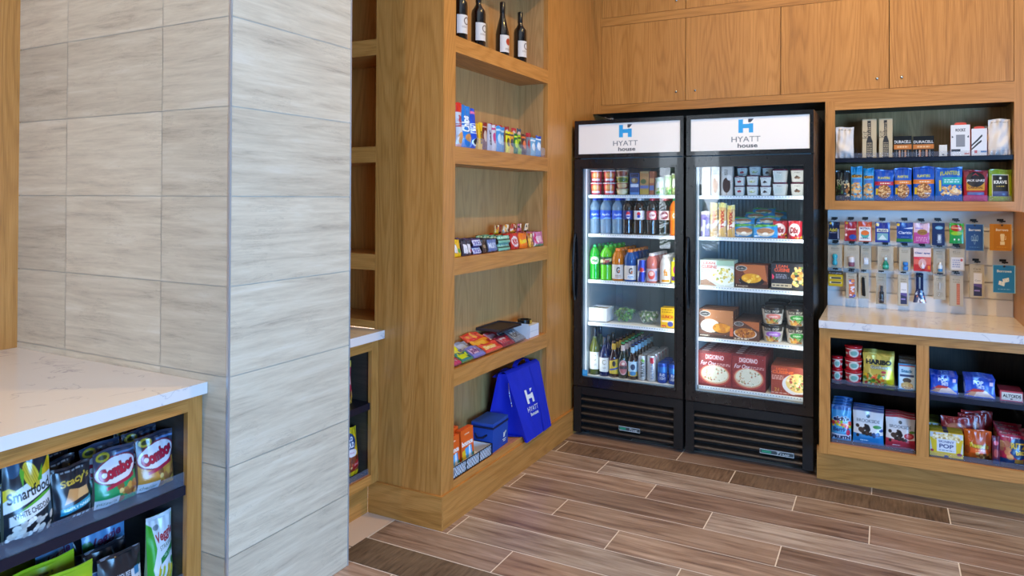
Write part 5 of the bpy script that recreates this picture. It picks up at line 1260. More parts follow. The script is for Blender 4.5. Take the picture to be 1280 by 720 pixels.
# ------------------------------------------------------------------ second tower shelf: cookies and bars in a clear bin
def tower2():
    Z = 1.7475; XP = -0.02
    tray('acrylic_bin', 'long clear acrylic bin along the cookie and candy bar shelf of the tower', (0.106, 1.10), -0.006, Z, 0.055, 0.14, [0.17, 0.24, 0.30, 0.42, 0.55, 0.66, 0.80, 0.95], None, QR)
    # (the bin's x/y are swapped because it faces the aisle)
    def tall(p, base, f, lab, seed):
        cv = Cv(p[3], p[4], base, g=0.0022); f(cv)
        inst('cookie_pack', m_pouch(cv, 0.05, seed=seed, fold=0.3), FACE(p), QR, lab, 'cookie pack')
    tall((-0.02,0.1563,1.7485,0.0497,0.2112), 'c8ccd4', lambda c: c.rect(0, 0.78, 1, 1, 'd02820').text('Nutter', 0.55, 0.58, 0.3, 'a82838', w=1.1, rot=math.pi / 2, bold=0.04).ell(0.5, 0.2, 0.4, 0.13, 'd8985a').rect(0, 0, 1, 0.06, 'e8a090'), 'red-topped tall cookie pack nearest the tower\'s front stile', 1)
    tall((-0.02,0.2235,1.7485,0.0772,0.2039), '1878c8', lambda c: c.text('Chips', 0.42, 0.56, 0.36, 'e8f0ff', w=1.0, rot=math.pi / 2, bold=0.05, out='102850', ow=0.01).ell(0.5, 0.24, 0.34, 0.09, 'c88848').ell(0.7, 0.2, 0.2, 0.07, 'd8a060'), 'tall blue cookie pack with vertical white lettering', 2)
    tall((-0.02,0.2869,1.7485,0.0494,0.1957), '1848b8', lambda c: c.text('OREO', 0.5, 0.5, 0.4, 'f0f4ff', w=1.0, rot=math.pi / 2, bold=0.05).ell(0.6, 0.16, 0.5, 0.1, 'e8e8e8').ell(0.6, 0.18, 0.4, 0.08, '1c1818').rect(0, 0.86, 1, 0.92, 'e070a0'), 'tall dark blue cookie pack beside the leaning yellow bars', 3)
    bars = [((-0.03,0.3427,1.7485,0.0351,0.1306), 'd8a818', '3a1c10', 'yellow candy bar leaning beside the dark blue cookie pack'), ((-0.03,0.38,1.7485,0.0397,0.1382), 'e8b818', '3a1c10', 'bright yellow candy bar leaning in the clear bin'),
            ((-0.03,0.4254,1.7485,0.0463,0.1446), '6a2018', 'c8b0a0', 'dark red candy bar leaning in the clear bin'), ((-0.03,0.4756,1.7485,0.0457,0.1392), 'b8b8c8', '202030', 'silver grey candy bar leaning in the clear bin'),
            ((-0.03,0.5219,1.7485,0.0468,0.1394), 'd0ccd4', 'c04080', 'pale silver bar with pink mark, right of the grey one'),
            ((-0.03,0.578,1.7485,0.0568,0.1383), '3c90d0', 'b8d8f0', 'pale blue bar pack, left of the two blue ones'), ((-0.03,0.6379,1.7485,0.0629,0.1374), '3888c8', 'b8d8f0', 'pale blue bar pack, right of the two blue ones'),
            ((-0.026,0.6668,1.7485,0.0456,0.1183), 'e8d820', '504010', 'lemon yellow bar leaning in front of the blue packs'), ((-0.03,0.7181,1.7485,0.0419,0.1185), 'e0a020', '404048', 'amber bar beside the lemon yellow one'),
            ((-0.03,0.7677,1.7485,0.0477,0.1138), '146830', 'c8e030', 'dark green bar in the clear bin'), ((-0.03,0.8135,1.7485,0.0438,0.1087), '98b828', '284018', 'lime and yellow bar in the clear bin'),
            ((-0.03,0.8677,1.7485,0.0548,0.1176), '503028', 'e07030', 'brown bar with orange mark in the clear bin'), ((-0.03,0.9256,1.7485,0.0511,0.1315), '707880', 'a02028', 'grey bar pack with red top'),
            ((-0.03,0.9829,1.7485,0.0629,0.1085), '70a8c8', 'e0e8f0', 'pale blue candy bag, left of the two by the red box'), ((-0.03,1.0547,1.7485,0.0703,0.1235), '4890c8', 'e8f0f8', 'pale blue candy bag with dark blue top by the red box')]
    for i, (p, c, c2, lab) in enumerate(bars):
        cv = Cv(max(p[3], 0.02), p[4], c, g=0.002)
        cv.text('Bar' if i % 2 else 'Crunch', 0.5, 0.5, 0.4 * cv.w / cv.h, c2, w=0.55 * cv.h / cv.w, rot=math.pi / 2, bold=0.04) if i in (0, 1, 3) else cv.ell(0.5, 0.5, 0.34, 0.2, c2).rect(0, 0.8, 1, 0.88, c2)
        if i in (2,): cv.rect(0, 0.84, 1, 1, '8a2820')
        if i == 12: cv.rect(0, 0.86, 1, 1, 'b82830')
        if i == 14: cv.rect(0, 0.86, 1, 1, '1848b0')
        nm, cat = ('candy_bag', 'candy bag') if i >= 13 else ('candy_bar', 'candy bar')
        inst(nm, m_pouch(cv, 0.022, seed=i, fold=0.8), FACE(p), QR, lab, cat, ry=0.0)
    # second rank of bars behind, only their tops show
    R = random.Random(4)
    for i, (y, c) in enumerate(((0.58, 'a83030'), (0.64, 'c02838'), (0.70, 'b83028'), (0.77, 'a02830'), (0.85, 'c03038'), (0.91, '405060'))):
        cv = Cv(0.045, 0.155, c, g=0.004); cv.ell(0.5, 0.8, 0.4, 0.1, 'e8d0c0')
        inst('candy_bar', m_pouch(cv, 0.02, seed=40 + i, fold=0.8), (-0.085, y, Z + 0.001), QR, 'red-topped candy bar standing in the rank behind the clear bin\'s front bars' if i < 5 else 'grey candy bar standing in the back rank', 'candy bar', 'back rank of red candy bars' if i < 5 else None)
    p = (-0.02,1.1224,1.7485,0.0837,0.0713)
    cv = Cv(0.06, 0.05, 'c83030', g=0.002); cv.ell(0.4, 0.6, 0.3, 0.3, 'f0e0d8').rect(0.6, 0.1, 0.95, 0.9, 'e87060')
    inst('gum_box', m_box(cv, 0.08, 'b82828'), (-0.02, 1.065, 1.7485), QR, 'small red and white gum box at the right end of the cookie shelf', 'box')
tower2()

# ------------------------------------------------------------------ third tower shelf: rows of small candy packs
def tower3():
    Z = 1.2245
    def block(y0, y1, h, base, f, lab, bk, n=4, dep=0.04, top='1c1614', g=0.002, stack=1, name='candy_pack'):
        w = y1 - y0 - 0.004; cv = Cv(w, h / stack - 0.001, base, g=g); f(cv)
        me = m_pouch(cv, dep * 0.92, seed=int(y0 * 100), fold=0.9, back=top, bot=0.7, gusset=0.6)
        for k in range(stack):
            o = inst(name, me, (-0.012 - dep / 2, (y0 + y1) / 2, Z + 0.001 + k * h / stack), QR, lab % (('lower', 'upper')[k] if stack > 1 else ''), 'candy pack')
            for i in range(1, n):
                c = o.copy(); COL.objects.link(c); c.location = (-0.012 - dep / 2 - i * (dep + 0.002), (y0 + y1) / 2, Z + 0.001 + k * h / stack)
                c['label'] = bk; c['group'] = 'packs behind: ' + bk[:50]
    mm = lambda c: c.text('m', 0.35, 0.5, 0.5, 'e8e4e0', w=0.42, rot=-0.12, bold=0.08, out='3a2010', ow=0.02).ell(0.75, 0.35, 0.12, 0.14, '48a048')
    H = 0.078
    block(0.106, 0.196, 0.082, 'f0b818', mm, 'yellow chocolate candy bag with dark script beside the stile%s', 'yellow chocolate candy bag further back in its row')
    block(0.200, 0.295, 0.076, '3c3640', lambda c: c.text('m', 0.35, 0.45, 0.6, 'e8e4e8', w=0.36, rot=-0.12, bold=0.08).text('m', 0.75, 0.45, 0.6, 'e8e4e8', w=0.3, rot=-0.12, bold=0.08).ell(0.9, 0.3, 0.1, 0.1, 'b83030'), 'dark chocolate candy bag with pale script beside the yellow one%s', 'dark chocolate candy bag further back in its row')
    block(0.299, 0.392, 0.078, '4a3a70', lambda c: c.rect(0.06, 0.12, 0.94, 0.8, 'd8d8e8').text('SNICK', 0.5, 0.46, 0.42, '3840a0', w=0.76, shear=0.2, bold=0.04), '%s chocolate bar of a stacked pair with blue lettering on white', 'stacked chocolate bar further back with blue lettering', stack=2)
    block(0.396, 0.44, 0.07, '4a3428', lambda c: c.rect(0.2, 0.4, 0.8, 0.6, 'a08868'), 'brown candy bar between the blue-lettered packs%s', 'brown candy bar further back in its row')
    block(0.444, 0.556, 0.072, '34343c', lambda c: c.rect(0.08, 0.1, 0.92, 0.9, '6878a8').text('MILKY', 0.5, 0.5, 0.36, 'd8e0f0', w=0.7, bold=0.03), 'grey-blue candy bar beside the mint-coloured stack%s', 'grey-blue candy bar further back in its row')
    block(0.56, 0.70, 0.080, '78b8a0', lambda c: c.rect(0, 0.4, 1, 0.56, '284038').lines(0.1, 0.6, 0.9, 0.9, 1, 'd8f0e0'), '%s mint green pack of the stacked pair', 'mint green pack further back in its row', stack=2)
    block(0.704, 0.80, 0.086, 'c83028', lambda c: c.ell(0.5, 0.5, 0.4, 0.34, 'e8d8d8').text('Kit', 0.5, 0.5, 0.4, 'c02020', w=0.5, rot=0.2, bold=0.05), 'red wafer bar pack with white oval%s', 'red wafer bar further back in its row', top='8a2018')
    block(0.804, 0.91, 0.084, 'f07818', lambda c: c.text('Reeses', 0.5, 0.5, 0.34, 'f0d820', w=0.8, rot=0.1, bold=0.05), 'orange peanut butter cup pack with yellow lettering%s', 'orange peanut butter cup pack further back in its row', top='a85018')
    block(0.914, 0.985, 0.08, 'b87828', lambda c: c.blobs(0, 0, 1, 1, ['e8b040', '6a3818', 'e8d8a0', 'a84820'], 20, 0.14, 2), 'gold and brown candy pack beside the pink one%s', 'gold and brown candy pack further back')
    block(0.989, 1.118, 0.085, 'c878a0', lambda c: c.rect(0, 0, 1, 0.16, '508868').rect(0.1, 0.3, 0.8, 0.7, 'e8b8c8').blobs(0, 0, 0.4, 1, ['c83060', 'e8d8d8'], 8, 0.1, 3), 'pink and white candy pack at the right end of its shelf%s', 'pink candy pack further back in its row', top='a86080')
    R = random.Random(9)
    for i in range(9):
        cv = Cv(0.042, 0.05, R.choice(['d87818', 'b84828', 'e8c8a0', 'd8a020', '8a3020', 'c85870']), g=0.003); cv.blobs(0, 0, 1, 1, ['f0e0c0', '3a2018', 'e8a020', 'b83028'], 8, 0.18, i)
        inst('candy_pack', m_pouch(cv, 0.03, seed=i, fold=1), (-0.115 - 0.01 * (i % 2), 0.70 + 0.045 * i, Z + 0.083), QR, 'small bright twist-wrapped pack heaped at the back above the orange and red packs', 'candy pack', 'heaped small packs at the back', rx=0.2)
tower3()

# ------------------------------------------------------------------ fourth tower shelf: trays of gum and candy lying in ranks
def tower4():
    Z = 0.7045
    def rank(y0, y1, specs, n, seed, nm='candy_pack'):
        """packs lying flat, stacked up towards the back like steps"""
        R = random.Random(seed)
        for i in range(n):
            base, acc, word = specs[i % len(specs)]
            w = y1 - y0 - 0.004; dp = 0.17 / n * 1.25
            cv = Cv(w, dp * 1.4, base, g=0.0025); cv.rect(0.08, 0.25, 0.7, 0.75, acc[0])
            if len(acc) > 2: cv.text(acc[2], 0.45, 0.5, 0.5, acc[1], w=0.7, bold=0.05)
            else: cv.blobs(0, 0, 1, 1, [acc[1], acc[0]], 8, 0.08, i)
            o = inst(nm, m_pouch(cv, 0.018, seed=i + seed, fold=0.8, bot=0.7, gusset=0.6), (-0.012 - i * 0.17 / n, (y0 + y1) / 2, Z + 0.012 + 0.013 * i), QR,
                     '%s candy pack, %s in the slanting row' % (word, ('front', 'second', 'third', 'fourth', 'fifth', 'sixth', 'seventh', 'eighth')[i]), 'candy pack', rx=-1.0)
    rank(0.106, 0.19, [('b83058', ('e8e0e8', 'a02850', 'Extra'), 'magenta and white, nearest the stile,'), ('e8dce0', ('c83060', 'f0e8f0', 'Mints'), 'white and magenta, nearest the stile,'), ('e8e020', ('f0e860', '604010'), 'lemon yellow, nearest the stile,'), ('e0d818', ('f4f0a0', '403818'), 'yellow, nearest the stile,'), ('d8c818', ('302818', 'f0e8a0'), 'yellow and black, nearest the stile,')], 5, 3)
    rank(0.194, 0.30, [('3c7870', ('c8d820', '205048'), 'teal and lime, second row,'), ('e8e428', ('d8e870', '305898'), 'bright yellow, second row,'), ('e4e030', ('306870', 'd8e8a0', 'Fruit'), 'yellow with green script, second row,'), ('e8c828', ('e88030', '384048'), 'amber, second row,'), ('98948c', ('b8b4ac', '787068'), 'grey, second row,')], 5, 13)
    rank(0.304, 0.42, [('7878b8', ('d8b8d8', '703878', 'Jolly'), 'violet, third row,'), ('8890a8', ('b8c0d8', '584878'), 'grey violet, third row,'), ('c89098', ('b07080', '7a5868'), 'dusty pink, third row,'), ('888480', ('a09c98', '686460'), 'dark grey, third row,')], 4, 23)
    rank(0.424, 0.60, [('d84838', ('e8a030', 'f0d8a0', 'Star'), 'red and amber, fourth row,'), ('e89028', ('f0b840', 'b83828'), 'orange, fourth row,'), ('e07820', ('f0a830', 'a82820'), 'deep orange, fourth row,'), ('d83828', ('e86850', 'f0b050'), 'red, fourth row,'), ('c82828', ('e04840', 'f0e0d8'), 'crimson, fourth row,')], 5, 33)
    rank(0.604, 0.74, [('8a2838', ('c8c8d0', 'c03040', 'Butter'), 'dark red and silver, fifth row,'), ('c83030', ('e8a0a0', 'f0e8e0'), 'bright red, fifth row,'), ('d8a038', ('e8c048', '8a3020'), 'golden, fifth row,'), ('c02830', ('d84848', 'f0e0e0'), 'scarlet, fifth row,')], 4, 43)
    rank(0.744, 0.87, [('787c84', ('c8ccd4', '484850', 'Rolo'), 'silver, sixth row,'), ('6a6e78', ('b8bcc8', '383840'), 'grey silver, sixth row,'), ('b02830', ('d84040', 'e8d0c8'), 'red, sixth row,')], 3, 53)
    # dark open display tray at the back
    t = thing('display_tray', 'dark brown open display tray leaning at the back of the gum shelf', 'tray', (-0.11, 0.75, Z + 0.081), None, QR)
    b = MB(); b.box(-0.13, 0.13, -0.065, 0.08, 0, 0.004, '2a1614'); b.box(-0.13, -0.127, -0.065, 0.08, 0.004, 0.016, '3a3638'); b.box(0.127, 0.13, -0.065, 0.08, 0.004, 0.016, '3a3638'); b.box(-0.127, 0.127, 0.077, 0.08, 0.004, 0.016, '3a3638')
    inst('tray', b.mesh('tray', MATTE), (0, 0, 0), parent=t)
    b = MB(); b.box(-0.12, 0.12, -0.06, 0.074, 0.0045, 0.009, '301a16'); inst('lining', b.mesh('lining', MATTE), (0, 0, 0), parent=t)
    # card divider
    b = MB(); b.box(-0.001, 0.001, -0.0, 0.15, 0, 0.085, 'd8d8dc'); inst('shelf_divider', b.mesh('shelf_divider', MATTE), (-0.012, 0.905, Z + 0.0005), QR, 'white upright divider beside the two stacked white boxes', 'divider')
    for k, (lab) in enumerate(('white jewellery box, lower of two with a black coil on top', 'white jewellery box, upper of two under the black coil')):
        cv = Cv(0.115, 0.035, 'dcdce2'); cv.rect(0, 0.94, 1, 1, 'b8b8c4')
        inst('white_box', m_box(cv, 0.13, 'd4d4dc', 'e2e2e8'), (-0.02, 0.995, Z + 0.0005 + k * 0.0358), QR, lab, 'box')
    t = thing('coiled_belt', 'coiled black belt with a gold buckle lying on the stacked white boxes', 'belt', (-0.085, 0.995, Z + 0.0725))
    b = MB()
    n = 60
    for lay in range(3):
        r = 0.040 - lay * 0.005
        V = []; 
        for i in range(n):
            a = 2 * math.pi * i / n
            for rr in (r, r - 0.0035):
                for z in (0, 0.022): V.append((rr * math.cos(a), rr * 1.1 * math.sin(a), z + 0.0005 * lay))
        F_ = []
        for i in range(n):
            p, q = 4 * i, 4 * ((i + 1) % n)
            F_ += [(p, q, q + 1, p + 1), (p + 2, p + 3, q + 3, q + 2), (p + 1, q + 1, q + 3, p + 3), (p, p + 2, q + 2, q)]
        b.add(V, F_, '101012')
    inst('strap', b.mesh('strap', PLAST), (0, 0, 0), parent=t)
    b = MB(); b.box(0.041, 0.044, -0.012, 0.012, 0.002, 0.021, 'c8a030'); inst('buckle', b.mesh('buckle', METC), (0, 0, 0), parent=t)
tower4()

# ------------------------------------------------------------------ bottom tower shelf: dryer sheets, cooler bag, tote
def tower5():
    Z = 0.1865
    t = thing('wire_basket', 'dark wire basket lined with white cloth holding orange boxes', 'basket', (-0.07, 0.295, Z))
    x0, x1, y0, y1, h = -0.125, -0.008, 0.108, 0.482, 0.056
    b = MB(); b.box(x0 + 0.004, x1 - 0.004, y0 + 0.004, y1 - 0.004, 0 + Z, 0.003 + Z)
    b.box(x1 - 0.006, x1 - 0.004, y0 + 0.004, y1 - 0.004, Z + 0.003, Z + h); b.box(x0 + 0.004, x0 + 0.006, y0 + 0.004, y1 - 0.004, Z + 0.003, Z + h)
    b.box(x0 + 0.006, x1 - 0.006, y1 - 0.006, y1 - 0.004, Z + 0.003, Z + h)
    b.build('cloth_lining', LINENW, t)
    b = MB(); r = 0.0016
    for z in (Z + 0.002, Z + h): b.tube([(x0, y0, z), (x1, y0, z), (x1, y1, z), (x0, y1, z), (x0, y0, z)], 0.0025, 6)
    for y in (y0, 0.232, 0.357, y1): b.tube([(x1, y, Z + 0.002), (x1, y, Z + h)], 0.0022, 6)
    n = 17; st = (y1 - y0) / n
    for i in range(-2, n + 1):
        for s in (1, -1):
            pts = []
            for (tt) in (0, 1):
                yy = y0 + st * i + (st * 2.2 * tt if s == 1 else st * 2.2 * (1 - tt)); pts.append((x1, min(max(yy, y0), y1), Z + 0.003 + (h - 0.004) * tt))
            b.tube(pts, 0.0009, 4)
    b.build('wire_frame', WIRE, t)
    def bc(c):
        c.rect(0, 0.0, 1, 0.26, '2c7838').poly([(0.1, 0.05), (0.9, 0.1), (0.8, 0.5), (0.3, 0.46)], '58a8e0').poly([(0.55, 0.1), (0.8, 0.08), (0.7, 0.5), (0.6, 0.5)], 'e8f0f8').poly([(0.1, 0.0), (0.4, 0.0), (0.3, 0.44), (0.06, 0.4)], 'f0c020')
        c.text('bounce', 0.5, 0.6, 0.15, 'f8f0e8', w=0.86, bold=0.05).lines(0.3, 0.82, 0.7, 0.88, 1, 'f0d0b0')
    for i, (p, rz, lab) in enumerate((((-0.05,0.3076,0.1895,0.1327,0.185), 0.22, 'orange dryer sheet box with white lettering, front right in the wire basket'), ((-0.045,0.2049,0.1895,0.0793,0.1838), 0.12, 'orange dryer sheet box cut off by the stile, front left in the wire basket'), ((-0.085,0.3205,0.1895,0.1134,0.1959), 0.15, 'orange dryer sheet box behind the front two in the wire basket'))):
        cv = Cv((0.115, 0.10, 0.115)[i], (0.172, 0.165, 0.18)[i], 'e86018', g=0.002); bc(cv)
        y = (0.305, 0.185, 0.235)[i]
        inst('dryer_sheet_box', m_box(cv, 0.03, 'd85010', 'e05818'), ((-0.042, -0.045, -0.085)[i], y, Z + 0.0075), QR, lab, 'box', rx=-0.06)
    # small insulated lunch bag
    t = thing('lunch_cooler_bag', 'small royal blue zip-top lunch cooler bag with white emblem', 'bag', (-0.082, 0.590, Z + 0.0005), None, QR + 0.06)
    W, D, Hh = 0.092, 0.062, 0.15
    def boxy(W, D, z0, z1, puff, col='fff', tilt=0.0):
        b = MB(); n = 9
        def P(u, v, k):
            return None
        faces = []
        for (ax, s) in ((0, 1), (0, -1), (1, 1), (1, -1), (2, 1)):
            U, V = np.meshgrid(np.linspace(-1, 1, n), np.linspace(-1, 1, n))
            bul = puff * (1 - U ** 2) * (1 - V ** 2)
            if ax == 0: p = np.stack([s * (W + bul), U * D, (V + 1) / 2 * (z1 - z0) + z0], 2)
            elif ax == 1: p = np.stack([U * W, s * (D + bul), (V + 1) / 2 * (z1 - z0) + z0], 2)
            else: p = np.stack([U * W, V * D, z1 + bul + 0 * U], 2)
            p[:, :, 2] += tilt * p[:, :, 1] * (p[:, :, 2] - z0) / (z1 - z0)
            b.grid(p, hx(col), flip=(s < 0) ^ (ax == 1))
        return b
    b = boxy(W, D, 0, Hh * 0.82, 0.006); o = inst('bag_body', b.mesh('bag_body', BLUEF2), (0, 0, 0), parent=t)
    b = boxy(W + 0.003, D + 0.003, Hh * 0.80, Hh * 0.86, 0.001); inst('zip', b.mesh('zip', BLUED), (0, 0, 0), parent=t)
    b = boxy(W + 0.001, D + 0.001, Hh * 0.865, Hh * 0.99, 0.008); inst('bag_lid', b.mesh('bag_lid', BLUEF2), (0, 0, 0), parent=t)
    b = MB(); b.poly = None
    b = MB(); b.prism([(0.02, 0.05), (0.032, 0.05), (0.040, 0.068), (0.050, 0.068), (0.056, 0.078), (0.046, 0.078), (0.038, 0.060), (0.030, 0.074), (0.022, 0.074)], 1, -D - 0.0085, -D - 0.007)
    b.box(0.012, 0.052, -D - 0.0075, -D - 0.0065, 0.036, 0.040); b.box(0.02, 0.045, -D - 0.0075, -D - 0.0065, 0.027, 0.031)
    inst('emblem', b.mesh('emblem', WHITE), (0, 0, 0), parent=t)
    b = MB(); b.tube([(-W - 0.002, -0.03, 0.09), (-W - 0.012, -0.01, 0.075), (-W - 0.012, 0.02, 0.07), (-W - 0.002, 0.04, 0.09)], 0.005, 6); inst('side_strap', b.mesh('side_strap', BLUED), (0, 0, 0), parent=t)
    # big insulated tote: leaning front panel, triangular gusset, handle loops
    t = thing('insulated_tote_bag', 'large royal blue insulated tote bag standing open at the tower\'s foot', 'bag', (-0.05, 0.93, Z - 0.03))
    A = Vector((0.034, 0.80, 0.1575)); Bb = Vector((0.026, 1.135, 0.157)); Ct = Vector((-0.045, 0.70, 0.548)); Dt = Vector((-0.035, 1.095, 0.535))
    b = MB(); nn = 22
    U, V = np.meshgrid(np.linspace(0, 1, nn), np.linspace(0, 1, nn))
    def keep(P):
        P = P.copy(); m = P[:, :, 0] < 0.018
        P[:, :, 2] = np.where(m, np.maximum(P[:, :, 2], 0.1895), P[:, :, 2]); P[:, :, 1] = np.where(m, np.minimum(P[:, :, 1], 1.118), P[:, :, 1]); return P
    def bil(U, V, a, bb, c, d): return (np.outer((1 - U).ravel() * (1 - V).ravel(), a) + np.outer(U.ravel() * (1 - V).ravel(), bb) + np.outer((1 - U).ravel() * V.ravel(), c) + np.outer(U.ravel() * V.ravel(), d)).reshape(nn, nn, 3)
    Pf = bil(U, V, A, Bb, Ct, Dt); Pf[:, :, 0] += 0.012 * np.sin(math.pi * U) * np.sin(math.pi * V) + 0.0012 * np.sin(U * 26 + 5 * V) * (V < 2)
    b.grid(Pf, hx('fff')); b.grid(Pf - [0.004, 0, 0], hx('fff'), flip=True)
    b.build('front_panel', BLUEF, t)
    E_ = Vector((-0.176, 0.70, 0.19)); E2 = Vector((-0.17, 1.10, 0.19)); Ft = Vector((-0.08, 0.67, 0.55)); Gt = Vector((-0.08, 1.09, 0.545))
    b = MB(); Pb = bil(U, V, E_, E2, Ft, Gt); b.grid(Pb, hx('fff'), flip=True); b.build('back_panel', BLUEF, t)
    b = MB(); Pg = bil(U, V, E_, A, Ft, Ct); Pg[:, :, 0] += -0.03 * np.sin(math.pi * U) * (0.4 + 0.6 * np.sin(math.pi * np.clip(V, 0, 1))) * 0.8
    Pg[:, :, 1] += 0.035 * np.sin(math.pi * U) * (1 - V) ** 0.5; b.grid(keep(Pg), hx('fff'), flip=False); b.build('side_gusset', BLUEF, t)
    b = MB(); b.grid(keep(bil(U, V, Bb, E2, Dt, Gt)), hx('fff')); b.grid(keep(bil(U, V, E_, E2, A, Bb)), hx('fff')); b.build('far_side_and_base', BLUEF, t)
    b = MB(); b.grid(bil(U, V, Ct, Dt, Ft, Gt) + np.stack([0 * U, 0 * U, 0.012 * np.sin(math.pi * V)], 2), hx('fff')); b.build('top_flap', BLUEF, t)
    # straps running up the front and the loops
    n_ = (Bb - A).cross(Ct - A).normalized() * -1
    if n_.x < 0: n_ = -n_
    def onf(u, v, off=0.003):
        p = (A * (1 - u) + Bb * u) * (1 - v) + (Ct * (1 - u) + Dt * u) * v
        return p + Vector((0.012 * math.sin(math.pi * u) * math.sin(math.pi * v), 0, 0)) + n_ * off
    for u in (0.66,):
        b = MB(); m = 16; P = []
        for i in range(m):
            v = i / (m - 1) * 0.99; P.append([tuple(onf(u, v)), tuple(onf(u + 0.10, v))])
        b.grid(np.array(P), hx('fff')); b.build('front_strap', BLUEF, t)
    b = MB()
    loop = []
    for i in range(15):
        a = math.pi * i / 14; loop.append((-0.05, 0.915 - 0.085 * math.cos(a), 0.535 + 0.055 * math.sin(a) ** 0.7))
    P = np.array([[p, (p[0] - 0.028, p[1], p[2])] for p in loop]); b.grid(P, hx('fff')); b.grid(P + [0, 0, -0.003], hx('fff'), flip=True)
    b.build('handle_loop', BLUEF, t)
    b = MB()
    loop = [(-0.09 + 0.02 * math.sin(math.pi * i / 14), 0.79 + 0.10 * (i / 14 - 0.5) * 2 - 0.02, 0.53 + 0.03 * math.sin(math.pi * i / 14)) for i in range(15)]
    P = np.array([[p, (p[0] - 0.025, p[1], p[2])] for p in loop]); b.grid(P, hx('fff')); b.build('rear_handle_loop', BLUEF, t)
    b = MB(); b.tube([(-0.03, 0.70, 0.50), (-0.024, 0.695, 0.45), (-0.014, 0.70, 0.40), (-0.01, 0.703, 0.375)], 0.0018, 6); b.build('zip_pull', STEEL, t)
    # white hotel emblem on the front panel
    b = MB()
    def quad(u0, v0, u1, v1): b.add([onf(u0, v0, 0.0045), onf(u1, v0, 0.0045), onf(u1, v1, 0.0045), onf(u0, v1, 0.0045)], [(0, 1, 2, 3)])
    quad(0.30, 0.50, 0.36, 0.70); quad(0.46, 0.50, 0.52, 0.635); quad(0.34, 0.565, 0.48, 0.625)
    b.add([onf(0.455, 0.65, 0.0045), onf(0.53, 0.70, 0.0045), onf(0.455, 0.70, 0.0045)], [(0, 1, 2)])
    for s, u0, w, v0, h in (('HYATT', 0.255, 0.34, 0.385, 0.07), ('house', 0.31, 0.26, 0.315, 0.055)):
        v_, t_ = text_tris(s, 0.0 if s == 'HYATT' else 0.03); mx = v_[:, 0].max()
        b.add([onf(u0 + w * q[0] / mx, v0 + h * q[1], 0.0045) for q in v_], [tuple(k) for k in t_])
    b.build('emblem', WHITE, t)['label'] = 'white hotel emblem and lettering'
tower5()

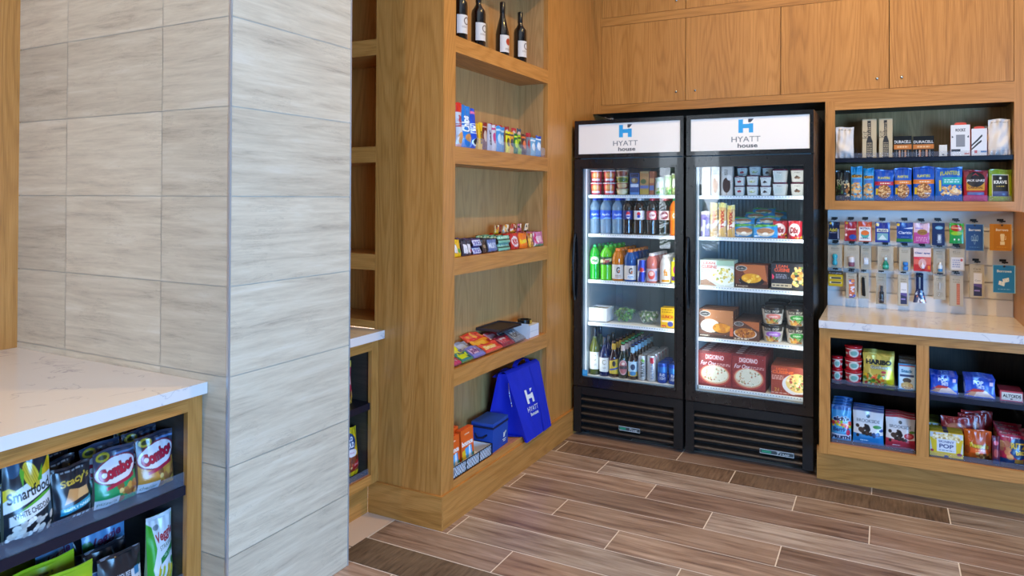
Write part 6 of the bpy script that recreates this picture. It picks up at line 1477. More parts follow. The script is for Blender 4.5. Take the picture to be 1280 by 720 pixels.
# ------------------------------------------------------------------ open wall cabinet: travel goods and nuts
def cubby():
    Z = 1.7515; Y = 1.93
    def white_bag(p, lab, seed):
        cv = Cv(p[3], p[4], 'ded6d0'); cv.lines(0.12, 0.88, 0.88, 0.93, 1, 'a09890')
        inst('paper_bag', m_pouch(cv, 0.05, seed=seed, fold=2.0, mt=MATTE, toplean=0.0), FACE(p), 0, lab, 'bag')
    white_bag((1.5678,1.93,1.7515,0.0993,0.1848), 'white crumpled paper bag at the left end of the upper cubby shelf', 2)
    white_bag((2.3319,1.935,1.7515,0.1016,0.1968), 'white crumpled paper bag at the right end of the upper cubby shelf', 5)
    white_bag((2.3781,2.0,1.7515,0.0547,0.1879), 'white paper bag mostly hidden behind the right-end one', 8)
    white_bag((2.2862,2.02,1.7515,0.0449,0.1673), 'white paper bag showing between the cable box and the right-end bag', 11)
    def tb(c): c.rect(0.03, 0.02, 0.97, 0.98, 'c4b08c').poly([(0.3, 0), (0.72, 0), (0.72, 0.42), (0.6, 0.55), (0.6, 0.95), (0.36, 0.95), (0.4, 0.55), (0.3, 0.42)], '26221e').lines(0.42, 0.55, 0.56, 0.9, 7, 'c4b08c').lines(0.34, 0.03, 0.68, 0.4, 8, 'b8a480').text('kit', 0.17, 0.6, 0.14, '6a5c48', w=0.6, rot=math.pi / 2)
    for p, lab in (((1.6991,1.93,1.7515,0.0742,0.2271), 'tall kraft-coloured box with black print, left of two'), ((1.7843,1.93,1.7515,0.0687,0.2268), 'tall kraft-coloured box with black print, right of two')):
        cv = Cv(p[3], p[4], 'b8a582', g=0.0022); tb(cv); o = inst('grooming_kit_box', m_box(cv, 0.03, 'a89470'), FACE(p), 0, lab, 'box')
    def dur(c):
        c.rect(0, 0.62, 1, 1, '161412').text('DURACELL', 0.5, 0.72, 0.13, 'e8e8e8', w=0.94, bold=0.03).rect(0, 0.38, 1, 0.6, 'c87838').lines(0.2, 0.42, 0.8, 0.56, 1, 'e8c090')
        for k in range(5): c.rect(0.12 + 0.16 * k, 0.02, 0.22 + 0.16 * k, 0.34, 'b87030' if k % 2 else '181614').rect(0.15 + 0.16 * k, 0.02, 0.17 + 0.16 * k, 0.34, 'd8d0c8')
    for p, lab in (((1.8707,1.93,1.7515,0.0892,0.1215), 'black and copper battery pack, left of two'), ((1.9741,1.93,1.7515,0.1025,0.1178), 'black and copper battery pack, right of two')):
        cv = Cv(p[3], p[4], '20201e', g=0.002); dur(cv); inst('battery_pack', m_box(cv, 0.02, '1a1816', mt=GLOSS), FACE(p), 0, lab, 'battery pack')
    p = (2.0693,1.92,1.7515,0.0385,0.0642)
    t = thing('wall_charger', 'small white plug charger between the batteries and the white boxes', 'charger', FACE(p))
    cv = Cv(p[3], p[4], 'e0dcd4', g=0.002); cv.rect(0.38, 0.12, 0.62, 0.2, '302c28'); inst('charger_body', m_box(cv, 0.035, 'd4d0c8', mt=PLAST), (0, 0, 0), parent=t)
    b = MB(); b.box(-0.009, -0.006, 0.0352, 0.05, p[4] * 0.6, p[4] * 0.72); b.box(0.006, 0.009, 0.0352, 0.05, p[4] * 0.6, p[4] * 0.72); inst('prongs', b.mesh('prongs', STEEL), (0, 0, 0), parent=t)
    p = (2.1523,1.925,1.7515,0.0925,0.182)
    t = thing('power_bank_box', 'white boxed power bank with orange-red hang tab', 'box', FACE(p))
    h = p[4] * 0.95; cv = Cv(p[3], h, 'e4e2e2', g=0.0018); cv.text('ROCKZ', 0.5, 0.83, 0.09, '2c2a2c', w=0.5, bold=0.03).rect(0.28, 0.30, 0.72, 0.68, '7c7c80').rect(0.3, 0.32, 0.7, 0.66, '8a8a8e').rect(0.04, 0.15, 0.5, 0.22, '303034').lines(0.7, 0.04, 0.95, 0.12, 1, 'c04830').rect(0.97, 0, 1, 1, 'd85838').poly([(0.06, 0.66), (0.14, 0.62), (0.14, 0.6), (0.06, 0.58)], '404044').poly([(0.92, 0.66), (0.84, 0.62), (0.84, 0.6), (0.92, 0.58)], '404044')
    inst('carton', m_box(cv, 0.035, 'd85838', 'd4d0d0'), (0, 0, 0), parent=t)
    b = MB(); b.prism([(-0.03, h), (0.03, h), (0.026, h + 0.011), (0.012, h + 0.014), (-0.012, h + 0.014), (-0.026, h + 0.011)], 1, 0.003, 0.006, 'd84828'); inst('hang_tab', b.mesh('hang_tab', MATTE), (0, 0, 0), parent=t)
    p = (2.2403,1.925,1.7515,0.0721,0.1583)
    t = thing('cable_box', 'white boxed charging cable with orange-red hang tab', 'box', FACE(p))
    h = p[4] * 0.94; cv = Cv(p[3], h, 'e2e0e2', g=0.0018); cv.poly([(0.0, 0.34), (0.42, 0.55), (0.7, 0.72), (0.66, 0.78), (0.36, 0.6), (0, 0.4)], '242428').poly([(0, 0.2), (0.4, 0.4), (0.66, 0.52), (0.62, 0.58), (0.36, 0.46), (0, 0.26)], '242428').rect(0.58, 0.12, 0.96, 0.18, '4878b0').rect(0.97, 0, 1, 1, 'd85838').rect(0.2, 0.10, 0.36, 0.2, 'c8483c')
    inst('carton', m_box(cv, 0.03, 'd85838', 'd4d0d0'), (0, 0, 0), parent=t)
    b = MB(); b.prism([(-0.026, h), (0.026, h), (0.022, h + 0.010), (0.01, h + 0.013), (-0.01, h + 0.013), (-0.022, h + 0.010)], 1, 0.003, 0.006, 'd84828'); inst('hang_tab', b.mesh('hang_tab', MATTE), (0, 0, 0), parent=t)
    # lower shelf of nuts and jerky
    NUT = ['d8a868', 'c08048', 'e8c890', '9a6030', 'e0b880']
    def bag(p, base, f, lab, seed, d=0.05, cat='nut bag', nm='nut_bag', n=1, bk=None, **k):
        cv = Cv(p[3], p[4], base, g=0.0022); f(cv); me = m_pouch(cv, d, seed=seed, **k)
        o = inst(nm, me, (p[0], p[1] + d / 2, p[2]), 0, lab, cat)
        if n > 1: row_back(o, n - 1, d * 0.9 + 0.004, bk)
        return o
    bag((1.5564,1.93,1.5,0.0757,0.1799), '1c1c1c', lambda c: c.text('Rice', 0.5, 0.62, 0.2, 'b8b898', w=0.8, rot=0.15).blobs(0, 0.1, 0.5, 0.5, ['3c7030', '508040', '2a5028'], 14, 0.05, 1).blobs(0.6, 0.0, 1, 0.6, NUT, 20, 0.09, 2).poly([(0, 0.3), (0.04, 0.3), (0.5, 0.9), (0.46, 0.9)], '788060'), 'black nut bag with green leaves at the left end of the lower cubby shelf', 3)
    def cn(c): c.rect(0, 0.84, 1, 1, '1c9cd0').rect(0.06, 0.68, 0.94, 0.76, 'e0a030').text('Corn', 0.5, 0.73, 0.09, '3a2818', w=0.7, bold=0.04).blobs(0.1, 0.1, 0.9, 0.52, NUT, 70, 0.09, 6).rect(0.1, 0.54, 0.9, 0.64, '4878c0').rect(0, 0, 1, 0.08, '1890c8')
    bag((1.6315,1.93,1.5,0.0617,0.2024), '48a8d8', cn, 'narrow sky-blue corn snack bag, left of two', 4)
    bag((1.6949,1.93,1.5,0.0567,0.192), '48a8d8', cn, 'narrow sky-blue corn snack bag, right of two', 6)
    def pl(c2):
        def f(c): c.rect(0, 0.50, 1, 0.62, c2).text('PLANTERS', 0.5, 0.73, 0.08, 'e8d840', w=0.6, bold=0.03).ell(0.5, 0.3, 0.36, 0.22, '8a5428').blobs(0.16, 0.1, 0.84, 0.5, NUT, 110, 0.04, 5, inside=(0.5, 0.3, 0.36, 0.2)).rect(0.06, 0.2, 0.16, 0.4, 'e0c030').lines(0.3, 0.53, 0.8, 0.59, 1, 'f0e0c8')
        return f
    bag((1.7758,1.93,1.5,0.101,0.1815), '1858b8', pl('b82840'), 'blue nut bag with red band beside the sky-blue bags', 7)
    bag((1.8727,1.93,1.5,0.0887,0.1915), '1858b8', pl('e08030'), 'blue nut bag with orange band, left of two', 9, n=2, bk='blue nut bag standing behind an orange-banded one')
    bag((1.9764,1.93,1.5,0.1067,0.1967), '1858b8', pl('e08030'), 'blue nut bag with orange band, right of two', 12, n=2, bk='blue nut bag standing behind an orange-banded one')
    bag((2.097,1.925,1.5,0.132,0.19), '1460b8', lambda c: c.text('PLANTERS', 0.55, 0.84, 0.12, 'd8c848', w=0.7, bold=0.04, arc=0.03).rect(0.28, 0.5, 1, 0.7, '20a8a8').lines(0.34, 0.54, 0.9, 0.66, 2, 'd0f0f0').blobs(0.22, 0.18, 0.95, 0.44, ['e8c890', 'd8a868', 'f0dcb0', 'c08850'], 80, 0.045, 5).rect(0.14, 0.3, 0.22, 0.62, 'd8b830'), 'wide blue nut pouch with turquoise band', 15, d=0.05, gusset=0.4)
    bag((2.2248,1.93,1.5,0.1152,0.1728), 'a01c2c', lambda c: c.rect(0.12, 0.35, 0.88, 0.62, 'c89030').text('ORIGINAL', 0.5, 0.44, 0.07, '5a3010', w=0.6, bold=0.03).ell(0.5, 0.7, 0.38, 0.24, '201818').text("JACK LINKS", 0.5, 0.66, 0.09, 'e8e4e0', w=0.74, bold=0.04).poly([(0.35, 0.8), (0.5, 0.86), (0.65, 0.8), (0.5, 0.9)], 'c83030').rect(0, 0, 1, 0.2, 'c03878').rect(0.15, 0.2, 0.85, 0.3, '5868a0'), 'red jerky bag with black oval and gold band', 18, cat='jerky bag', nm='jerky_bag', n=2, bk='dark red jerky bag standing behind the front one')
    bag((2.3417,1.93,1.5,0.1113,0.1755), '9ab024', lambda c: c.rect(0.14, 0.16, 0.86, 0.84, 'd8dcd0').rect(0.17, 0.19, 0.83, 0.81, '181816').text("KRAVE", 0.5, 0.6, 0.1, 'e8e8e0', w=0.56, bold=0.04).ell(0.5, 0.72, 0.05, 0.04, 'e0e0d8').lines(0.32, 0.44, 0.7, 0.5, 1, 'c0a840').rect(0.16, 0.16, 0.84, 0.32, '4a5a88'), 'lime green jerky bag with black square at the right end', 21, cat='jerky bag', nm='jerky_bag', n=2, bk='lime green jerky bag standing behind the front one')
cubby()

# ------------------------------------------------------------------ toiletries hanging on the slatwall
def hanging():
    def hook(p, top):
        x = p[0]; z = top
        b = MB(); b.box(x - 0.015, x + 0.015, YS - 0.010, YS - 0.0005, z + 0.004, z + 0.016, '0c0c0c')
        b.tube([(x, YS - 0.01, z + 0.004), (x, YS - 0.03, z - 0.001), (x, YS - 0.082, z - 0.001), (x, YS - 0.089, z + 0.008)], 0.0022, 6, '0c0c0c')
        b.box(x - 0.014, x + 0.014, YS - 0.092, YS - 0.089, z + 0.001, z + 0.009, '0c0c0c')
        b.build('hook', BLACKM, sw)
    def card(p, base, f, lab, cat, nm, n=1, d=0.008, bl=None, g=0.0018, pouch=False, prod=None, mt=None, spread=0.0):
        """p: x, y, z0, w, h. Printed card; bl = (cx, cy, w, h, depth) clear blister in fractions"""
        x, y, z, w, h = p; hook(p, z + h + 0.010)
        yf = YS - 0.078 if n > 1 else YS - 0.055
        t = thing(nm, lab, cat, (x, yf, z))
        cv = Cv(w, h, base, g=g); f(cv)
        if pouch: me = m_pouch(cv, d, seed=int(x * 1000), fold=0.5, bot=0.8, gusset=0.5); 
        else: me = m_box(cv, d, cv.out().reshape(-1, 3).mean(0), mt=mt or GLOSS)
        inst('card', me, (0, 0, 0), parent=t)
        if bl:
            cx, cy, bw, bh, bd = bl
            b = MB(); x0, x1, z0, z1 = (cx - bw / 2 - 0.5) * w, (cx + bw / 2 - 0.5) * w, (cy - bh / 2) * h, (cy + bh / 2) * h
            e = min(x1 - x0, z1 - z0) * 0.14
            V = [(x0, -0.0004, z0), (x1, -0.0004, z0), (x1, -0.0004, z1), (x0, -0.0004, z1), (x0 + e, -bd, z0 + e), (x1 - e, -bd, z0 + e), (x1 - e, -bd, z1 - e), (x0 + e, -bd, z1 - e)]
            b.add(V, [(0, 1, 5, 4), (1, 2, 6, 5), (2, 3, 7, 6), (3, 0, 4, 7), (4, 5, 6, 7)]); inst('blister', b.mesh('blister', ACRYL), (0, 0, 0), parent=t)
        if prod: prod(t, w, h)
        for i in range(1, n):
            c = copy_tree(t); c.location = (x - spread * i, yf + i * (d + 0.0035 + (bl[4] if bl else 0)), z)
            c['label'] = ' '.join(lab.split(',')[0].split()[:11]) + ', behind the front one'; c['group'] = 'behind on the hook: ' + lab[:40]
        return t
    def lath(nm, prof, col, x, y, z, mt=PLAST):
        def f(t, w, h):
            b = MB(); b.lathe([(r, zz, c) if c else (r, zz) for r, zz, c in [(q + (None,))[:3] for q in prof]], 14, col, cx=0, cy=0)
            inst(nm, b.mesh(nm, mt), ((x - 0.5) * w, y, z * h), parent=t)
        return f
    KR = 'b0a48e'
    def kr(title='travel', g2='8a7e68'):
        def f(c): c.rect(0.02, 0.01, 0.98, 0.99, 'b4a892').text(title, 0.5, 0.86, 0.045 * 1.2, '4a4438', w=0.5).lines(0.25, 0.76, 0.75, 0.81, 1, g2)
        return f
    # top row
    card((1.5151,1.885,1.272,0.0605,0.104), '141a3c', lambda c: c.text('Advil', 0.42, 0.55, 0.2, 'd8c840', w=0.7, bold=0.03).rect(0.84, 0.05, 0.9, 0.6, 'd8d8e0').ell(0.2, 0.9, 0.1, 0.06, 'd8b030').lines(0.1, 0.36, 0.7, 0.42, 1, 'b8b8d0'), 'navy pain relief pouch with yellow lettering, leftmost in the top row', 'medicine pouch', 'medicine_pouch', 3, pouch=True)
    card((1.6029,1.885,1.2654,0.0636,0.1124), '9c1828', lambda c: c.text('Tylenol', 0.5, 0.6, 0.14, 'f0e8e8', w=0.84, bold=0.03).ell(0.68, 0.22, 0.3, 0.13, '28489c').ell(0.14, 0.32, 0.1, 0.07, 'e8c8c8').ell(0.2, 0.92, 0.1, 0.06, 'd8b030'), 'dark red pain relief pouch beside the navy one', 'medicine pouch', 'medicine_pouch', 3, pouch=True)
    card((1.6785,1.885,1.2645,0.0709,0.1147), 'c04418', lambda c: c.rect(0.06, 0.05, 0.94, 0.74, 'e4e4e4').text('MOTRIN', 0.5, 0.66, 0.1, '303868', w=0.7, bold=0.03).ell(0.5, 0.38, 0.3, 0.2, '50a8a0').ell(0.5, 0.44, 0.3, 0.12, 'e07030').lines(0.2, 0.14, 0.8, 0.22, 1, '404870'), 'orange pouch with white panel and teal roundel', 'medicine pouch', 'medicine_pouch', 3, pouch=True)
    card((1.7683,1.885,1.2637,0.0756,0.1126), '20308c', lambda c: c.rect(0.12, 0.52, 0.88, 0.68, 'd8d8c0').text('ALEVE', 0.5, 0.6, 0.11, '203078', w=0.6, bold=0.03).rect(0.14, 0.1, 0.86, 0.46, '78a8b0').poly([(0.2, 0.14), (0.5, 0.4), (0.8, 0.14)], 'd0e0e0').ell(0.16, 0.88, 0.12, 0.08, 'e0b828'), 'blue pouch with pale teal panel in the top row', 'medicine pouch', 'medicine_pouch', 3, pouch=True)
    card((1.8792,1.885,1.2651,0.0817,0.1134), '1c3c8c', lambda c: c.text('Claritin', 0.52, 0.5, 0.13, 'e8ecf4', w=0.8, bold=0.02).poly([(0.4, 0.7), (1, 0.78), (1, 0.68)], 'd0d8f0').rect(0, 0.05, 1, 0.2, '2c7c38').ell(0.12, 0.88, 0.1, 0.07, 'e0b828').lines(0.3, 0.26, 0.8, 0.31, 1, '88a0d0'), 'blue allergy pouch with green foot', 'medicine pouch', 'medicine_pouch', 3, pouch=True)
    card((1.9621,1.885,1.2633,0.0778,0.1124), 'b0488c', lambda c: c.rect(0, 0.55, 1, 1, 'dcb8c8').ell(0.55, 0.56, 0.32, 0.14, '9a7038').text('Bismol', 0.55, 0.56, 0.1, '6a4828', w=0.5).lines(0.15, 0.1, 0.85, 0.34, 3, 'e0a0c8').rect(0.1, 0.72, 0.6, 0.78, '9888c0'), 'pink stomach relief pouch with tan oval', 'medicine pouch', 'medicine_pouch', 3, pouch=True)
    card((2.0435,1.885,1.2558,0.0594,0.1238), '1c2c58', lambda c: c.ell(0.55, 0.78, 0.3, 0.08, '68a8c8').text('Vicks', 0.55, 0.78, 0.05, 'f0f4f8', w=0.4).rect(0.42, 0.1, 0.72, 0.5, '98a8b8').ell(0.57, 0.34, 0.1, 0.12, 'd8e0e8'), 'tall dark navy blister card in the top row', 'medicine pouch', 'medicine_card', 2, bl=(0.57, 0.3, 0.5, 0.42, 0.012))
    card((2.1289,1.885,1.2689,0.0658,0.1102), '38a828', lambda c: c.rect(0, 0, 1, 0.46, '20984c').ell(0.5, 0.76, 0.42, 0.16, 'b83020').text('Gummy', 0.5, 0.76, 0.12, 'f0d8a0', w=0.7, bold=0.04).ell(0.5, 0.5, 0.4, 0.1, '90c830').ell(0.35, 0.2, 0.06, 0.05, 'e8f0e8').ell(0.65, 0.2, 0.06, 0.05, 'e8f0e8'), 'bright green pouch with red oval', 'medicine pouch', 'medicine_pouch', 3, pouch=True)
    def bor(c, base, edge, icon, col='e8dcc8'):
        c.rect(0, 0, 1, 1, edge).rect(0.03, 0.02, 0.95, 0.98, base).text('Borrows', 0.5, 0.78, 0.09, 'e8e8e8', w=0.64, bold=0.03).ell(0.5, 0.95, 0.06, 0.03, '302820').lines(0.22, 0.12, 0.78, 0.15, 1, edge)
        icon(c)
    def cactus(c):
        for dx, y0, y1 in ((-0.0, 0.24, 0.62), (-0.14, 0.36, 0.56), (0.14, 0.36, 0.58)): c.ell(0.5 + dx, (y0 + y1) / 2, 0.055, (y1 - y0) / 2, '98b8d0').ell(0.5 + dx, (y0 + y1) / 2, 0.035, (y1 - y0) / 2 - 0.02, '28508c')
        c.rect(0.36, 0.38, 0.64, 0.41, '98b8d0')
    def blend(c): c.poly([(0.4, 0.6), (0.64, 0.6), (0.6, 0.36), (0.44, 0.36)], 'ecd8b0').rect(0.40, 0.22, 0.64, 0.35, 'ecd8b0').rect(0.64, 0.42, 0.7, 0.44, 'ecd8b0').rect(0.68, 0.42, 0.7, 0.56, 'ecd8b0').rect(0.42, 0.6, 0.62, 0.63, 'ecd8b0')
    def dom(c): c.poly([(0.24, 0.30), (0.5, 0.24), (0.54, 0.38), (0.28, 0.44)], 'e8f0f4').poly([(0.46, 0.36), (0.72, 0.42), (0.70, 0.56), (0.42, 0.5)], 'e8f0f4').blobs(0.3, 0.3, 0.68, 0.5, ['2080c0'], 9, 0.012, 4)
    card((2.2125,1.885,1.2325,0.0829,0.144), '28508c', lambda c: bor(c, '1c4c8c', '8ab0d0', cactus), 'dark blue hanging card with a cactus drawing', 'card', 'borrow_card', 2, d=0.002, mt=MATTE)
    card((2.3359,1.885,1.2372,0.0841,0.1419), 'b87818', lambda c: bor(c, 'b87414', 'd89830', blend), 'golden brown hanging card with a blender drawing', 'card', 'borrow_card', 3, d=0.002, mt=MATTE, spread=0.006)
    # middle row
    def sq(nm, w_, h_, d_, col, x, z):
        def f(t, w, h):
            cv = Cv(w * w_, h * h_, col, g=0.002); cv.lines(0.2, 0.3, 0.8, 0.7, 2, 'e8f0f0'); me = m_pouch(cv, d_, fold=0.2, bot=0.8); inst(nm, me, ((x - 0.5) * w, -d_ / 2 - 0.001, z * h), parent=t)
        return f
    card((1.5207,1.885,1.1069,0.0756,0.1322), KR, kr('Bath'), 'kraft card with a teal bath sponge, leftmost in the middle row', 'toiletry card', 'toiletry_card', 2, d=0.003, mt=MATTE, bl=(0.5, 0.4, 0.76, 0.6, 0.022), prod=lath('sponge', [(0.008, 0), (0.015, 0.006), (0.013, 0.025), (0.009, 0.032), (0.014, 0.045), (0.015, 0.058), (0.008, 0.066)], '30a8b8', 0.5, -0.012, 0.12))
    card((1.6093,1.885,1.1066,0.0804,0.1333), KR, kr('Lotion'), 'kraft card with a silver and maroon jar', 'toiletry card', 'toiletry_card', 2, d=0.003, mt=MATTE, bl=(0.5, 0.4, 0.8, 0.66, 0.024), prod=lath('jar', [(0.016, 0, '6a2438'), (0.017, 0.003, '8a4858'), (0.017, 0.024, '8a6070'), (0.0171, 0.026, 'd4d0d4'), (0.017, 0.05, 'd8d4d8'), (0.012, 0.056, 'c8c4c8')], 'aaa', 0.5, -0.014, 0.1))
    card((1.6829,1.885,1.1023,0.0541,0.14), KR, kr('Floss'), 'kraft card with a small white floss box', 'toiletry card', 'toiletry_card', 1, d=0.003, mt=MATTE, bl=(0.5, 0.36, 0.8, 0.6, 0.018), prod=sq('floss_box', 0.46, 0.26, 0.014, 'd8dce4', 0.52, 0.22))
    card((1.7831,1.885,1.1015,0.0802,0.1376), KR, kr('Wash'), 'kraft card with a small green mouthwash bottle', 'toiletry card', 'toiletry_card', 2, d=0.003, mt=MATTE, bl=(0.5, 0.4, 0.7, 0.7, 0.024), prod=lath('mouthwash_bottle', [(0.014, 0, '0c7050'), (0.0165, 0.004, '108060'), (0.0165, 0.018, '50c0a0'), (0.0165, 0.024, '108060'), (0.014, 0.034, '108060'), (0.007, 0.046, '189070'), (0.006, 0.05, '189070'), (0.0075, 0.0505, 'c8e8f0'), (0.0075, 0.066, 'd0ecf4')], '108060', 0.52, -0.014, 0.08))
    card((1.8804,1.885,1.1033,0.0557,0.1347), KR, kr('Lens'), 'kraft card with a blue contact lens case', 'toiletry card', 'toiletry_card', 2, d=0.003, mt=MATTE, spread=0.003, prod=lath('lens_case', [(0.013, 0), (0.014, 0.01), (0.013, 0.02), (0.003, 0.022), (0.003, 0.024), (0.013, 0.026), (0.0135, 0.036), (0.012, 0.046)], '2c7cc8', 0.55, -0.012, 0.06))
    card((1.9661,1.885,1.1086,0.0839,0.128), 'c02c2c', lambda c: c.rect(0, 0.62, 1, 1, 'e4ccc8').text('Clear eyes', 0.5, 0.78, 0.10, '283c78', w=0.86, bold=0.03).rect(0, 0.3, 1, 0.6, 'd86858').ell(0.3, 0.56, 0.3, 0.06, 'e03848').ell(0.5, 0.34, 0.22, 0.2, 'e8b0a8').rect(0.8, 0.1, 0.95, 0.26, 'e08028'), 'red and white eye drop card', 'toiletry card', 'eye_drop_card', 2, d=0.006, bl=(0.52, 0.34, 0.5, 0.5, 0.014), prod=lath('drop_bottle', [(0.008, 0), (0.010, 0.004), (0.010, 0.018), (0.004, 0.026), (0.003, 0.036)], 'e8d8e0', 0.52, -0.009, 0.12))
    card((2.0479,1.885,1.0972,0.0567,0.1401), KR, kr('Wipes'), 'kraft card with a small white and blue bottle', 'toiletry card', 'toiletry_card', 1, d=0.003, mt=MATTE, bl=(0.55, 0.34, 0.72, 0.6, 0.02), prod=lath('small_bottle', [(0.011, 0, '4898c8'), (0.012, 0.002, '4898c8'), (0.012, 0.014, '3888c0'), (0.012, 0.016, 'd8e4ec'), (0.012, 0.03, 'd8e4ec'), (0.006, 0.04, 'e0e8f0'), (0.005, 0.05, 'e8eef4')], 'ddd', 0.58, -0.010, 0.1))
    card((2.1308,1.885,1.1192,0.0695,0.1189), KR, lambda c: (kr('Kit')(c), c.rect(0.12, 0.06, 0.94, 0.62, 'd4d0d0').lines(0.2, 0.14, 0.7, 0.54, 4, '8890b0').ell(0.8, 0.5, 0.08, 0.06, 'c05050')), 'kraft card with a white paper first-aid sachet', 'toiletry card', 'toiletry_card', 2, d=0.004, mt=MATTE, spread=0.003)
    # lowest row
    card((1.5241,1.885,0.9985,0.0776,0.0873), 'c8a818', lambda c: c.rect(0, 0.78, 1, 1, '202020').text('Energizer', 0.5, 0.86, 0.14, 'd8d8d8', w=0.84).rect(0.1, 0.48, 0.9, 0.62, 'e8e0c0').rect(0.2, 0.5, 0.86, 0.6, '303030').rect(0.1, 0.18, 0.9, 0.32, 'e8e0c0').rect(0.2, 0.2, 0.86, 0.3, '303030'), 'yellow and black battery card, leftmost in the lowest row', 'battery card', 'battery_card', 2, d=0.012)
    card((1.6075,1.885,0.9312,0.055,0.1472), KR, lambda c: (kr('Paste')(c), c.rect(0.28, 0.1, 0.8, 0.76, 'd86820').blobs(0.28, 0.1, 0.8, 0.72, ['e8e0f0', '4858b8', 'e89040'], 16, 0.12, 3).rect(0.3, 0.04, 0.78, 0.1, '283c90')), 'kraft card with an orange toothpaste tube', 'toiletry card', 'toothpaste_card', 2, d=0.003, mt=MATTE, bl=(0.54, 0.42, 0.8, 0.74, 0.014), spread=0.003)
    def comb(t, w, h):
        b = MB(); pts = []
        hh = h * 0.76; b.prism([(-0.009, 0.01), (0.006, 0.004), (0.010, 0.01), (0.004, hh), (-0.006, hh + 0.004), (-0.011, hh - 0.006)], 1, -0.010, -0.004, '141414'); inst('comb', b.mesh('comb', PLAST), (0, 0, h * 0.06), parent=t)
    card((1.6717,1.885,0.9333,0.0522,0.1485), KR, kr('Comb'), 'kraft card with a black comb', 'toiletry card', 'toiletry_card', 1, d=0.003, mt=MATTE, prod=comb)
    card((1.7615,1.885,0.9074,0.0532,0.1768), KR, kr('Spray'), 'kraft card with a black spray bottle', 'toiletry card', 'toiletry_card', 1, d=0.003, mt=MATTE, bl=(0.5, 0.4, 0.84, 0.76, 0.024), prod=lath('spray_bottle', [(0.012, 0, '18181c'), (0.013, 0.003, '18181c'), (0.013, 0.02, '50545c'), (0.013, 0.024, '18181c'), (0.013, 0.04, '34383c'), (0.012, 0.062, '18181c'), (0.006, 0.07, '101010'), (0.007, 0.072, '202020'), (0.007, 0.098, '101010')], '181818', 0.55, -0.014, 0.05))
    def vio(c): kr('Care')(c); c.rect(0.26, 0.36, 0.84, 0.74, 'dcd8d8').rect(0.26, 0.06, 0.84, 0.36, '282c50').poly([(0.26, 0.36), (0.84, 0.3), (0.84, 0.42), (0.26, 0.42)], '5a4888').text('Care', 0.55, 0.52, 0.04, '505058', w=0.4).rect(0.3, 0.2, 0.7, 0.24, '9888c8')
    card((1.8726,1.885,0.9087,0.0518,0.1746), KR, vio, 'kraft card with a white and violet sachet', 'toiletry card', 'toiletry_card', 2, d=0.003, mt=MATTE, spread=0.003)
    card((2.2237,1.885,0.9781,0.0643,0.1807), KR, vio, 'kraft card with a white and navy sachet beside the light blue card', 'toiletry card', 'toiletry_card', 2, d=0.003, mt=MATTE, spread=0.003)
    p = (1.9545,1.885,0.9282,0.0646,0.1685)
    hook(p, p[2] + p[4] - 0.02)
    t = thing('toothbrush_bundle', 'navy toothbrush pouch with narrow handle and flared patterned foot', 'toiletry card', (p[0], YS - 0.03, p[2]))
    w, h = p[3], p[4]
    for sgn in (-1, 1):
        b = MB(); b.box(sgn * 0.011 - 0.007, sgn * 0.011 + 0.007, -0.014, -0.006, h * 0.42, h * 0.98, '14204a'); inst('handle', b.mesh('handle', PLAST), (0, 0, 0), parent=t)
    cv = Cv(w, h * 0.46, '1c2450', g=0.002); cv.rect(0.12, 0.9, 0.3, 1, 'd8d8e0').blobs(0.05, 0.0, 0.95, 0.85, ['c8ccd8', 'c06848', '283878', 'e8e4e0'], 16, 0.09, 5).poly([(0.3, 0), (0.5, 0), (0.42, 0.5)], 'd8d4d8').poly([(0.72, 0), (0.92, 0), (0.8, 0.5)], 'd8d4d8')
    C = cv.out(); S, T = np.meshgrid(np.linspace(-1, 1, cv.nx), np.linspace(0, 1, cv.ny))
    ww = w / 2 * (1 - 0.45 * T); b = MB(); b.grid(np.stack([S * ww, -0.020 + 0.006 * S ** 2 + 0.006 * T, T * h * 0.46], 2), C); b.grid(np.stack([S * ww, -0.002 + 0 * S, T * h * 0.46], 2), C, flip=True)
    inst('pouch', b.mesh('pouch', GLOSS), (0, 0, 0), parent=t)
    def cottons(t, w, h):
        b = MB(); b.lathe([(0.0035, 0), (0.0045, 0.004), (0.004, 0.03), (0.003, 0.038)], 10, 'd8d4cc'); inst('applicator', b.mesh('applicator', PLAST), (0, -0.006, h * 0.42), parent=t)
    card((2.0503,1.885,0.9551,0.0574,0.1311), KR, lambda c: (kr('Nail')(c), c.ell(0.5, 0.2, 0.3, 0.12, 'a89c84')), 'plain kraft card with a slim white applicator', 'toiletry card', 'toiletry_card', 1, d=0.003, mt=MATTE, bl=(0.5, 0.42, 0.7, 0.66, 0.014), prod=cottons)
    card((2.129,1.885,0.9254,0.062,0.1673), KR, lambda c: (kr('Emery')(c), c.rect(0.5, 0.06, 0.74, 0.74, 'b05838').lines(0.52, 0.1, 0.72, 0.7, 9, 'c87850')), 'kraft card with an orange-brown nail file', 'toiletry card', 'toiletry_card', 2, d=0.003, mt=MATTE, spread=0.004)
    card((2.3474,1.885,1.0124,0.1034,0.148), '2080c0', lambda c: bor(c, '1c80c0', 'a8d0e8', dom), 'light blue hanging card with two dominoes drawn on it', 'card', 'borrow_card', 2, d=0.002, mt=MATTE)
hanging()

